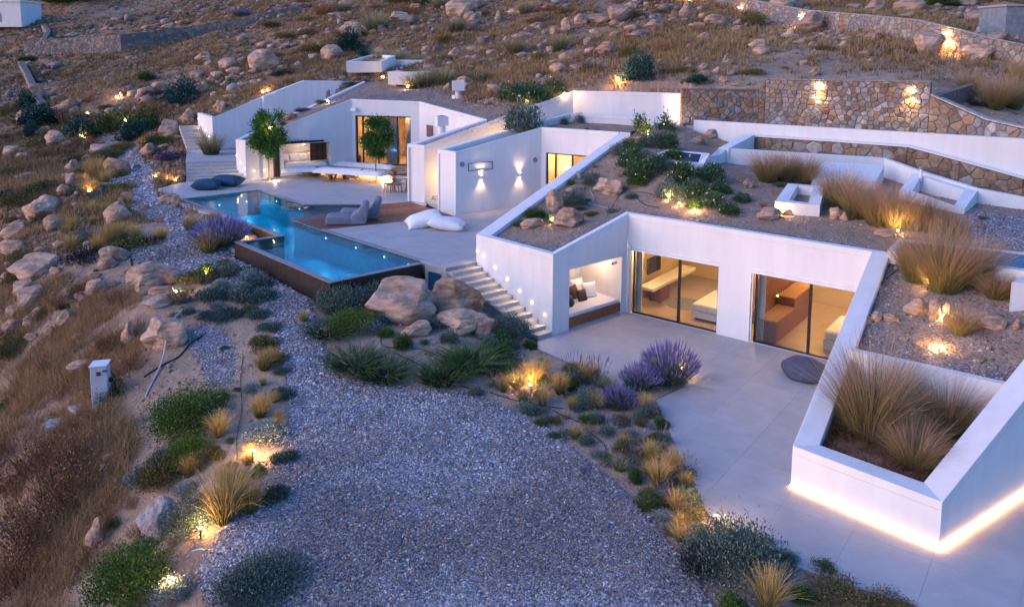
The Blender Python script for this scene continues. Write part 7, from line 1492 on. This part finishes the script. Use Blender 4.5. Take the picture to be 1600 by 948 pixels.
mesh('panel', *box((p.x, p.y, ZP + .003), (.62, .45, .42)), M['wood'], t); mesh('lid', *box((p.x, p.y, ZP + .424), (.66, .49, .04)), M['wood_pale'], t)
# dining tables and chairs
t, p = seated('dining_table', 'long wooden table partly hidden by the tall white corner', 'table', 622, 284)
mesh('table_top', *box((p.x + .7, p.y, ZU + .72), (2.2, 1.0, .07)), M['wood'], t)
for dx in (-.2, 1.5): mesh('trestle', *box((p.x + dx, p.y, ZU + .003), (.12, .8, .715)), M['wood'], t)
t, p = seated('dining_table', 'grey-topped table with a thick wooden base at the white corner', 'table', 632, 298)
mesh('table_top', *box((p.x + .5, p.y, ZU + .74), (1.9, 1.0, .05)), M['grey_metal'], t); mesh('pedestal', *cyl((p.x + .35, p.y, ZU + .003), .34, .735, 14, .24), M['wood'], t)
def chair(px, py, rz, label):
    p = P(px, py, ZU); t = thing('dining_chair', label, 'chair', (p.x, p.y, ZU), 'dining chairs'); ca, sa = math.cos(rz), math.sin(rz)
    L = lambda x, y, z: Vector((p.x + x * ca - y * sa, p.y + x * sa + y * ca, ZU + z))
    for x in (-.22, .22):
        for y in (-.2, .2): mesh('leg', *beam(L(x * 1.15, y * 1.15, .003), L(x, y, .44), .035, .035), M['wood'], t)
    v, f = prism([tuple(L(x, y, 0)[:2]) for x, y in ((-.24, -.23), (.24, -.23), (.24, .23), (-.24, .23))], ZU + .44, ZU + .48); mesh('seat', v, f, M['wood'], t)
    arc = [L(-.26, -.1, .68), L(-.27, .12, .72), L(-.15, .26, .76), L(.15, .26, .76), L(.27, .12, .72), L(.26, -.1, .68)]; mesh('backrest', *tube(arc, .03, 6), M['wood'], t)
    for x in (-.24, .24): mesh('back_post', *tube([L(x, .0, .45), L(x, .02, .70)], .016, 5), M['wood'], t)
chair(609, 300, .5, 'wooden dining chair with a curved back, left of the pair'); chair(619, 301, -.3, 'wooden dining chair with a curved back, right of the pair')
# pouf on the lower terrace
p = P(1262, 592, 0); bm = bmesh.new(); bmesh.ops.create_uvsphere(bm, u_segments=28, v_segments=18, radius=1)
for v in bm.verts:
    u = v.co.copy(); v.co *= 1 + noise.noise(u * 2) * .08; v.co.z = max(v.co.z, -.55) + (.12 * u.x if u.z > 0 else 0); v.co.x *= .72; v.co.y *= .66; v.co.z = (v.co.z + .55) * .36
me = bpy.data.meshes.new('bean_bag'); bm.to_mesh(me); bm.free(); me.polygons.foreach_set('use_smooth', [True] * len(me.polygons)); me.materials.append(M['bean']); o = bpy.data.objects.new('bean_bag', me); C.objects.link(o); o.location = (p.x, p.y + .2, .004); o.rotation_euler = (0, 0, 2.6)
tag(o, 'slate-blue bean bag half hidden behind the sloping white beam', 'bean bag')
# niche cushions
nz_ = .43
dn_ = (XY(C_) - XY(B_)).normalized(); un = Vector((-dn_.y, dn_.x)); mid_n = on(B_, C_, (nic[0] + nic[1]) / 2, .06 + nd / 2)
v, f = box((mid_n.x, mid_n.y, .405), (nw - .02, nd - .08, .15), nang); tag(bevel(mesh('mattress', v, f, M['cushion']), .04, 3), 'white mattress filling the wall niche', 'mattress')
for px_, py_, sz_, mtn, tz, lb in ((902, 461, .72, 'cushion', .0, 'white pillow in the back corner of the niche'), (920, 463, .62, 'cushion', -.35, 'white pillow leaning at the right of the niche pile'), (896, 466, .56, 'brown_fabric', .25, 'dark brown pillow in the niche, standing one'), (909, 469, .46, 'brown_fabric', -.1, 'brown pillow in the niche, right one of the dark ones'), (892, 477, .4, 'brown_fabric', .6, 'small brown pillow nearest the niche front')):
    c = P(px_, py_, .555); pillow('pillow', lb, 'pillow', (c.x, c.y, .555 + sz_ * .42), sz_, sz_, .2, nang + tz, M[mtn], (1.2, 0), 'pillows in the wall niche')
nl = on(B_, C_, nic[1] - .75, nd * .45, nic[3] - .12); lamp('niche_light', nl, 8, (1, .66, .45), parent=house, r=.08, er=.04, aim=(nl.x, nl.y, 0))
c = on(B_, C_, nic[1] - .22, .1, nic[3] - .2); cm = thing('security_camera', 'white security camera under the niche ceiling', 'camera', c)
mesh('camera_body', *tube([c, c + Vector((-dn_.x * .2, -dn_.y * .2, -.03))], .06, 12), M['white_metal'], cm); mesh('camera_lens', *tube([c + Vector((-dn_.x * .2, -dn_.y * .2, -.03)), c + Vector((-dn_.x * .215, -dn_.y * .215, -.032))], .045, 12), M['dark'], cm)
c = on(C_, D_, .12, -.06, 2.62); cm = thing('security_camera', 'little round camera at the corner above the first glazed door', 'camera', c); mesh('camera_body', *cyl((c.x, c.y, c.z - .05), .05, .08, 12), M['white_metal'], cm)
s_, z_ = facehit(553.5, 171, L3, L4); c = on(L3, L4, max(s_, .15), -.14, z_); cm = thing('floodlight', 'small white floodlight high on the far house wall', 'lamp', c); mesh('lamp_body', *box((c.x, c.y, c.z - .1), (.4, .2, .2), -.4), M['white_metal'], cm)
s_, z_ = facehit(839, 236.5, B2, V1); c = on(B2, V1, s_, -.06, z_); cm = thing('security_camera', 'small black and white camera on the wall above the right speaker', 'camera', c); mesh('camera_body', *box((c.x, c.y, c.z - .05), (.16, .08, .08), .3), M['white_metal'], cm)
# interiors
def R1(s, o, z=0): return on(C_, D_, s, o, z)
fa = math.atan2(*(XY(D_) - XY(C_)).normalized().yx)
c = R1(m1 + 1.2, 1.9); bt = thing('bed', 'low white bed behind the first glazed door', 'bed', (c.x, c.y, 0)); bevel(mesh('mattress', *box((c.x, c.y, .34), (2.0, 2.1, .3), fa), M['bedding'], bt), .08, 3); mesh('bed_base', *box((c.x, c.y, .1), (2.0, 2.1, .235), fa), M['bedding'], bt); mesh('plinth', *box((c.x, c.y, .003), (1.8, 1.9, .095), fa), M['dark'], bt)
c = R1(m1 - .75, 2.3); tag(mesh('rug', *cyl((c.x, c.y, .004), .75, .012, 28), M['grey_fabric']), 'round dark rug behind the first glazed door', 'rug')
c = R1(d1[0] + .25, 2.9); dt = thing('desk', 'long white wall desk behind the first glazed door', 'desk', (c.x, c.y, 0)); mesh('desk_top', *box((c.x, c.y, .68), (.62, 3.9, .12), fa), M['bedding'], dt); mesh('drawer_unit', *box((R1(d1[0] + .2, 2.2).x, R1(d1[0] + .2, 2.2).y, .003), (.5, .8, .672), fa), M['cabinet'], dt)
c = R1(d1[0] + .02, 2.0, 1.25); tvt = thing('television', 'black television on the bedroom side wall', 'television', c); mesh('screen', *box((c.x, c.y, 1.15), (.06, 1.1, .65), fa), M['dark'], tvt)
c = R1(m1 + 1.2, 5.2); mesh('headboard', *box((c.x, c.y, .003), (1.2, .1, 2.4), fa), M['cabinet'], house)
c0 = R1(d1[0] + 1.1, 5.6, 1.4); pf_ = thing('wall_picture', 'pale framed picture seen through the first glazed door', 'picture', c0); mesh('frame', *box((c0.x, c0.y, 1.25), (1.3, .05, .8), fa), M['bedding'], pf_)
c = R1(d2[0] + .55, 2.6); ct = thing('cabinet', 'long stepped wooden cabinet behind the second glazed door', 'cabinet', (c.x, c.y, 0)); c1 = R1(d2[0] + .55, 1.3); c2 = R1(d2[0] + .55, 3.27)
mesh('low_unit', *box((c1.x, c1.y, .003), (.6, 1.9, .75), fa), M['cabinet'], ct); mesh('low_top', *box((c1.x, c1.y, .755), (.64, 1.94, .04), fa), M['wood_pale'], ct); mesh('tall_unit', *box((c2.x, c2.y, .003), (.6, 2.0, 1.1), fa), M['cabinet'], ct); mesh('tall_top', *box((c2.x, c2.y, 1.105), (.64, 2.04, .04), fa), M['wood_pale'], ct)
c = R1(d2[0] + .1, 2.8); mesh('wall_panel', *box((c.x, c.y, .003), (.1, 4.8, 2.2), fa), M['cabinet'], house)
c = R1(d2[0] + 1.35, 5.5, 1.5); pf_ = thing('wall_picture', 'dark upright picture seen through the second glazed door', 'picture', c); mesh('frame', *box((c.x, c.y, 1.2), (.6, .05, 1.0), fa), M['dark'], pf_)
c = R1(m2 + 1.1, 2.0); bt = thing('bed', 'low white bed behind the second glazed door', 'bed', (c.x, c.y, 0)); bevel(mesh('mattress', *box((c.x, c.y, .34), (1.7, 2.0, .3), fa), M['bedding'], bt), .08, 3); mesh('bed_base', *box((c.x, c.y, .003), (1.7, 2.0, .33), fa), M['bedding'], bt)
for (s, o_) in ((d1[0] + .1, .36), (d2[0] + .16, .36), (d1[1] - .1, .5)):    # curtains gathered at the sides
    c = R1(s + .12, o_); V = []; n_c = 13
    for i in range(n_c): q_ = R1(s + .02 + i * .022, o_ + (.04 if i % 2 else -.04)); V += [(q_.x, q_.y, .02), (q_.x, q_.y, 2.7)]
    mesh('curtain', V, [(2 * i, 2 * i + 2, 2 * i + 3, 2 * i + 1) for i in range(n_c - 1)], M['bedding'], house, smooth=True)
for (s, o_, wd, parent, pz, zt2, A__, B__) in ((facehit(598, 220, L3, L4)[0], .8, .9, lh, ZP, etop, L3, L4), (facehit(628, 220, L3, L4)[0], .9, .7, lh, ZP, etop, L3, L4)):
    V = []; n_c = 17
    for i in range(n_c): q_ = on(A__, B__, s + wd * i / (n_c - 1), o_ + (.06 if i % 2 else -.06)); V += [(q_.x, q_.y, pz + .02), (q_.x, q_.y, zt2)]
    mesh('curtain', V, [(2 * i, 2 * i + 2, 2 * i + 3, 2 * i + 1) for i in range(n_c - 1)], M['cushion'], parent, smooth=True)
# grey electric box and cables
p = hit(160, 634); eb = thing('electric_box', 'pale grey electric box with a red button on the left slope', 'electric box', p); wb = 29 / 1200 * p.y; hb_ = 68 / 1200 * p.y
bevel(mesh('cabinet_body', *box((p.x, p.y, p.z - .15), (wb * .85, wb * .8, hb_ * 1.0 + .15), .25), M['box_grey'], eb), .015, 2); mesh('box_lid', *box((p.x, p.y, p.z + hb_ * 1.0 + .002), (wb * .93, wb * .9, .03), .25), M['white_metal'], eb)
fd = Vector((math.sin(.25), -math.cos(.25), 0)); sd_ = Vector((math.cos(.25), math.sin(.25), 0)); fc = p + fd * (wb * .41) 
bp_ = fc + Vector((0, 0, hb_ * .78)); mesh('button_plate', *box((bp_.x, bp_.y, bp_.z), (.10, .03, .11), .25), M['dark'], eb); mesh('red_button', *box((bp_.x + fd.x * .02, bp_.y + fd.y * .02, bp_.z + .03), (.045, .03, .05), .25), mat('red_plastic', (.6, .02, .02), .4), eb)
bp2 = fc + sd_ * .18 + Vector((0, 0, hb_ * .86)); mesh('type_plate', *box((bp2.x, bp2.y, bp2.z), (.12, .012, .06), .25), M['blue_fabric'], eb); bp3 = fc + sd_ * .06 + Vector((0, 0, hb_ * .3)); mesh('type_plate', *box((bp3.x, bp3.y, bp3.z - .25), (.12, .012, .14), .25), mat('teal_label', (.05, .3, .32), .5), eb)
sk = p + sd_ * (wb * .55) + Vector((0, 0, hb_ * .55)); mesh('socket', *box((sk.x, sk.y, sk.z), (.1, .12, .12), .25), M['dark'], eb)
def hose(name, label, pts, r, mt, lift=.02, extra=None, seg=6):
    w3 = []
    for i, q in enumerate(pts):
        v = hit(*q[:2]); v.z += lift + (q[2] if len(q) > 2 else 0); w3.append(v)
    out = []
    for i in range(len(w3) - 1):
        p0, p1, p2, p3 = w3[max(i - 1, 0)], w3[i], w3[i + 1], w3[min(i + 2, len(w3) - 1)]
        for k in range(seg):
            t = k / seg; out.append(.5 * ((2 * p1) + (-p0 + p2) * t + (2 * p0 - 5 * p1 + 4 * p2 - p3) * t * t + (-p0 + 3 * p1 - 3 * p2 + p3) * t ** 3))
    out.append(w3[-1])
    for v in out:
        g_ = float(T([v.x], [v.y])[0]) + lift
        if v.z < g_: v.z = g_
    return tag(mesh(name, *tube(out, r, 5), mt, smooth=True), label, 'hose')
hose('cable', 'grey cable running down over the pink boulder', [(288, 487, .05), (272, 515, .3), (262, 545, .4), (255, 570, .1), (240, 600), (228, 622)], .028, M['hose_grey'])
hose('cable', 'black ribbed hose lying above the wide green shrub', [(322, 524), (300, 540), (280, 562), (255, 576), (225, 592)], .026, M['hose'])
hose('cable', 'looped grey conduit on the slabs below the electric box', [(62, 686), (70, 668), (95, 660), (120, 656), (123, 668), (112, 676)], .025, M['hose_grey'])
hose('cable', 'black cable drooping from the side of the electric box', [(173, 598, .35), (180, 612, .2), (186, 622), (196, 614)], .03, M['hose'])
hose('drip_hose', 'black drip hose curving under the massive boulders', [(595, 532), (600, 545), (640, 548), (665, 552), (690, 560)], .011, M['hose'])
hose('drip_hose', 'black drip hose along the sandy gravel edge', [(615, 552), (650, 572), (700, 600), (760, 616), (820, 630), (880, 640)], .011, M['hose'])
hose('drip_hose', 'black drip hose through the terrace bed', [(856, 640), (885, 655), (905, 665), (925, 680), (945, 700), (950, 730)], .011, M['hose'])
hose('drip_hose', 'black drip hose right of the rock slab', [(735, 584), (770, 590), (800, 602), (830, 600), (860, 612)], .011, M['hose'])
hose('drip_hose', 'black hose looping on the left sand', [(170, 394), (190, 396), (203, 402), (206, 416)], .03, M['hose'])
hose('drip_hose', 'black drip hose on the roof bed in front of the oleanders', [(955, 330), (968, 308), (990, 302), (1015, 305), (1035, 312)], .013, M['hose'])
hose('drip_hose', 'second black drip hose on the roof bed', [(990, 302), (998, 315), (1010, 322), (1030, 326)], .013, M['hose'])
hose('drip_hose', 'grey hose squiggle behind the pointed boulder', [(922, 303), (928, 312), (920, 322), (940, 324), (952, 330), (945, 342)], .02, M['hose_grey'])
hose('hose', 'pale hose lying along the sloping white beam', [(1386, 402), (1382, 420), (1372, 440), (1364, 462), (1357, 485), (1362, 500)], .02, M['white_metal'])
hose('drip_hose', 'black drip hose on the sloping bed', [(1428, 418), (1400, 425), (1385, 440), (1372, 452)], .011, M['hose'])
hose('drip_hose', 'black drip hose left of the slender grasses', [(380, 560), (376, 600), (378, 640), (370, 690), (372, 720)], .009, M['hose'])
hose('hose', 'white cable end at the lower left lamp', [(338, 883), (326, 874), (316, 868), (300, 862)], .016, M['white_metal'])
for i, (x, y, w_, h_, lb) in enumerate(((95, 665, 40, 22, 'grey concrete slab under the looped conduit'), (130, 640, 34, 20, 'grey concrete slab beside the electric box'))):
    p = hit(x, y); s = p.y / 1200; tag(mesh('drain_slab', *box((p.x, p.y, p.z - .05), (w_ * s, w_ * s * .8, .13), .4 + i * .5), M['kerb']), lb, 'slab')
p = hit(906, 281); t = thing('bucket', 'small blue-grey bucket on the roof bed', 'bucket', p); mesh('bucket_body', *cyl((p.x, p.y, p.z), .13, .3, 14, .16), M['grey_metal'], t)

# ------------------------------------------------------------------ lamps
def wall_spot(px, py, a, b, label, power=5, r=.045, grp=None, down=.45, col=(1, .72, .42)):
    s, z = facehit(px, py, a, b); c = on(a, b, s, -.012, z); o = lamp('recessed_light', c, power * .42, col, r=.04, spot=R(130), aim=on(a, b, s, -1, z - down * 2), er=r * .75, mt=M['lamp_soft']); tag(o, label, 'wall light', grp)
    n = XY(on(a, b, s, -1)) - XY(on(a, b, s, 0)); q = Vector((n.x, n.y, 0)).to_track_quat('Z', 'Y')
    return o
for i, (x, y) in enumerate(((756, 399.5), (774, 418), (792.7, 435.7), (811.8, 454.4), (831, 472), (851, 491.8))):
    wall_spot(x, y, A_, B_, f'{("topmost", "second", "third", "fourth", "fifth", "lowest")[i]} round light in the wall along the garden stairs', 5, grp='round lights along the garden stairs')
for i, (x, y) in enumerate(((370, 243), (376, 254), (381.5, 264))): wall_spot(x, y, L1, L2, f'{("upper", "middle", "lower")[i]} small light on the wall end beside the entry steps', 5, .05, 'lights beside the entry steps')
for i, (x, y) in enumerate(((397, 267), (413.5, 266))): wall_spot(x, y, L2, L3, f'small wall light {("left", "right")[i]} of the shaggy tree base', 6, .05, 'low lights at the far house wall')
for i, (x, y) in enumerate(((310.4, 185.3), (316, 194.7), (321.7, 203.7), (327, 213))): wall_spot(x, y, C1, C2, f'{("topmost", "second", "third", "lowest")[i]} small light beside the hill steps', 6, .06, 'lights beside the hill steps')
wall_spot(744.5 + 1, 392, A_, B_, 'hidden step light at the head of the garden stairs', 3, .03)
def spot(px, py, label, power=9, up_=.12, glow=.045, aimpx=None, col=WARM, cat='garden light', reach=1.2):
    p = hit(px, py + 3); base = p.copy(); t = thing('garden_light', label, cat, base); mesh('stake', *cyl((p.x, p.y, p.z), .018, up_, 6), M['dark'], t)
    c = p + Vector((0, 0, up_ + .03)); s = p.y / 1200; a = (hit(*aimpx) + Vector((0, 0, .5))) if aimpx else c + Vector((0, .8, .9))
    o = lamp('lamp_head', c, power * .5, col, parent=t, r=.035, er=.8 * glow * max(1, p.y / 30), aim=a); o['kind'] = None; del o['kind']
    q = bpy.data.objects[o.name]; return t
for a in ((395, 722, 'bright round garden lamp on the left bed', 26, .3, .08), (314, 838, 'garden lamp at the corner of the gravel under the grey-blue shrub', 14, .2, .05), (1118, 836, 'bright lamp standing over the very large grey-green shrub', 26, .4, .07), (1064, 590, 'lamp glowing inside the tall purple lavender', 22, .3, .05),
          (829, 610, 'lamp among feather grasses in the terrace bed', 14, .15, .05), (803, 604, 'lamp at the left end of the terrace bed', 12, .1, .035), (863, 347, 'roof lamp lighting a small plant by the tan boulder', 22, .12, .05), (1061, 322, 'small bright lamp beside the glowing silvery bush', 6, .12, .05), (1046, 312, 'lamp hidden under the glowing silvery bush', 20, .1, .03), (1218, 334, 'lamp on the flattish roof rock', 14, .15, .05),
          (1402, 367, 'lamp at the skylight strip rock', 16, .15, .05), (1467, 547, 'stake lamp on the sloping bed', 12, .1, .045), (1474, 498, 'lamp lighting the tall pale slab rock', 10, .1, .03), (1449, 456, 'lamp inside the huge russet grass stand', 16, .2, .03), (322, 432, 'lamp under the lit shrub on the island bed', 22, .1, .04), (140, 306, 'bright lamp in the upper left grass row', 20, .35, .08),
          (142, 278, 'lamp hidden in the topmost glowing grass', 22, .3, .05), (243, 276, 'lamp at the left of the lit stones near the entry steps', 12, .1, .05), (262, 280, 'lamp in the middle of the lit stones near the entry steps', 10, .08, .03), (274, 284, 'lamp at the right of the lit stones near the entry steps', 8, .08, .03), (276, 466, 'lamp against the big layered boulder', 22, .25, .04), (128, 218, 'lamp under the teal shrub on the left slope', 24, .3, .05),
          (172, 197, 'tiny lamp in the dark broom bush, left', 7, .5, .05), (181, 197, 'tiny lamp in the dark broom bush, middle', 7, .5, .04), (197, 196, 'tiny lamp in the dark broom bush, right', 8, .5, .06), (137, 185, 'tiny lamp above the teal shrub', 6, .5, .04), (218, 206, 'lamp in the tall dark broom bush', 14, .3, .04), (228, 222, 'lamp at the foot of the tall dark broom bush', 8, .15, .05), (183, 158, 'lamp setting the field grass aglow', 40, .25, .05),
          (578, 109, 'lamp in the grass before the open white box', 22, .25, .06), (598, 122, 'lamp on the far house roof below the boxes', 14, .15, .06), (615, 132, 'small lamp lower on the far house roof', 8, .12, .04), (637, 138, 'lamp at the left of the roof grass row', 20, .2, .03), (512, 160, 'lamp on the strip along the far house', 14, .2, .06), (411, 146, 'lamp behind the white retaining wall, left', 12, .2, .04), (418, 143, 'lamp behind the white retaining wall, right', 12, .2, .04),
          (1277, 333, 'small lamp by the stubby tan rock', 2, .05, .02), (1085, 330, 'lamp under the yellow-lit oleander plant', 12, .1, .02), (823, 168, 'lamp in the big oleander mound', 12, .2, .04), (568, 461, 'lamp in the pool bushes', 8, .2, .05), (268, 932, 'lamp shining on the large yellow-green shrub', 11, .2, .03), (386, 376, 'lamp between lavender and pool notch', 8, .15, .05), (1012, 214, 'lamp behind the roof bed plants', 10, .15, .04)):
    spot(*a[:6])
for px, py, lb in ((600, 284, 'uplight at the foot of the round clipped tree'), (430, 282, 'uplight at the foot of the shaggy tree')):
    p = P(px, py, ZU + .02); o = lamp('uplight', p, 14, WARM, r=.03, er=.06, aim=p + Vector((0, 0, 1))); tag(o, lb, 'garden light')
o = lamp('tree_light', PD(422, 200, tr1[1].y - .5), 5, WARM, r=.03, er=.05, aim=(0, 0, 0)); tag(o, 'lamp glowing inside the shaggy tree crown', 'garden light')
def wall_lamp(px, py, a, b, label, power=30, off_=.10, w_=.3):
    s, z = facehit(px, py, a, b); c = on(a, b, s, -off_, z); t = thing('wall_lamp', label, 'wall light', c, 'lamps on the stone walls'); mesh('lamp_body', *box((c.x, c.y, c.z), (w_, .12, .10), 0), M['lamp'], t)
    ld = bpy.data.lights.new('wall_lamp', 'SPOT'); ld.energy = power; ld.color = WARM; ld.spot_size = R(120); ld.spot_blend = .7; ld.shadow_soft_size = .04; lo = bpy.data.objects.new('wall_lamp_beam', ld); C.objects.link(lo); lo.parent = t
    q = on(a, b, s, -off_ - .10, z - .12) - c; lo.location = q; lo.rotation_euler = (R(-8), 0, 0); return t
wall_lamp(1281, 136, WW[2], WW[3], 'left glowing lamp on the tall stone wall', 34); wall_lamp(1424, 144, WW[2], WW[3], 'right glowing lamp on the tall stone wall', 40)
for i, (px, py, lb) in enumerate(((1160, 13, 'second lamp on the curving hillside wall'), (1255, 26, 'third lamp on the curving hillside wall, over pale grass'), (1483, 54, 'lowest and brightest lamp on the curving hillside wall'))):
    xs = [k for k in range(len(hw) - 1) if proj((hw[k][0], hw[k][1], hw[k][3]))[0] <= px <= proj((hw[k + 1][0], hw[k + 1][1], hw[k + 1][3]))[0]]
    k = xs[0] if xs else 0; wall_lamp(px, py, hw[k], hw[k + 1], lb, (45, 50, 90)[i], .15, .4)
spot(1077, 3, 'leftmost lamp high on the hillside', 60, .3, .05)
# wall-foot washers around the box court
def washer(p, label, aim, power, er=.05):
    o = lamp('wall_washer', p, power, WARM, r=.03, spot=R(95), aim=aim, er=er); return tag(o, label, 'garden light')
p = P(1062, 194, 6.08); washer(p + Vector((-.9, -.25, 0)), 'washer lighting the end of the white box wall', p + Vector((.1, .25, .9)), 36)
s_, z_ = facehit(964, 187.5, LW1, LW0); c = on(LW0, LW1, 0, 0); 
for x, y, lb in ((964, 189, 'little lamp at the middle of the low white wall'), (881, 186, 'little lamp at the bend of the low white wall')):
    p = hit(x, y + 1); o = lamp('wall_washer', p + Vector((0, -.1, .3)), 12, WARM, r=.03, er=.07, aim=p + Vector((0, 1, .5))); tag(o, lb, 'garden light')
